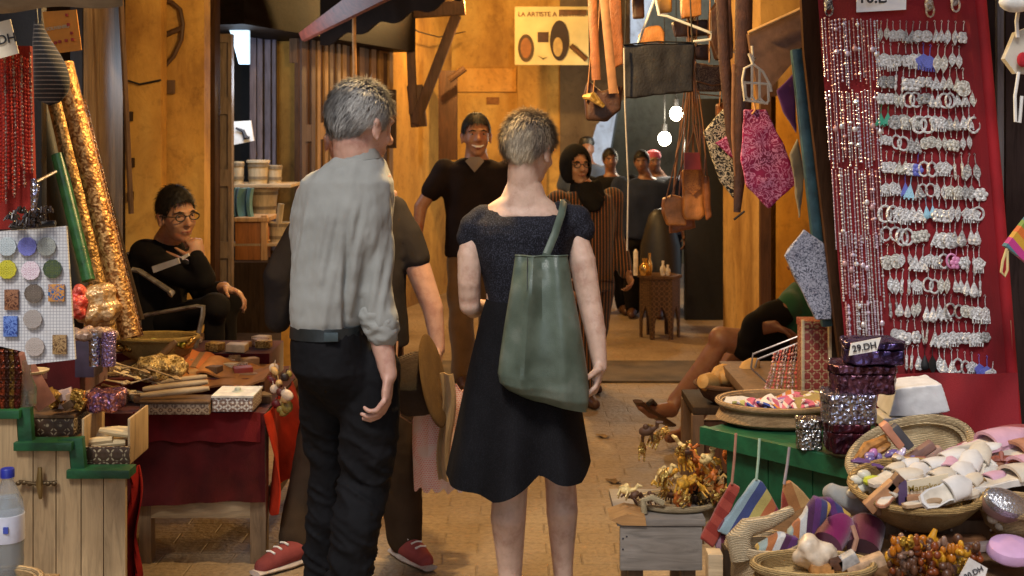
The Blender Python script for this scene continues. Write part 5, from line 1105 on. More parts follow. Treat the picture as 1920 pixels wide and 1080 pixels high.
# ================================================================ RIGHT STALL
YB=3.95
BC=[P(1528,-70,YB+.1),P(1836,-70,YB-.05),P(1912,836,YB-.05),P(1600,836,YB+.1)]
def BP(px,py,off=0):        # point on the velvet board seen at photo pixel px,py
    s=(py+70)/906; xl=1528+72*s; xr=1836+76*s; u=min(1,max(0,(px-xl)/(xr-xl))); return P(px,py,YB+.1-.15*u-off-.006)
jb=thing('jewellery_board','tall leaning board covered in red velvet, hung with silver earrings and chains','board',P(1750,836,YB))
m=MB(); N=24
def bf(u,v):
    p=BC[0].lerp(BC[1],u); q=BC[3].lerp(BC[2],u); r=p.lerp(q,v); return r+Vector((0,.004*noise.noise(Vector((u*6,v*9,0)))-(.012*math.exp(-((u-.9)/.03)**2)),0))
m.grid(bf,40,60,.02); part('velvet_panel',m,velvet('7c0a17'),jb)
m=MB(); m.tube([BC[1]+Vector((-.01,-.01,0)),BC[1].lerp(BC[2],.5)+Vector((-.008,-.012,0)),BC[2]+Vector((-.012,-.01,0))],.018,10); part('velvet_edge',m,velvet('a01622'),jb)
m=MB(); m.grid(lambda u,v:P(1640+u*270,700+v*130,YB-.10-.05*v)+Vector((0,-.01*math.sin(u*11+v*3),0)),30,12,.004); part('velvet_skirt',m,velvet('7a0c18'),jb)
t=thing('price_sign','white card price sign reading 10.DH on the red velvet board','sign',BP(1655,20,.05)); m=MB(); m.prism([BP(1606,-34,.03),BP(1700,-40,.03),BP(1699,18,.03),BP(1606,23,.03)],(0,.003,0)); part('card',m,plain('eef0f4',.6,var=.04),t)
text('10.DH.',BP(1653,-4,.034),.135,M_INK,t,bold=.02)
# earring prototypes (units: 1 = full length)
def ear_proto(kind):
    m=MB(); th=.05; m.tube([(0,0,0),(.03,-.02,.10),(0,0,.16),(-.03,.03,.1)],.016,4); m.tube([(0,0,0),(0,0,-.3)],.018,4)
    def pl(pts): m.prism([(x,-th/2,z) for x,z in pts],(0,th,0))
    circ=lambda cx,cz,rx,rz,n=14:[(cx+rx*math.cos(2*math.pi*i/n),cz+rz*math.sin(2*math.pi*i/n)) for i in range(n)]
    if kind=='drop': m.lathe([(.001,-.28),(.1,-.5),(.2,-.75),(.16,-.92),(.001,-1)],(0,0,0),10,None,1,.45)
    if kind=='disc': pl(circ(0,-.66,.3,.32)); m.ell((0,-.04,-.66),(.1,.05,.1),None,8,5)
    if kind=='ring': m.tube([(x,0,z) for x,z in circ(0,-.64,.24,.32)+[(.24,-.64)]],.055,6,False)
    if kind=='triangle': pl([(0,-.28),(.27,-.9),(-.27,-.9)]); [m.ell((x,0,-.95),.05,None,6,4) for x in(-.2,0,.2)]
    if kind=='leaf': pl([(0,-.25),(.15,-.5),(.16,-.72),(0,-1),(-.16,-.72),(-.15,-.5)])
    if kind=='bar': m.lathe([(.001,-.25),(.07,-.35),(.05,-.6),(.08,-.85),(.001,-1)],(0,0,0),8)
    if kind=='flower':
        for i in range(6): a=i*1.047; m.ell((.17*math.cos(a),0,-.62+.17*math.sin(a)),(.12,.05,.12),None,8,5)
        m.ell((0,-.03,-.62),(.1,.06,.1),None,8,5)
    if kind=='fan': pl([(0,-.3)]+[(.32*math.sin(R(a)),-.45-.4*math.cos(R(a))) for a in range(-80,81,20)][::-1]); [m.tube([(x,0,-.75),(x,0,-.97)],.03,4) for x in(-.2,-.1,0,.1,.2)]
    return m
KIND=['drop','disc','ring','triangle','leaf','bar','flower','fan']; KN={'drop':'teardrop','disc':'round disc','ring':'hoop','triangle':'triangular','leaf':'leaf-shaped','bar':'slim bar','flower':'flower','fan':'fan-shaped'}
SIL=[plain((.86,.86,.86),.3,.25,var=.45,scale=7,bump=2.5,bs=11),plain((.7,.68,.62),.35,.25,var=.45,scale=7,bump=2.5,bs=11),plain((.8,.8,.82),.25,.3,var=.35,scale=9,bump=2.5,bs=13),plain((.5,.5,.5),.35,.4,var=.6,scale=9,bump=2.5,bs=14)]
SPE={'green':plain((.05,.35,.22),.3),'blue':plain((.12,.14,.5),.3),'sky':plain((.3,.55,.7),.25),'pink':plain((.65,.25,.45),.3),'black':M_BLACK}
EM={}
def ear_mesh(kd,mi):
    key=(kd,mi)
    if key not in EM:
        me=ear_proto(kd).mesh('earring',True); me.materials.append(SPE[mi] if isinstance(mi,str) else SIL[mi]); EM[key]=me
    return EM[key]
rows=[(42,1652,1808,.9),(86,1656,1800,1),(128,1656,1816,1),(160,1654,1826,.9),(200,1652,1828,1),(242,1655,1826,.95),(288,1662,1832,1),(330,1660,1836,1),(372,1662,1840,1),(414,1664,1840,1),(462,1664,1836,1),(508,1668,1850,1),(555,1668,1856,1),(605,1676,1860,1),(652,1700,1866,1)]
rr=random.Random(77); SPECIAL={(4,0):'green',(4,1):'green',(1,6):'blue',(1,7):'blue',(7,3):'blue',(7,4):'sky',(8,6):'sky',(8,7):'sky',(10,9):'pink',(10,10):'pink',(14,3):'black',(14,4):'black',(14,11):'blue',(14,12):'blue',(6,5):'blue'}
n_e=0
for ri,(y,x0,x1,s) in enumerate(rows):
    x=x0; ci=0
    while x<x1:
        kd=rr.choice(KIND); mi=rr.choice([0,0,1,2,2,3]); gap=rr.uniform(11,14); L=rr.uniform(36,48)*s
        for q in(0,1):
            if x>x1 or (ri==9 and 1735<x<1745) or (ri==11 and 1722<x<1738): x+=gap; continue
            sp=SPECIAL.get((ri,ci)); me=ear_mesh(kd,sp or mi)
            o=bpy.data.objects.new('earring',me); COL.objects.link(o); k_=L*YB/F
            yy=y+(x-x0)*.03+rr.uniform(-2,2)+(20*((x-x0)/(x1-x0))**2 if ri==14 else 0)
            o.location=BP(x,yy,.022); o.scale=(k_*rr.uniform(.85,1.1),k_,k_); o.rotation_euler=(R(-4),rr.uniform(-.12,.12),rr.uniform(-.3,.3))
            tag(o,f"{(sp+' enamelled') if sp else 'silver'} {KN[kd]} earring, {ORD[ci]} from left in the {ORD[ri]} row of the board",'earring','earrings on the red velvet board')
            x+=gap; ci+=1; n_e+=1
        x+=rr.uniform(-2,2)
# chains
tiers=[(38,160,1540,1646,17),(172,312,1550,1646,17),(318,455,1560,1648,15),(440,565,1574,1650,14),(568,645,1586,1652,12)]
CH_=[plain((.7,.66,.66),.3,.6,var=.4,scale=300),plain((.6,.5,.6),.3,.5,var=.4,scale=300),plain((.75,.75,.78),.25,.7),plain((.5,.3,.3),.35,.4)]
for ti,(y0,y1,xa_,xb_,n) in enumerate(tiers):
    for i in range(n):
        x=xa_+(xb_-xa_)*i/(n-1)+rr.uniform(-1.5,1.5); ye=y1+rr.uniform(-18,14); ys=y0+rr.uniform(-4,4); dx=(ye-ys)*.055
        a=BP(x,ys,.03); b=BP(x+dx,ye,.03); m=MB(); n_b=int(rr.uniform(14,30)); r=rr.uniform(.0022,.004); big=rr.random()<.25
        m.tube([a,a.lerp(b,.5),b],.0016,5)
        for j in range(n_b+1): m.ell(a.lerp(b,j/n_b),(r*rr.uniform(.6,1.3)*(2 if big and j%5==2 else 1))*1.0,None,6,4)
        if rr.random()<.2: m.ell(a.lerp(b,.5)+Vector((0,-.004,0)),(.008,.004,.01),None,8,6)
        solo('bead_chain',m,CH_[rr.randrange(4)],f'silver bead chain, {ORD[i]} from the left in the {ORD[ti]} tier down the red board','chain','bead chains on the red velvet board')
for i,(x,y,cc,l) in enumerate(((1553,6,'1a1a30','dark blue and white brooch at the top left of the red board'),(1742,8,'b89a70','tangled gold and silver pendant at the top of the red board'),(1790,-2,'c0b0a8','pale pendant at the top right of the red board'))):
    m=MB(); c=BP(x,y,.03); m.ell(c,(.014,.008,.022)); m.tube([c+Vector((.012*math.cos(a),-.01,.02*math.sin(a)-.02)) for a in [j*.6 for j in range(12)]],.003,6); solo('pendant',m,foil(cc,'d0d0d0',120,.3,.4),l,'pendant')
# posts and timber left of the board
beam('teal_pole',P(1492,92,4.3),P(1550,612,4.3),.036,plain((.035,.085,.105),.45,var=.4),'teal painted pole leaning left of the red board','pole')
m=MB(); m.prism([P(1500,90,4.35),P(1540,80,4.35),P(1592,700,4.35),P(1560,700,4.35)],(0,.06,0)); solo('dark_post',m,M_DARKW,'dark brown post between the teal pole and the red board','post')
m=MB(); m.prism([P(1560,-60,4.2),P(1592,640,4.2),P(1640,900,4.2),P(1600,900,4.2),P(1508,100,4.2),P(1500,-60,4.2)],(0,.03,0)); solo('board_prop',m,wood((.07,.035,.018)),'dark wooden prop carrying the red board','prop')
m=MB(); m.prism([P(1403,62,4.62),P(1532,4,4.62),P(1540,86,4.62),P(1508,92,4.62),P(1450,160,4.62),P(1424,190,4.62)],(0,.04,0)); solo('leather_hide',m,plain((.16,.085,.05),.45,var=.3),'smooth brown leather panel hanging at an angle beside the red board','panel')
m=MB(); m.tube([P(1403,62,4.59),P(1532,3,4.59)],.007); solo('pale_rod',m,plain('c9a06a',.5),'pale rod along the top edge of the brown panel','rod')
wl=thing('plank_wall','dark plank wall right of the red board','wall',P(1900,900,4.3))
for x0,x1,c_ in((1838,1868,(.03,.02,.018)),(1869,1884,(.16,.15,.16)),(1885,1990,(.045,.03,.028))):
    a=P(x0,0,4.15);b=P(x1,0,4.15); m=MB(); m.box(((a.x+b.x)/2+ (.0),4.17,1.1),(b.x-a.x-.004,.04,2.6),bev=.003); part('plank',m,wood(c_,.5),wl)
m=MB(); m.tube([P(1893,600,3.88),P(1908,830,3.88)],.008); solo('pale_strip',m,M_LTW,'thin pale wooden strip at the right foot of the red board','strip')
# right edge hangings
t=thing('white_pouch','white pouch with cord straps hanging at the right edge','pouch',P(1905,130,3.7)); m=MB(); m.prism([P(1884,110,3.7),P(1905,60,3.7),P(1960,40,3.7),P(1960,140,3.7),P(1905,138,3.7)],(0,.03,0)); part('body',m,fabric((.6,.57,.48)),t)
m=MB(); m.ell(P(1918,112,3.68),(.018,.01,.022)); part('red_spot',m,fabric((.4,.02,.03)),t)
m=MB(); m.tube([P(1916,-20,3.69),P(1906,40,3.69),P(1908,70,3.69)],.006); part('strap',m,M_WHITE,t)
m=MB(); m.tube([P(1910,135,3.69),P(1903,180,3.69),P(1904,228,3.69),P(1912,230,3.69),P(1916,180,3.69)],.005); part('loop',m,M_WHITE,t)
m=MB(); m.ell(P(1905,4,3.65),(.05,.03,.03)); solo('white_slipper',m,plain('e6e6e2',.5),'white shape at the very top right corner','slipper')
t=thing('rainbow_pouch','rainbow striped pouch hanging at the right edge','pouch',P(1910,480,3.6)); RB=['c23a8a','d0a030','d87028','7a9a40','4a7a8a']
m=MB(); m.prism([P(1886,462,3.6),P(1930,405,3.6),P(1980,450,3.6),P(1935,500,3.6)],(0,.03,0)); part('body',m,stripes(RB,'x',.10,rot=R(40)),t)
m=MB(); m.tube([P(1888,466,3.59),P(1880,490,3.59),P(1877,510,3.59),P(1884,518,3.59),P(1889,506,3.59),P(1889,470,3.59)],.004); part('loop',m,plain('d8c48a',.6),t)
# ---------------- hanging goods over the lane
rl=thing('hanging_rail','wooden rail over the lane carrying bags and pouches','rail',P(1300,-40,5.0)); m=MB(); m.tube([P(1060,-45,5.0),P(1560,-50,4.9)],.022); part('pole',m,M_BRW,rl)
for px in(1080,1540): m=MB(); m.tube([P(px,-45,5.0),Vector((P(px,0,5).x,5.0,3.1))],.006); part('tie',m,M_STRAP,rl)
def flatbag(name,poly,Y,th,mat,label,cat='bag',grp=None,vox=.006,amp=.004,straps=(),flap=None,smat=None):
    c=P(sum(p[0] for p in poly)/len(poly),max(p[1] for p in poly),Y); t=thing(name,label,cat,c,grp)
    m=MB(); m.prism([P(x,y,Y) for x,y in poly],(0,th,0)); part('body',bake(m,vox,5,folds(amp,22,22,14,poly[0][0])),mat,t)
    for s in straps: m=MB(); m.tube([P(x,y,Y-.004) for x,y in s],.007,8,True,.4); part('strap',m,smat or M_STRAP,t)
    if flap: m=MB(); m.prism([P(x,y,Y-.012) for x,y in flap[0]],(0,.012,0)); part('flap',m,flap[1],t)
    return t
flatbag('black_pouch',[(1168,84),(1303,80),(1300,172),(1240,178),(1170,186)],4.8,.02,plain((.016,.013,.012),.55,var=.4,bump=.4),'flat black leather pouch hanging over the lane','pouch',straps=[[(1168,84),(1234,78),(1303,80)],[(1172,84),(1174,-50)],[(1298,82),(1292,-50)]],smat=M_BLACK)
m=MB(); m.tube([P(1170,90,4.78),P(1172,200,4.78),P(1178,340,4.78),P(1176,470,4.78)],.0035,6); solo('string',m,plain((.45,.4,.35),.6),'thin pale cord hanging from the left of the black pouch','cord')
flatbag('leather_wallet',[(1302,118),(1368,122),(1366,172),(1310,172)],4.9,.02,damask((.09,.035,.015),(.25,.15,.07),60),'embossed brown wallet right of the black pouch','wallet',straps=[[(1306,152),(1335,160),(1366,155)],[(1305,116),(1300,150),(1310,176),(1350,180)],[(1330,118),(1332,-50)]])
flatbag('shoulder_bag',[(1095,178),(1104,150),(1128,172),(1168,160),(1166,205),(1140,228),(1100,226)],4.9,.08,M_LEATHD,'dark brown leather shoulder bag hanging left of the black pouch','bag',straps=[[(1100,190),(1108,100),(1124,-50)],[(1160,175),(1140,80),(1120,-50)],[(1112,180),(1120,90),(1128,-50)]],vox=.008)
m=MB(); m.tube([P(1097,182,4.86),P(1110,180,4.84),P(1132,200,4.84)],[.018,.03,.012],10,True,.6); solo('tan_flap',m,foil('c9a560','8a6a2c',30,.4,.1,.4),'shiny golden tan flap on the dark shoulder bag','flap')
flatbag('brown_saddle_bag',[(1140,-40),(1164,-40),(1170,120),(1150,130),(1142,60)],5.05,.03,M_LEATH,'long brown leather strip hanging beside the shoulder bag','strip')
m=MB()
for i in range(3): m=m
for i,(a_,b_,l) in enumerate((((1128,-50),(1150,175),'broad tan leather strap over the dark shoulder bag'),((1108,-50),(1118,150),'darker leather strap left of the broad tan strap'))):
    m=MB(); A=P(*a_,4.84);B=P(*b_,4.84); m.tube([A,A.lerp(B,.5),B],.017,8,True,.25,(0,1,0)); solo('leather_strap',m,M_STRAP if i==0 else M_LEATH,l,'strap')
t=thing('coat_hanger','white plastic coat hanger above the black pouch','hanger',P(1270,40,4.85)); m=MB(); m.tube([P(1196,82,4.85),P(1212,40,4.85),P(1226,2,4.85),P(1232,-30,4.85)],.005); m2=MB(); m2.tube([P(1230,0,4.85),P(1236,28,4.85),P(1250,30,4.85),P(1334,62,4.85),P(1333,74,4.85),P(1300,78,4.85)],.0055); part('arm',m,M_WHITE,t); part('arm',m2,M_WHITE,t)
flatbag('tan_cuff',[(1198,64),(1212,50),(1238,48),(1247,60),(1246,80),(1200,80)],4.95,.07,M_LEATHO,'rolled orange tan leather piece resting above the black pouch','leather')
flatbag('orange_bag',[(1276,-30),(1318,-30),(1316,30),(1280,34)],5.1,.06,M_LEATHO,'orange leather bag at the top of the hanging goods','bag')
flatbag('yellow_bag',[(1232,-30),(1262,-30),(1260,22),(1236,26)],5.15,.06,plain((.5,.26,.05),.45),'amber leather bag left of the orange one','bag')
flatbag('brown_bag',[(1262,40),(1330,36),(1332,66),(1268,70)],5.2,.06,M_LEATHD,'small dark brown bag under the orange bag','bag')
flatbag('black_case',[(1332,20),(1372,-30),(1376,110),(1344,112),(1330,70)],5.1,.06,M_LEATHD,'dark case hanging between hanger and leather belt','case')
# belts
for i,(pts,w,mt,l) in enumerate(((((1352,-40),(1358,110),(1372,250),(1380,300)),.022,M_LEATHD,'dark leather belt at the left of the pair'),(((1396,-40),(1394,60),(1392,260),(1382,398)),.032,M_LEATHD,'long wide dark belt with a pointed tip'),(((1376,120),(1374,250),(1378,330)),.007,M_STRAP,'thin tan cord beside the long dark belt'))):
    m=MB(); m.tube([P(x,y,4.7-.02*i) for x,y in pts],[w]*(len(pts)-1)+[w*.4],8,True,.22,(0,1,0)); solo('belt',m,mt,l,'belt','hanging belts')
m=MB(); m.tube([P(1376,412,4.68),P(1396,396,4.68)],.004); solo('belt_tip_cord',m,M_BLACK,'short dark cord at the tip of the long belt','cord')
# satchels
sx=0
for i,(pts,cc,th_,l) in enumerate(((((1258,380),(1300,380),(1306,428),(1256,440)),M_LEATH,.05,'lowest brown satchel, seen under the orange one'),(((1244,372),(1262,366),(1286,372),(1288,424),(1252,424),(1244,400)),M_LEATHO,.06,'rounded orange satchel on the left of the bunch'),(((1280,318),(1318,316),(1322,402),(1312,414),(1286,412),(1281,400)),M_LEATHO,.05,'embossed orange satchel in the middle of the bunch'),(((1316,330),(1330,330),(1336,408),(1324,416)),M_LEATH,.03,'thin tan satchel seen edge-on at the right of the bunch'))):
    t=flatbag('satchel',pts,5.3-.05*i,th_,cc,l,'satchel','leather satchels hanging in a bunch',vox=.007,straps=[[(pts[0][0]+4,pts[0][1]+4),(1276+i*8,230),(1286+i*4,150),(1290,60),(1292,-50)],[(pts[1][0]-4,pts[1][1]+4),(1300+i*6,230),(1298+i*3,150),(1296,60),(1296,-50)]],smat=plain((.22,.1,.05),.6),flap=(((1282,318),(1317,317),(1318,350),(1300,366),(1283,352)),damask((.5,.2,.05),(.2,.06,.02),70)) if i==2 else None)
m=MB(); m.prism([P(1284,286,5.1),P(1312,286,5.1),P(1314,318,5.1),P(1284,318,5.1)],(0,.03,0)); solo('dark_red_flap',m,plain((.16,.015,.02),.5),'dark red leather flap above the embossed orange satchel','flap')
for i in range(6):
    m=MB(); x=1262+i*11; m.tube([P(1290+i*3,-50,5.35),P(1288+i*3,180,5.35),P(x+6,290,5.35),P(x,372,5.35)],.008,6,True,.4); solo('bag_strap',m,[M_STRAP,plain((.3,.14,.08),.6),M_LEATH][i%3],f'long leather bag strap, {ORD[i]} from the left above the satchels','strap','straps above the satchels')
# patterned pouches
BW=damask('100c0c','c8bca8',38,.035); MGN=damask('8e0a4e','cf86b4',34,.035)
def kite(name,poly,Y,mat,label,th=.018):
    m=MB(); m.prism([P(x,y,Y) for x,y in poly],(0,th,0)); return solo(name,bake(m,.005,4,folds(.004,15,15,15,poly[0][0])),mat,label,'pouch')
kite('diamond_pouch',[(1362,200),(1392,250),(1388,310),(1382,380),(1350,340),(1318,248)],4.75,BW,'black and cream swirl-patterned diamond pouch')
kite('diamond_pouch',[(1340,268),(1395,236),(1398,300),(1372,296)],4.72,MGN,'pink patterned corner peeping between the black pouch and the belt')
kite('diamond_pouch',[(1395,205),(1438,206),(1474,280),(1498,342),(1442,392),(1400,350),(1388,300)],4.6,MGN,'large magenta diamond pouch with pale swirls')
m=MB(); m.tube([P(1412,186,4.6),P(1416,206,4.6),P(1410,214,4.6)],.004); solo('pouch_cord',m,plain((.7,.35,.15),.5),'orange cord tying the magenta pouch','cord')
kite('purple_pouch',[(1456,170),(1490,136),(1494,250),(1470,210)],4.5,fabric((.06,.015,.10)),'dark purple pouch behind the wire rack')
kite('silver_pouch',[(1470,480),(1508,428),(1560,470),(1560,600),(1530,600)],4.25,damask('4a4e60','a8aab8',70,.06),'silver-grey glittering square pouch by the teal pole')
kite('grey_pouch',[(1482,290),(1496,262),(1510,330),(1500,420)],4.5,fabric((.2,.18,.14)),'small grey cloth corner beside the magenta pouch')
wr=thing('wire_holder','white bent wire earring holder shaped like a dome','wire holder',P(1415,195,4.5))
for pts in([(1392,150),(1396,128),(1412,120),(1430,134),(1444,160),(1446,172)],[(1392,155),(1420,156),(1440,158)],[(1396,152),(1398,180),(1404,188),(1410,182),(1410,122)],[(1410,180),(1416,190),(1424,186),(1424,128)],[(1424,184),(1434,194),(1441,190),(1440,158)],[(1404,100),(1412,122)],[(1416,108),(1412,122),(1410,86)],[(1392,150),(1396,188),(1440,194)]):
    m=MB(); m.tube([P(x,y,4.3) for x,y in pts],.0048,6); part('wire',m,plain('d8cdb8',.5),wr)
# ---------------- right stall, back part
bt_=thing('stall_table','dark wooden table at the back of the right stall','table',Vector((P(1500,0,4.5).x,4.6,0))); zt2=.67
m=MB(); m.box((P(1500,0,4.6).x+.1,4.75,zt2-.02),(.62,.7,.035),bev=.004); part('table_top',m,M_BRW,bt_)
for dx in(-.17,.37):
    for dy in(4.44,5.05): m=MB(); m.box((P(1500,0,4.6).x+dx,dy,(zt2-.04)/2),(.05,.05,zt2-.04),bev=.004); part('leg',m,M_DARKW,bt_)
rbox('spice_box',1507,1556,602,742,4.35,.1,inlay((.40,.26,.13),(.25,.04,.03),30),'tall box with tiny red dot pattern and gold edges','box',None,inlay((.40,.26,.13),(.25,.04,.03),30),.1)
for x0,x1 in((1503,1509),(1553,1560),(1562,1570)): 
    m=MB(); m.pbox(x0,x1,600 if x0<1560 else 676,745,4.34,.012); solo('edge_strip',m,M_LTW,{1503:'pale strip along the left edge of the dotted box',1553:'pale strip along the right edge of the dotted box',1562:'short pale stick right of the dotted box'}[x0],'strip')
bs=basket('bread_basket',P(1380,752,5.0),.16,.13,.07,'round basket of ochre gourds on a dark stand',mat=wicker('6a4424'))
rr=random.Random(8); G_=wood((.62,.36,.12),.7,'x',5); gd=sorted([(1330,718,.05),(1352,722,.045),(1372,706,.05),(1398,722,.055),(1420,708,.045),(1436,724,.04),(1404,692,.045),(1350,700,.04),(1442,704,.035),(1455,692,.03)])
for i,(x,y,r) in enumerate(gd):
    c=P(x,y,4.98+rr.uniform(-.04,.06)); m=MB(); m.lathe([(.001,-r*1.1),(r*.55,-r*.9),(r*.82,0),(r*.6,r*.8),(r*.28,r*1.2),(.001,r*1.3)],c,14,Matrix.Rotation(rr.uniform(.9,2.0),3,'Y')@Matrix.Rotation(rr.uniform(-1,1),3,'X')); solo('gourd',m,G_,f'ochre gourd, {ORD[i]} from the left in the round basket','gourd','gourds in the basket')
t=thing('dark_stand','dark wooden stand under the basket of gourds','stand',Vector((P(1380,0,5).x,5.05,0)))
zz=P(0,752,5).z-.005
m=MB(); m.box((P(1375,0,5).x,5.08,zz-.015),(.34,.34,.03),bev=.004); part('top',m,M_DARKW,t)
for dx in(-.15,.15):
    for dy in(-.15,.15): m=MB(); m.box((P(1375,0,5).x+dx,5.08+dy,(zz-.03)/2),(.045,.045,zz-.03),bev=.003); part('leg',m,M_BRW,t)
m=MB(); m.box((P(1375,0,5).x,4.95,zz-.16),(.26,.02,.2)); part('panel',m,wood((.13,.05,.02)),t)
t=thing('wire_rack','thin wire rack holding strings of red beads','rack',P(1450,690,4.6))
for pts in([(1408,690),(1412,664),(1498,630),(1502,700)],[(1416,690),(1420,674),(1500,642)],[(1408,690),(1440,720)]): m=MB(); m.tube([P(x,y,4.6) for x,y in pts],.004,6); part('wire',m,plain((.3,.26,.24),.35,.7),t)
rr=random.Random(6)
for i in range(9):
    x=1452+i*6; beads([P(x,664-i*2.5,4.55),P(x-8,700,4.52),P(x-22+i*2,742,4.5)],.0055,[foil('b04a38','e0c0b8',90,.3,.2),foil('c8c0c0','8a4a48',90,.3,.4),plain('b8564a',.4)][i%3],f'red and silver bead string, {ORD[i]} from the left across the wire rack','bead strings on the wire rack','bead_string')
# green crate shelf
A=P(1312,800,3.92); Bx=P(1608,868,3.5); zt3=A.z
gs=thing('green_crate','green painted wooden crate forming a shelf','crate',Vector(((A.x+Bx.x)/2,3.9,0)))
dv=Vector((Bx.x-A.x,Bx.y-A.y,0)); nv=Vector((-dv.y,dv.x,0)).normalized(); 
def slab(p0,p1,z0,z1,dep,off=0): 
    q=MB(); o=nv*off; q.prism([Vector((p0.x,p0.y,z0))+o,Vector((p1.x,p1.y,z0))+o,Vector((p1.x,p1.y,z1))+o,Vector((p0.x,p0.y,z1))+o],nv*dep); return q
part('front_rail',slab(A,Bx,zt3-.052,zt3,.022),M_GREEN,gs); part('shelf_board',slab(A+nv*.024,Bx+nv*.024,zt3-.03,zt3-.008,.5),M_GREEN,gs)
a2=A.lerp(Bx,.14); b2=A.lerp(Bx,.97)
for i in range(3): part('panel_board',slab(a2.lerp(b2,i/3)+dv.normalized()*.003,a2.lerp(b2,(i+1)/3),.40,zt3-.054,.018,.03+.002*i),M_GREEN,gs)
part('side_board',slab(a2,a2+dv.normalized()*.018,.40,zt3-.054,.45,.05),M_GREEN,gs)
m=MB(); m.box((b2.x+.0,b2.y+.1,.32),(.4,.3,.6)); 
for p in(a2,b2): m=MB(); q=p+nv*.06; m.box((q.x,q.y,.2),(.05,.05,.4)); part('leg',m,M_DARKW,gs)
zs=zt3-.008
# flat basket with purses
c=P(1455,812,4.02); c.z=zs
t=basket('flat_basket',c,.185,.15,.065,'flat oval basket of folded purses on the green crate',mat=wicker('b89468'),foot=.82)
PR=[('c8c0b4',1385,768,.06,'white folded purse at the left of the flat basket'),('b84a28',1430,772,.045,'orange and red striped purse in the flat basket'),('8a5a9a',1462,780,.05,'pink and lilac purse in the flat basket'),('b8b040',1492,762,.035,'yellow and white round purse in the flat basket'),('2838a8',1512,790,.045,'bright blue purse in the flat basket'),('8a3a5a',1540,780,.05,'dull rose purse in the flat basket'),('9a8248',1520,760,.06,'tan mat at the back of the flat basket'),('c05a70',1410,780,.045,'pink striped purse tucked at the front of the flat basket')]
for i,(cc,x,y,s,l) in enumerate(PR):
    q=P(x,y,4.05-.01*i); q.z=max(q.z,zs+.045)
    m=MB(); m.box(q,(s*1.6,s*1.3,.022),Matrix.Rotation(rr.uniform(-.6,.6),3,'Z')@Matrix.Rotation(rr.uniform(-.3,.3),3,'Y')@Matrix.Rotation(.5,3,'X'),bev=.006); solo('purse',bake(m,.005,3,folds(.006,30,30,30,i)),stripes([cc,'d8b0a8' if i%2 else cc,cc],'x',.05,rot=i) ,l,'purse','purses in the flat basket')
# hanging pouches below the green rail
HP=[('hanging_pouch',[(1372,905),(1392,915),(1338,1030),(1314,1010)],stripes(['8a2a1c','a04030'],'x',.05,rot=.9),(1380,812),'rolled brick red pouch hanging at the left of the green crate',3.62),
('hanging_pouch',[(1418,897),(1432,905),(1462,962),(1452,990),(1380,1012),(1345,998)],stripes(['9a3048','6a1c34','8ea6b0','3a4678','b8a860','b8683c'],'x',.155,rot=R(-32)),(1424,822),'rainbow striped pouch with pale blue edge hanging from the green crate',3.6),
('hanging_pouch',[(1352,1000),(1388,1010),(1368,1040),(1342,1028)],stripes(['5a1830','8a6a78'],'x',.05),(1360,1000),'dark wine striped purse below the rainbow pouch',3.62),
('hanging_pouch',[(1470,905),(1484,902),(1510,925),(1526,945),(1500,985),(1462,985)],stripes(['8a3020','a06a38','b89058','7a1c3a'],'x',.12,rot=R(20)),(1480,838),'brown and orange striped pouch hanging right of the rainbow one',3.5)]
for i,(nm,poly,mt,top_,l,Y) in enumerate(HP):
    t=thing(nm,l,'pouch',P(poly[0][0],max(p[1] for p in poly),Y),'pouches hanging from the green crate')
    m=MB(); m.prism([P(x,y,Y) for x,y in poly],(0,.022,0)); part('body',bake(m,.005,4,folds(.004,20,20,20,i)),mt,t)
    if i!=2: m=MB(); m.tube([P(poly[0][0],poly[0][1]+3,Y),P((poly[0][0]+top_[0])/2+1,(poly[0][1]+top_[1])/2,Y+.01),P(*top_,Y+.02)],.004,6); part('loop',m,[plain((.35,.16,.1),.7),plain((.3,.42,.3),.7),0,plain((.3,.25,.25),.7)][i],t)
# stack of silver and purple boxes
PF=foil('4a3050','241228',30,.22,.7); DP=foil('301420','501c28',26,.25,.6)
def hexbox(name,x0,x1,y0,y1,Y,dep,mat,label,grp='foil covered boxes',amp=.003,M=None):
    a=P(x0,y1,Y);b=P(x1,y0,Y); cx=(a.x+b.x)/2; w=(b.x-a.x)/2; t=thing(name,label,'box',Vector((cx,Y+dep/2,a.z)),grp)
    m=MB(); pts=[(-w,.0),(-w*.8,-.35*dep),(w*.8,-.35*dep),(w,0),(w*.8,.6*dep),(-w*.8,.6*dep)]; H=b.z-a.z
    m.prism([Vector((cx+x,Y+.35*dep+y,a.z)) for x,y in pts],(0,0,H*.7)); part('body',bake(m,.005,3,folds(amp,50,50,50,x0)),mat,t)
    m=MB(); m.prism([Vector((cx+x*1.04,Y+.35*dep+y*1.04,a.z+H*.68)) for x,y in pts],(0,0,H*.32)); part('lid',bake(m,.005,3,folds(amp,50,50,50,x0+3)),mat,t); return t
hexbox('foil_box',1556,1640,796,852,3.5,.14,DP,'dark maroon foil box at the bottom of the stack')
hexbox('foil_box',1548,1652,741,799,3.5,.13,SILF,'silver glitter box, second from the bottom of the stack')
hexbox('foil_box',1562,1690,686,741,3.52,.13,foil('6a4456','3a1c28',30,.2,.7),'dull purple-brown box, third from the bottom of the stack')
hexbox('foil_box',1590,1706,644,686,3.5,.15,foil('5a4a7a','2a1c3a',22,.15,.8),'shiny violet box on top of the stack')
hexbox('foil_box',1497,1546,788,845,3.62,.07,foil('c0c0c0','8a847a',50,.18),'small silver foil box at the edge of the green crate')
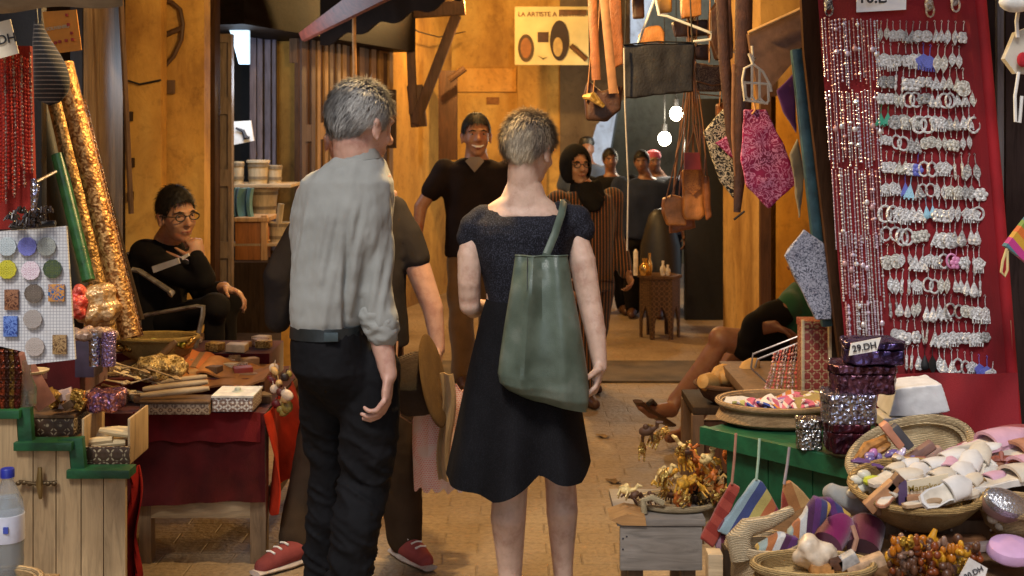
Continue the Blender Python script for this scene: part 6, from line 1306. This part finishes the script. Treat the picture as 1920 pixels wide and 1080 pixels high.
t=thing('price_sign','white card price sign reading 29.DH on the violet box','sign',P(1622,665,3.42)); m=MB(); m.prism([P(1596,644,3.4),P(1652,633,3.4),P(1644,658,3.4),P(1592,667,3.4)],(0,.003,0)); part('card',m,plain('e9e6dd',.6,var=.05),t); text('29.DH',P(1621,651,3.396),.064,M_INK,t,bold=.02,rz=R(10))
def trap(name,pts,Y,dep,mat,label):
    m=MB(); m.prism([P(x,y,Y) for x,y in pts],(0,dep,0)); return solo(name,bake(m,.004,3,folds(.0015,40,40,40)),mat,label,'box','white tapering boxes')
WH=plain((.72,.72,.73),.5,var=.08,scale=30)
trap('white_box',[(1680,729),(1766,720),(1783,772),(1730,781),(1667,781)],3.68,.14,WH,'white tapering box, upper of the two beside the silver stack')
trap('white_box',[(1656,784),(1780,783),(1778,806),(1700,815),(1660,808)],3.68,.14,WH,'white tapering box, lower of the two beside the silver stack')
# front table surface
ft=thing('front_table','dark wooden display table at the front of the right stall','table',Vector((1.35,3.1,0))); ZF=.615
m=MB(); m.prism([(.62,2.45,ZF-.04),(.55,3.05,ZF-.04),(.88,3.48,ZF-.04),(2.2,3.86,ZF-.04),(2.2,2.45,ZF-.04)],(0,0,.04)); part('table_top',m,M_BRW,ft)
for x,y in((.7,2.6),(.66,3.0),(.95,3.4),(2.0,3.7),(2.0,2.6)): m=MB(); m.box((x,y,(ZF-.04)/2),(.06,.06,ZF-.04)); part('leg',m,M_DARKW,ft)
m=MB(); m.prism([(.9,3.3,ZF),(2.2,3.3,ZF),(2.2,3.86,ZF),(1.0,3.5,ZF)],(0,0,.09)); part('riser',m,M_DARKW,ft)
# slippers
def slipper(c,L,yaw,pitch,roll,sole,upper,label,grp,open_=True):
    c=Vector(c); M=Matrix.Rotation(yaw,3,'Z')@Matrix.Rotation(pitch,3,'Y')@Matrix.Rotation(roll,3,'X'); t=thing('slipper',label,'slipper',c,grp)
    out=[(-.5,.0),(-.46,.11),(-.3,.15),(-.05,.13),(.15,.17),(.33,.18),(.45,.11),(.5,0)]; full=out+[(x,-y) for x,y in out[-2:0:-1]]
    m=MB(); m.prism([c+M@Vector((x*L,y*L,0)) for x,y in full],M@Vector((0,0,.06*L))); part('sole',m,sole,t)
    m=MB(); 
    def up(u,v):
        x=.02+.47*v; w=.185*(1-max(0,(v-.55)/.45)**2*.75); a=math.pi*u; return c+M@(Vector((x,math.cos(a)*w,.05+math.sin(a)*.115*(1-.7*v**2)))*L)
    m.grid(up,16,12,.006*L/.2); part('upper',m,upper,t)
    m=MB(); m.prism([c+M@Vector((x*L*.9,y*L*.82,.052*L)) for x,y in full],M@Vector((0,0,.012*L))); part('insole',m,plain('cfc5b4',.7),t)
    return t
WS=plain((.68,.66,.63),.55,var=.12); CS=plain((.6,.54,.44),.55,var=.15); PK=plain((.6,.36,.46),.5,var=.12); TN=plain((.42,.2,.12),.55,var=.3); RD=plain((.33,.09,.1),.5)
c=P(1722,972,3.02)
MB_=Matrix.Rotation(R(8),3,'X')@Matrix.Rotation(R(-2),3,'Y')
basket('slipper_bowl',c,.158,.15,.082,'wide shallow basket of pale slippers and wooden stamps in the foreground',mat=wicker('b8965c'),M=MB_,foot=.5)
SLP=[(1700,915,2.98,.16,.3,-.1,0,WS,WS,'white slipper lying across the middle of the wide basket'),(1750,905,3.0,.17,.5,-.25,.3,WS,CS,'cream slipper right of the middle of the wide basket'),(1790,900,3.02,.18,.7,-.3,.5,CS,WS,'pale slipper standing on its side in the wide basket'),(1812,885,3.08,.18,.9,-.5,.3,WS,WS,'white slipper propped at the back right of the wide basket'),(1832,872,3.12,.18,1.0,-.55,.2,CS,CS,'large cream slipper leaning above the right rim'),(1795,935,2.95,.16,.4,-.1,0,CS,CS,'cream slipper at the right front of the wide basket'),(1735,880,3.1,.17,.35,-.2,0,WS,WS,'white slipper at the back of the wide basket'),(1768,868,3.15,.17,.3,-.3,.1,PK,WS,'white slipper with pink sole behind the wide basket')]
for a_ in SLP: x,y,Y,L,yw,pt,rl_,so_,u_,l=a_; slipper(P(x,y,Y),L*.8,yw,pt,rl_,so_,u_,l,'pale slippers in the wide basket')
GS=plain((.4,.38,.36),.5); WD=wood((.5,.34,.2),.7,'x')
for i,(x,y,Y,L,yw,pt,so_,u_,l) in enumerate(((1668,890,3.08,.11,.6,-.3,GS,CS,'small grey-soled slipper at the back left of the wide basket'),(1690,878,3.12,.11,.4,-.2,WD,WS,'small white slipper with wooden sole behind the wide basket'),(1815,915,2.98,.12,.8,-.3,WD,CS,'small cream slipper with wooden sole at the right rim'),(1778,885,3.08,.12,1.1,-.3,CS,PK,'small pink-topped slipper in the middle of the wide basket'),(1730,945,2.88,.10,.2,-.1,WD,WD,'tiny wooden slipper at the front of the wide basket'),(1665,935,2.92,.10,.9,-.2,TN,CS,'tiny tan slipper at the left front of the wide basket'),(1850,905,3.02,.12,.5,-.2,RD,PK,'small rose slipper beside the shell box'),(1835,850,3.2,.13,.2,-.2,PK,WS,'small white and pink slipper under the long pink one'))): slipper(P(x,y,Y),L,yw,pt,0,so_,u_,l,'pale slippers in the wide basket')
SLP2=[(1680,900,3.0,.14,.2,-.15,.1,CS,CS,'small cream slipper at the left of the wide basket'),(1772,925,2.9,.15,.45,-.2,.9,WS,WS,'white slipper on edge at the front of the wide basket'),(1715,895,3.06,.13,.9,-.2,.3,CS,WS,'short cream slipper beneath the white ones')]
for a_ in SLP2: x,y,Y,L,yw,pt,rl_,so_,u_,l=a_; slipper(P(x,y,Y),L,yw,pt,rl_,so_,u_,l,'pale slippers in the wide basket')
PKS=[(1848,842,3.25,.26,.35,-.18,PK,PK,'long pink slipper reaching over the back of the display'),(1880,832,3.35,.26,.3,-.12,RD,RD,'dark rose slipper behind the long pink one'),(1900,860,3.2,.26,.35,-.15,TN,TN,'tan slipper at the right edge above the shell box'),(1905,890,3.1,.26,.3,-.1,TN,PK,'pinkish beige slipper below the tan one'),(1890,905,3.02,.24,.3,-.1,WS,CS,'cream slipper lowest at the right edge')]
for x,y,Y,L,yw,pt,so_,u_,l in PKS: slipper(P(x,y,Y),L,yw,pt,0,so_,u_,l,'slippers stacked at the right edge')
# upper tilted basket and its things
M2=Matrix.Rotation(R(-19),3,'Y')@Matrix.Rotation(R(24),3,'X')
basket('tilted_basket',P(1712,872,3.4),.165,.12,.045,'shallow oval basket tilted up behind the slippers',mat=wicker('cdb68c'),M=M2,foot=.7,th=.018)
m=MB(); m.ell(P(1638,846,3.28),(.05,.03,.014),Matrix.Rotation(R(-25),3,'Y')); m.tube([P(1604,866,3.26),P(1626,838,3.26),P(1660,822,3.28)],[.01,.015,.01],8); solo('painted_mask',m,plain('a8743a',.5,var=.5,scale=60),'small ochre mask with pale rim left of the tilted basket','mask')
for i,(x,y,l_,a_,cc,l) in enumerate(((1672,815,.075,.9,'c08468','salmon pink slipper strap piece on the tilted basket'),(1690,818,.07,.9,'4a4a50','dark grey strip beside the salmon piece'),(1735,862,.10,-.6,'b09080','long beige wooden stamp lying in the tilted basket'),(1722,850,.09,-.6,'8a6a60','thin brown stamp behind the long beige one'))):
    m=MB(); m.box(P(x,y,3.27),(l_,.03,.022),Matrix.Rotation(a_,3,'Y'),bev=.004); solo('stamp',m,plain(cc,.5),l,'stamp')
rr=random.Random(14); lp=sorted([(1618+rr.random()*105,846+rr.random()*42) for _ in range(24)])
for i,(x,y) in enumerate(lp):
    m=MB(); c_=P(x,y,3.22+rr.uniform(-.03,.03)); m.ell(c_,(rr.uniform(.01,.02),.012,rr.uniform(.007,.011)),Matrix.Rotation(rr.uniform(-1,.3),3,'Y'),9,6); solo('glass_bead',m,rr.choice([plain('8a7ab0',.25),plain('c0b8d8',.2),plain('b87ab0',.25),plain('6a5a90',.25)]),f'lilac polished bead, {ORD[i]} from the left in the heap before the tilted basket','bead','lilac beads in a heap')
m=MB(); m.lathe([(.001,-.011),(.022,-.006),(.024,0),(.02,.009),(.001,.012)],P(1637,902,3.02),14); solo('yellow_pebble',m,plain('c8d040',.35),'bright yellow-green pebble at the left rim of the wide basket','pebble')
for i,(x,y) in enumerate(((1606,900),(1612,916),(1625,912),(1620,890),(1600,925),(1640,920))):
    m=MB(); m.ell(P(x,y,3.04),(.017,.014,.012),None,10,7); solo('white_pebble',m,plain('cbc6b4',.4),f'white pebble, {ORD[i]} listed along the left rim of the wide basket' if 0 else ['white pebble at the far left rim, upper','white pebble at the far left rim, lower','white pebble beside the yellow-green pebble','white pebble above the yellow-green pebble','white pebble outside the left rim of the wide basket','white pebble just inside the left rim of the wide basket'][i],'pebble','white pebbles')
for i,(x,y,w,h,a_,cc,l) in enumerate(((1652,930,.03,.085,.85,'b0805a','slanting tan wooden stamp at the left of the wide basket'),(1676,905,.02,.045,.7,'6a4a3a','dark brown stamp head on the slanting stamp'),(1690,922,.022,.055,-.05,'5a4468','upright violet-grey stamp in the wide basket'),(1716,938,.06,.028,0,'b48460','tan square wooden block at the front of the wide basket'),(1750,940,.05,.02,.05,'6a4a3c','brown wooden block right of the tan one'),(1700,956,.07,.018,.0,'2c2a24','dark printed strip on the rim of the wide basket'),(1646,952,.012,.03,0,'6a4a30','thin dark peg at the left rim'),(1755,958,.012,.03,0,'5a3a24','thin dark peg at the right of the dark strip'))):
    m=MB(); m.box(P(x,y,2.93),(w,.025,h),Matrix.Rotation(a_,3,'Y'),bev=.003); solo('wooden_stamp',m,plain(cc,.55,var=.3),l,'stamp','wooden stamps in the wide basket')
t=thing('printed_card','cream card with gold lettering in the wide basket','card',P(1738,925,2.93)); m=MB(); m.prism([P(1690,905,2.93),P(1778,888,2.93),P(1774,922,2.93),P(1694,928,2.93)],(0,.004,0)); part('card',m,plain('d6cab0',.6,var=.06),t); text('Marrakech',P(1738,913,2.925),.085,plain((.3,.2,.04),.5),t,rz=R(8),bold=.01)
# right bowl with shell box
basket('small_bowl',P(1905,996,2.92),.085,.085,.06,'small pale basket bowl at the right edge',mat=wicker('c4a272'))
t=thing('shell_box','oval silver engraved box in the small bowl','box',P(1885,960,2.88)); m=MB(); Mx=Matrix.Rotation(R(18),3,'Y')@Matrix.Rotation(R(35),3,'X')
m.lathe([(.001,-.012),(.9,-.01),(1,0),(.95,.012),(.6,.02),(.001,.024)],P(1886,945,2.86),24,Mx,.052,.035); part('lid',m,inlay((.3,.3,.31),(.55,.55,.57),90,.25,.8),t)
m=MB(); m.lathe([(.8,-.03),(.95,-.012),(.95,-.004),(.001,-.003)],P(1886,945,2.86),24,Mx,.052,.035); part('base',m,plain('8a6a60',.5),t)
for i,(x,y) in enumerate(((1858,956),(1862,972),(1876,985),(1900,985))):
    m=MB(); m.ell(P(x,y,2.88),(.014,.012,.012)); solo('pebble',m,plain('b8a890',.5),['beige pebble highest at the left of the small bowl','beige pebble second down at the left of the small bowl','beige pebble at the front of the small bowl','beige pebble at the right of the small bowl'][i],'pebble','pebbles in the small bowl')
m=MB(); m.lathe([(.001,-.022),(.7,-.02),(.98,-.008),(1,0),(.9,.012),(.5,.02),(.001,.022)],P(1896,1032,2.8),28,Matrix.Rotation(R(20),3,'X'),.053,.045); solo('pink_box',m,plain('c9a0c4',.45,var=.1),'round pale pink box near the bottom right corner','box')
# ledge crate and amber heap
m=MB(); m.pbox(1660,1858,976,1012,2.98,.03); 
t=thing('low_crate','dark low wooden crate under the wide basket','crate',P(1760,1015,2.98)); part('front_board',m,M_BRW,t); m=MB(); m.pbox(1672,1850,1008,1024,2.94,.03); part('ledge',m,wood((.3,.14,.06),.6,'x'),t)
for x in(1698,1784,1858): m=MB(); m.ell(P(x,994,2.97),(.003,.002,.003),None,8,5); part('nail',m,M_SILVER,t)
rr=random.Random(44)
hp=sorted([(1668+rr.random()*160,1020+rr.random()*62) for _ in range(58)])
lvl=lambda i:(ORD[i] if i<30 else ORD[i-30])
AM=[plain('b06818',.25),plain('c89028',.25),plain('7a3a18',.3),plain('8a6a58',.3),plain('5a3a28',.35),foil('c8a040','7a5a18',60,.3,.6)]; ANM=['amber','yellow amber','brown','greyish','dark brown','gilt']
for i,(x,y) in enumerate(hp):
    q=rr.randrange(6); c_=P(x,y,2.78+rr.uniform(-.05,.06)); m=MB(); pts=[c_+Vector((rr.uniform(-.012,.012),rr.uniform(-.01,.01),rr.uniform(-.01,.014))) for _ in range(4)]
    for p in pts: m.ell(p,(rr.uniform(.006,.011),rr.uniform(.006,.01),rr.uniform(.007,.013)),None,8,6)
    m.tube(pts,.003,5); solo('amber_trinket',m,AM[q],f'{ANM[q]} bead trinket, {lvl(i)} from left in the {"left" if i<30 else "right"} half of the heap','trinket','amber trinkets heaped at the bottom right')
m=MB(); m.tube([P(1752,1050,2.8),P(1746,1010,2.8),P(1754,992,2.8)],[.014,.01,.005]); m.tube([P(1752,1010,2.8),P(1772,1030,2.8),P(1790,1056,2.8)],[.006,.008,.006]); solo('amber_figure',m,AM[1],'yellow amber figure standing up out of the heap','figurine')
t=thing('price_card','white price card reading 20.DH stuck in the amber heap','sign',P(1820,1080,2.72)); m=MB(); m.prism([P(1796,1086,2.7),P(1818,1046,2.7),P(1852,1066,2.7),P(1842,1100,2.7)],(0,.003,0)); part('card',m,plain('ded8d2',.6),t); text('20.DH',P(1826,1074,2.697),.042,M_INK,t,rz=R(28),bold=.01)
m=MB(); m.box(P(1830,1026,2.85),(.10,.03,.016),Matrix.Rotation(-.1,3,'Y'),bev=.004); solo('silver_stick',m,plain('9a8a84',.4,.3),'grey bar with a bright end above the amber heap','bar')
# magenta candles and front-left basket
for i,(x0,y0,x1,y1,r,cc,l) in enumerate(((1576,980,1552,1020,.036,'7a1450','fat magenta cylinder, left of the pair'),(1628,984,1618,1030,.040,'5a0f2c','fat dark crimson cylinder, right of the pair'))):
    A_=P(x0,y0,3.0);B_=P(x1,y1,2.95); m=MB(); m.tube([A_+(A_-B_)*.12,A_,A_.lerp(B_,.5),B_],[r*.82,r,r,r*.95],24); solo('satin_pouch',m,fabric(lin(cc),400,.3,.5,.5),l,'pouch','satin cylinders')
m=MB(); m.tube([P(1598,985,2.94),P(1606,1010,2.93),P(1600,1032,2.93)],.006,6); solo('tassel',m,plain('b88a70',.6),'thin beige tassel between the two satin cylinders','tassel')
basket('handled_basket',P(1432,1100,2.9)+Vector((0,0,.0)),.078,.08,.095,'tall pale basket with rolled rim at the lower left of the right stall',mat=wicker('c8b08a'),foot=.75,th=.016)
hb=bpy.data.objects['handled_basket']; m=MB(); m.tube([P(1392,1050,2.85),P(1384,1010,2.86),P(1400,990,2.88),P(1440,980,2.9),P(1482,958,2.95)],[.026,.028,.022,.016,.012],14); part('handle',m,wicker('d0bc98'),hb)
ST2=['5a2a6a','3a3a6a','c8a048','9aa8a0','b06a38','c8c8c4','4a2048']
for i,(pl_,l) in enumerate((([(1420,1030),(1470,1002),(1500,1010),(1490,1062),(1440,1066)],'striped pouch with purple edge inside the left basket'),([(1478,1000),(1532,935),(1560,950),(1520,1020),(1484,1040)],'upright striped pouch with grey stripe behind the left basket'),([(1530,940),(1560,935),(1600,965),(1590,985),(1548,965)],'grey and navy striped pouch under the magenta cylinder'))):
    m=MB(); m.prism([P(x,y,2.86+.06*i) for x,y in pl_],(0,.03,0)); solo('striped_pouch',bake(m,.005,4,folds(.006,22,22,22,i)),stripes(ST2,'x',.1,rot=R(-25+20*i)),l,'pouch','striped pouches by the left basket')
m=MB(); c_=P(1530,1040,2.78); m.ell(c_,(.05,.035,.036)); m.ell(c_+Vector((-.015,0,.02)),(.03,.03,.022)); solo('rock_crystal',bake(m,.005,1,folds(.012,26,26,26,5)),plain('d2c0a8',.4,var=.25,scale=50),'chunky white and pink rock crystal at the front','crystal')
basket('shallow_tray',P(1525,1090,2.75),.13,.08,.035,'pale cane tray along the bottom edge',mat=wicker('b89a64'),foot=.8)
for i,(x,y,w,a_,cc,l) in enumerate(((1588,1050,.045,.5,'a8a4a0','small silver-white block left of the long wooden case'),(1622,1058,.085,.35,'b89878','long beige wooden case at the bottom edge'),(1566,1056,.03,0,'5a3a28','small dark brown block beside the crystal'),(1540,1066,.05,0,'b8844a','small tan block under the crystal'))):
    m=MB(); m.box(P(x,y,2.76),(w,.03,.024),Matrix.Rotation(-a_,3,'Y'),bev=.003); solo('small_block',m,plain(cc,.5,var=.35,scale=60),l,'block','small wooden cases')
# white/grey stones heap left of wide basket
m=MB(); m.ell(P(1595,935,3.1),(.06,.04,.03),Matrix.Rotation(.5,3,'Y')); m.ell(P(1570,925,3.12),(.03,.03,.02)); solo('grey_cloth',bake(m,.006,2,folds(.012,22,22,22)),fabric((.3,.3,.28)),'crumpled grey-white cloth left of the wide basket','cloth')
# stool with basket of little camels
Ys=3.9; st2=thing('plank_stool','grey weathered plank stool in front of the right stall','stool',Vector((P(1235,0,Ys).x,Ys+.15,0)))
a=P(1162,985,Ys);b=P(1316,1068,Ys); m=MB(); m.box(((a.x+b.x)/2,Ys,(a.z+b.z)/2),(b.x-a.x,.02,a.z-b.z),bev=.003); part('apron',m,M_GREYW,st2)
m=MB(); m.box(((a.x+b.x)/2,Ys+.15,a.z+.012),(b.x-a.x+.02,.33,.022),bev=.004); part('seat',m,M_GREYW,st2)
for x in(a.x+.05,b.x-.04):
    for y in(Ys+.03,Ys+.27): m=MB(); m.box((x,y,a.z/2),(.045,.04,a.z-.004)); part('leg',m,M_BRW,st2)
for x,y in((1168,1010),(1168,1030),(1175,1006)): m=MB(); m.ell(P(x,y,Ys-.011),(.003,.002,.003),None,6,4); part('nail',m,M_INK,st2)
m=MB(); m.prism([P(1144,975,Ys-.02),P(1176,964,Ys-.02),P(1210,970,Ys-.02),P(1212,986,Ys-.02),P(1166,985,Ys-.02)],(0,.12,0)); solo('wood_offcut',m,wood((.42,.22,.08),.6,'x'),'pointed orange-brown wooden offcut sticking out from the stool','wood')
cb=P(1268,976,4.03); 
basket('boat_shaped_basket',cb,.128,.10,.062,'boat-shaped pale basket of little stuffed camels on the stool',mat=wicker('b8a27c'),foot=.7)
m=MB(); m.tube([P(1208,962,3.93),P(1206,938,3.93),P(1222,932,3.93),P(1244,944,3.93)],.010,10); part('handle',m,wicker('c8b48c'),bpy.data.objects['boat_shaped_basket'])
rr=random.Random(51); CM=[plain('c8922c',.6,var=.5,scale=80),plain('d8b878',.6,var=.5,scale=80),plain('241610',.5),plain('a85a1c',.6,var=.4,scale=80),foil('d0b060','8a5a20',70,.35,.6),plain('5a3a24',.6)]; CNM=['golden','cream','black','orange-brown','gilt','dark brown']
cm=[]
for i in range(46):
    y=838+rr.random()**.8*98; w=20+ (y-815)*.62; x=1285+rr.uniform(-1,1)*w+8; cm.append((x,y))
cm+=[(1212,808),(1204,842),(1228,822),(1172,918),(1190,928),(1245,808),(1362,855)]
cm.sort()
for i,(x,y) in enumerate(cm):
    q=rr.randrange(6); c_=P(x,y,4.0+rr.uniform(-.07,.09)); s_=rr.uniform(.7,1.15); yw=rr.uniform(0,6.3); M=Matrix.Rotation(yw,3,'Z')@Matrix.Rotation(rr.uniform(-.9,.9),3,'X')@Matrix.Rotation(rr.uniform(-.7,.7),3,'Y')
    m=MB(); m.ell(c_,Vector((.024,.014,.016))*s_,M,9,7); m.ell(c_+M@Vector((0,0,.014))*s_,Vector((.01,.009,.012))*s_,M,7,5)
    m.tube([c_+M@Vector((.018,0,.004))*s_,c_+M@Vector((.032,0,.012))*s_,c_+M@Vector((.036,0,.03))*s_,c_+M@Vector((.052,0,.028))*s_],[.008*s_,.006*s_,.007*s_,.004*s_],7)
    for lx in(-.014,.014):
        for ly in(-.008,.008): m.tube([c_+M@Vector((lx,ly,-.008))*s_,c_+M@Vector((lx,ly,-.034))*s_],[.004*s_,.003*s_],5)
    bx=['left','middle','right'][min(2,i//20)]; 
    solo('toy_camel',m,CM[q],f'{CNM[q]} toy camel, {ORD[i%20]} from left in the {bx} third of the basket','toy camel','toy camels in the basket')
m=MB(); m.pbox(1328,1356,1040,1100,3.1,.05); solo('pale_block',m,M_LTW,'pale wooden post end under the hanging pouches','block')
m=MB(); m.pbox(1358,1392,1030,1110,3.15,.05); solo('dark_block',m,M_DARKW,'dark post right of the pale wooden post end','post')

rr=random.Random(91)
cl=[]
CC=[(plain('c8bca8',.5),'cream'),(plain('b07a9a',.4),'mauve'),(plain('8a4a3a',.5),'rusty red'),(plain('d8d4cc',.4),'white'),(plain('6a4a7a',.4),'purple'),(plain('a8804a',.5),'tan'),(SILF,'silver')]
for i in range(34):
    x=1606+rr.random()*300; y=868+rr.random()*34-(x-1606)*.02; cl.append((x,y))
cl.sort()
for i,(x,y) in enumerate(cl):
    mt,nm=CC[rr.randrange(7)]; c_=P(x,y,3.2+rr.uniform(-.08,.05)); M=Matrix.Rotation(rr.uniform(0,3),3,'Z')@Matrix.Rotation(rr.uniform(-.7,.7),3,'X')@Matrix.Rotation(rr.uniform(-.5,.5),3,'Y')
    m=MB(); L=rr.uniform(.035,.075); m.tube([c_+M@Vector((-L,0,0)),c_+M@Vector((-L*.6,0,.006)),c_+M@Vector((L*.5,0,.004)),c_+M@Vector((L,0,0))],[.006,.016,.018,.007],10,True,.5)
    if rr.random()<.5: m.tube([c_+M@Vector((L*.2,-.016,.004)),c_+M@Vector((L*.2,0,.02)),c_+M@Vector((L*.2,.016,.004))],.006,6)
    solo('baby_slipper',m,mt,f'{nm} doll slipper, {ORD[i%17]} from left in the {"left" if i<17 else "right"} half of the row',"slipper",'little slippers between the baskets')
dc=[]
for i in range(22):
    dc.append((1372+rr.random()*190,756+rr.random()*36))
dc.sort()
for i,(x,y) in enumerate(dc):
    cc=rr.choice([('c05a70','pink'),('b8a8b8','pale lilac'),('c87830','orange'),('b8b060','lime'),('40509a','blue'),('d8cfc0','white')]); q=P(x,y,4.0+rr.uniform(-.08,.1)); q.z=max(q.z,zs+.058); M=Matrix.Rotation(rr.uniform(0,3),3,'Z')@Matrix.Rotation(rr.uniform(-.6,.6),3,'X')
    m=MB(); w=rr.uniform(.025,.045); m.grid(lambda u,v:q+M@Vector(((u-.5)*w*2,(v-.5)*w*1.4,.012*math.sin(u*3+v*2+i)+.004)),8,6,.006); solo('coin_purse',m,stripes([cc[0],cc[0],'d8c8c0'],'x',.03,rot=i%3),f'{cc[1]} little cloth purse, {ORD[i]} from left in the flat oval basket','purse','purses in the flat basket')

for i,(poly,Y,mt,l) in enumerate((([(1186,-20),(1206,-24),(1210,34),(1188,36)],5.3,M_LEATHD,'small dark purse hanging behind the coat hanger'),([(1340,-30),(1366,-34),(1368,24),(1342,20)],5.25,M_LEATHO,'small orange purse between hanger and belts'),([(1300,84),(1330,82),(1334,112),(1304,112)],5.2,M_LEATHD,'dark folded purse above the embossed wallet'),([(1344,196),(1362,190),(1364,240),(1346,244)],5.2,M_LEATH,'narrow brown purse behind the swirl-patterned pouch'))):
    flatbag('leather_purse',poly,Y,.04,mt,l,'purse','small leather purses hanging on the rail',straps=[[(poly[0][0]+5,poly[0][1]+3),(poly[0][0]+8,poly[0][1]-40),(poly[0][0]+9,-50)]],smat=M_STRAP)
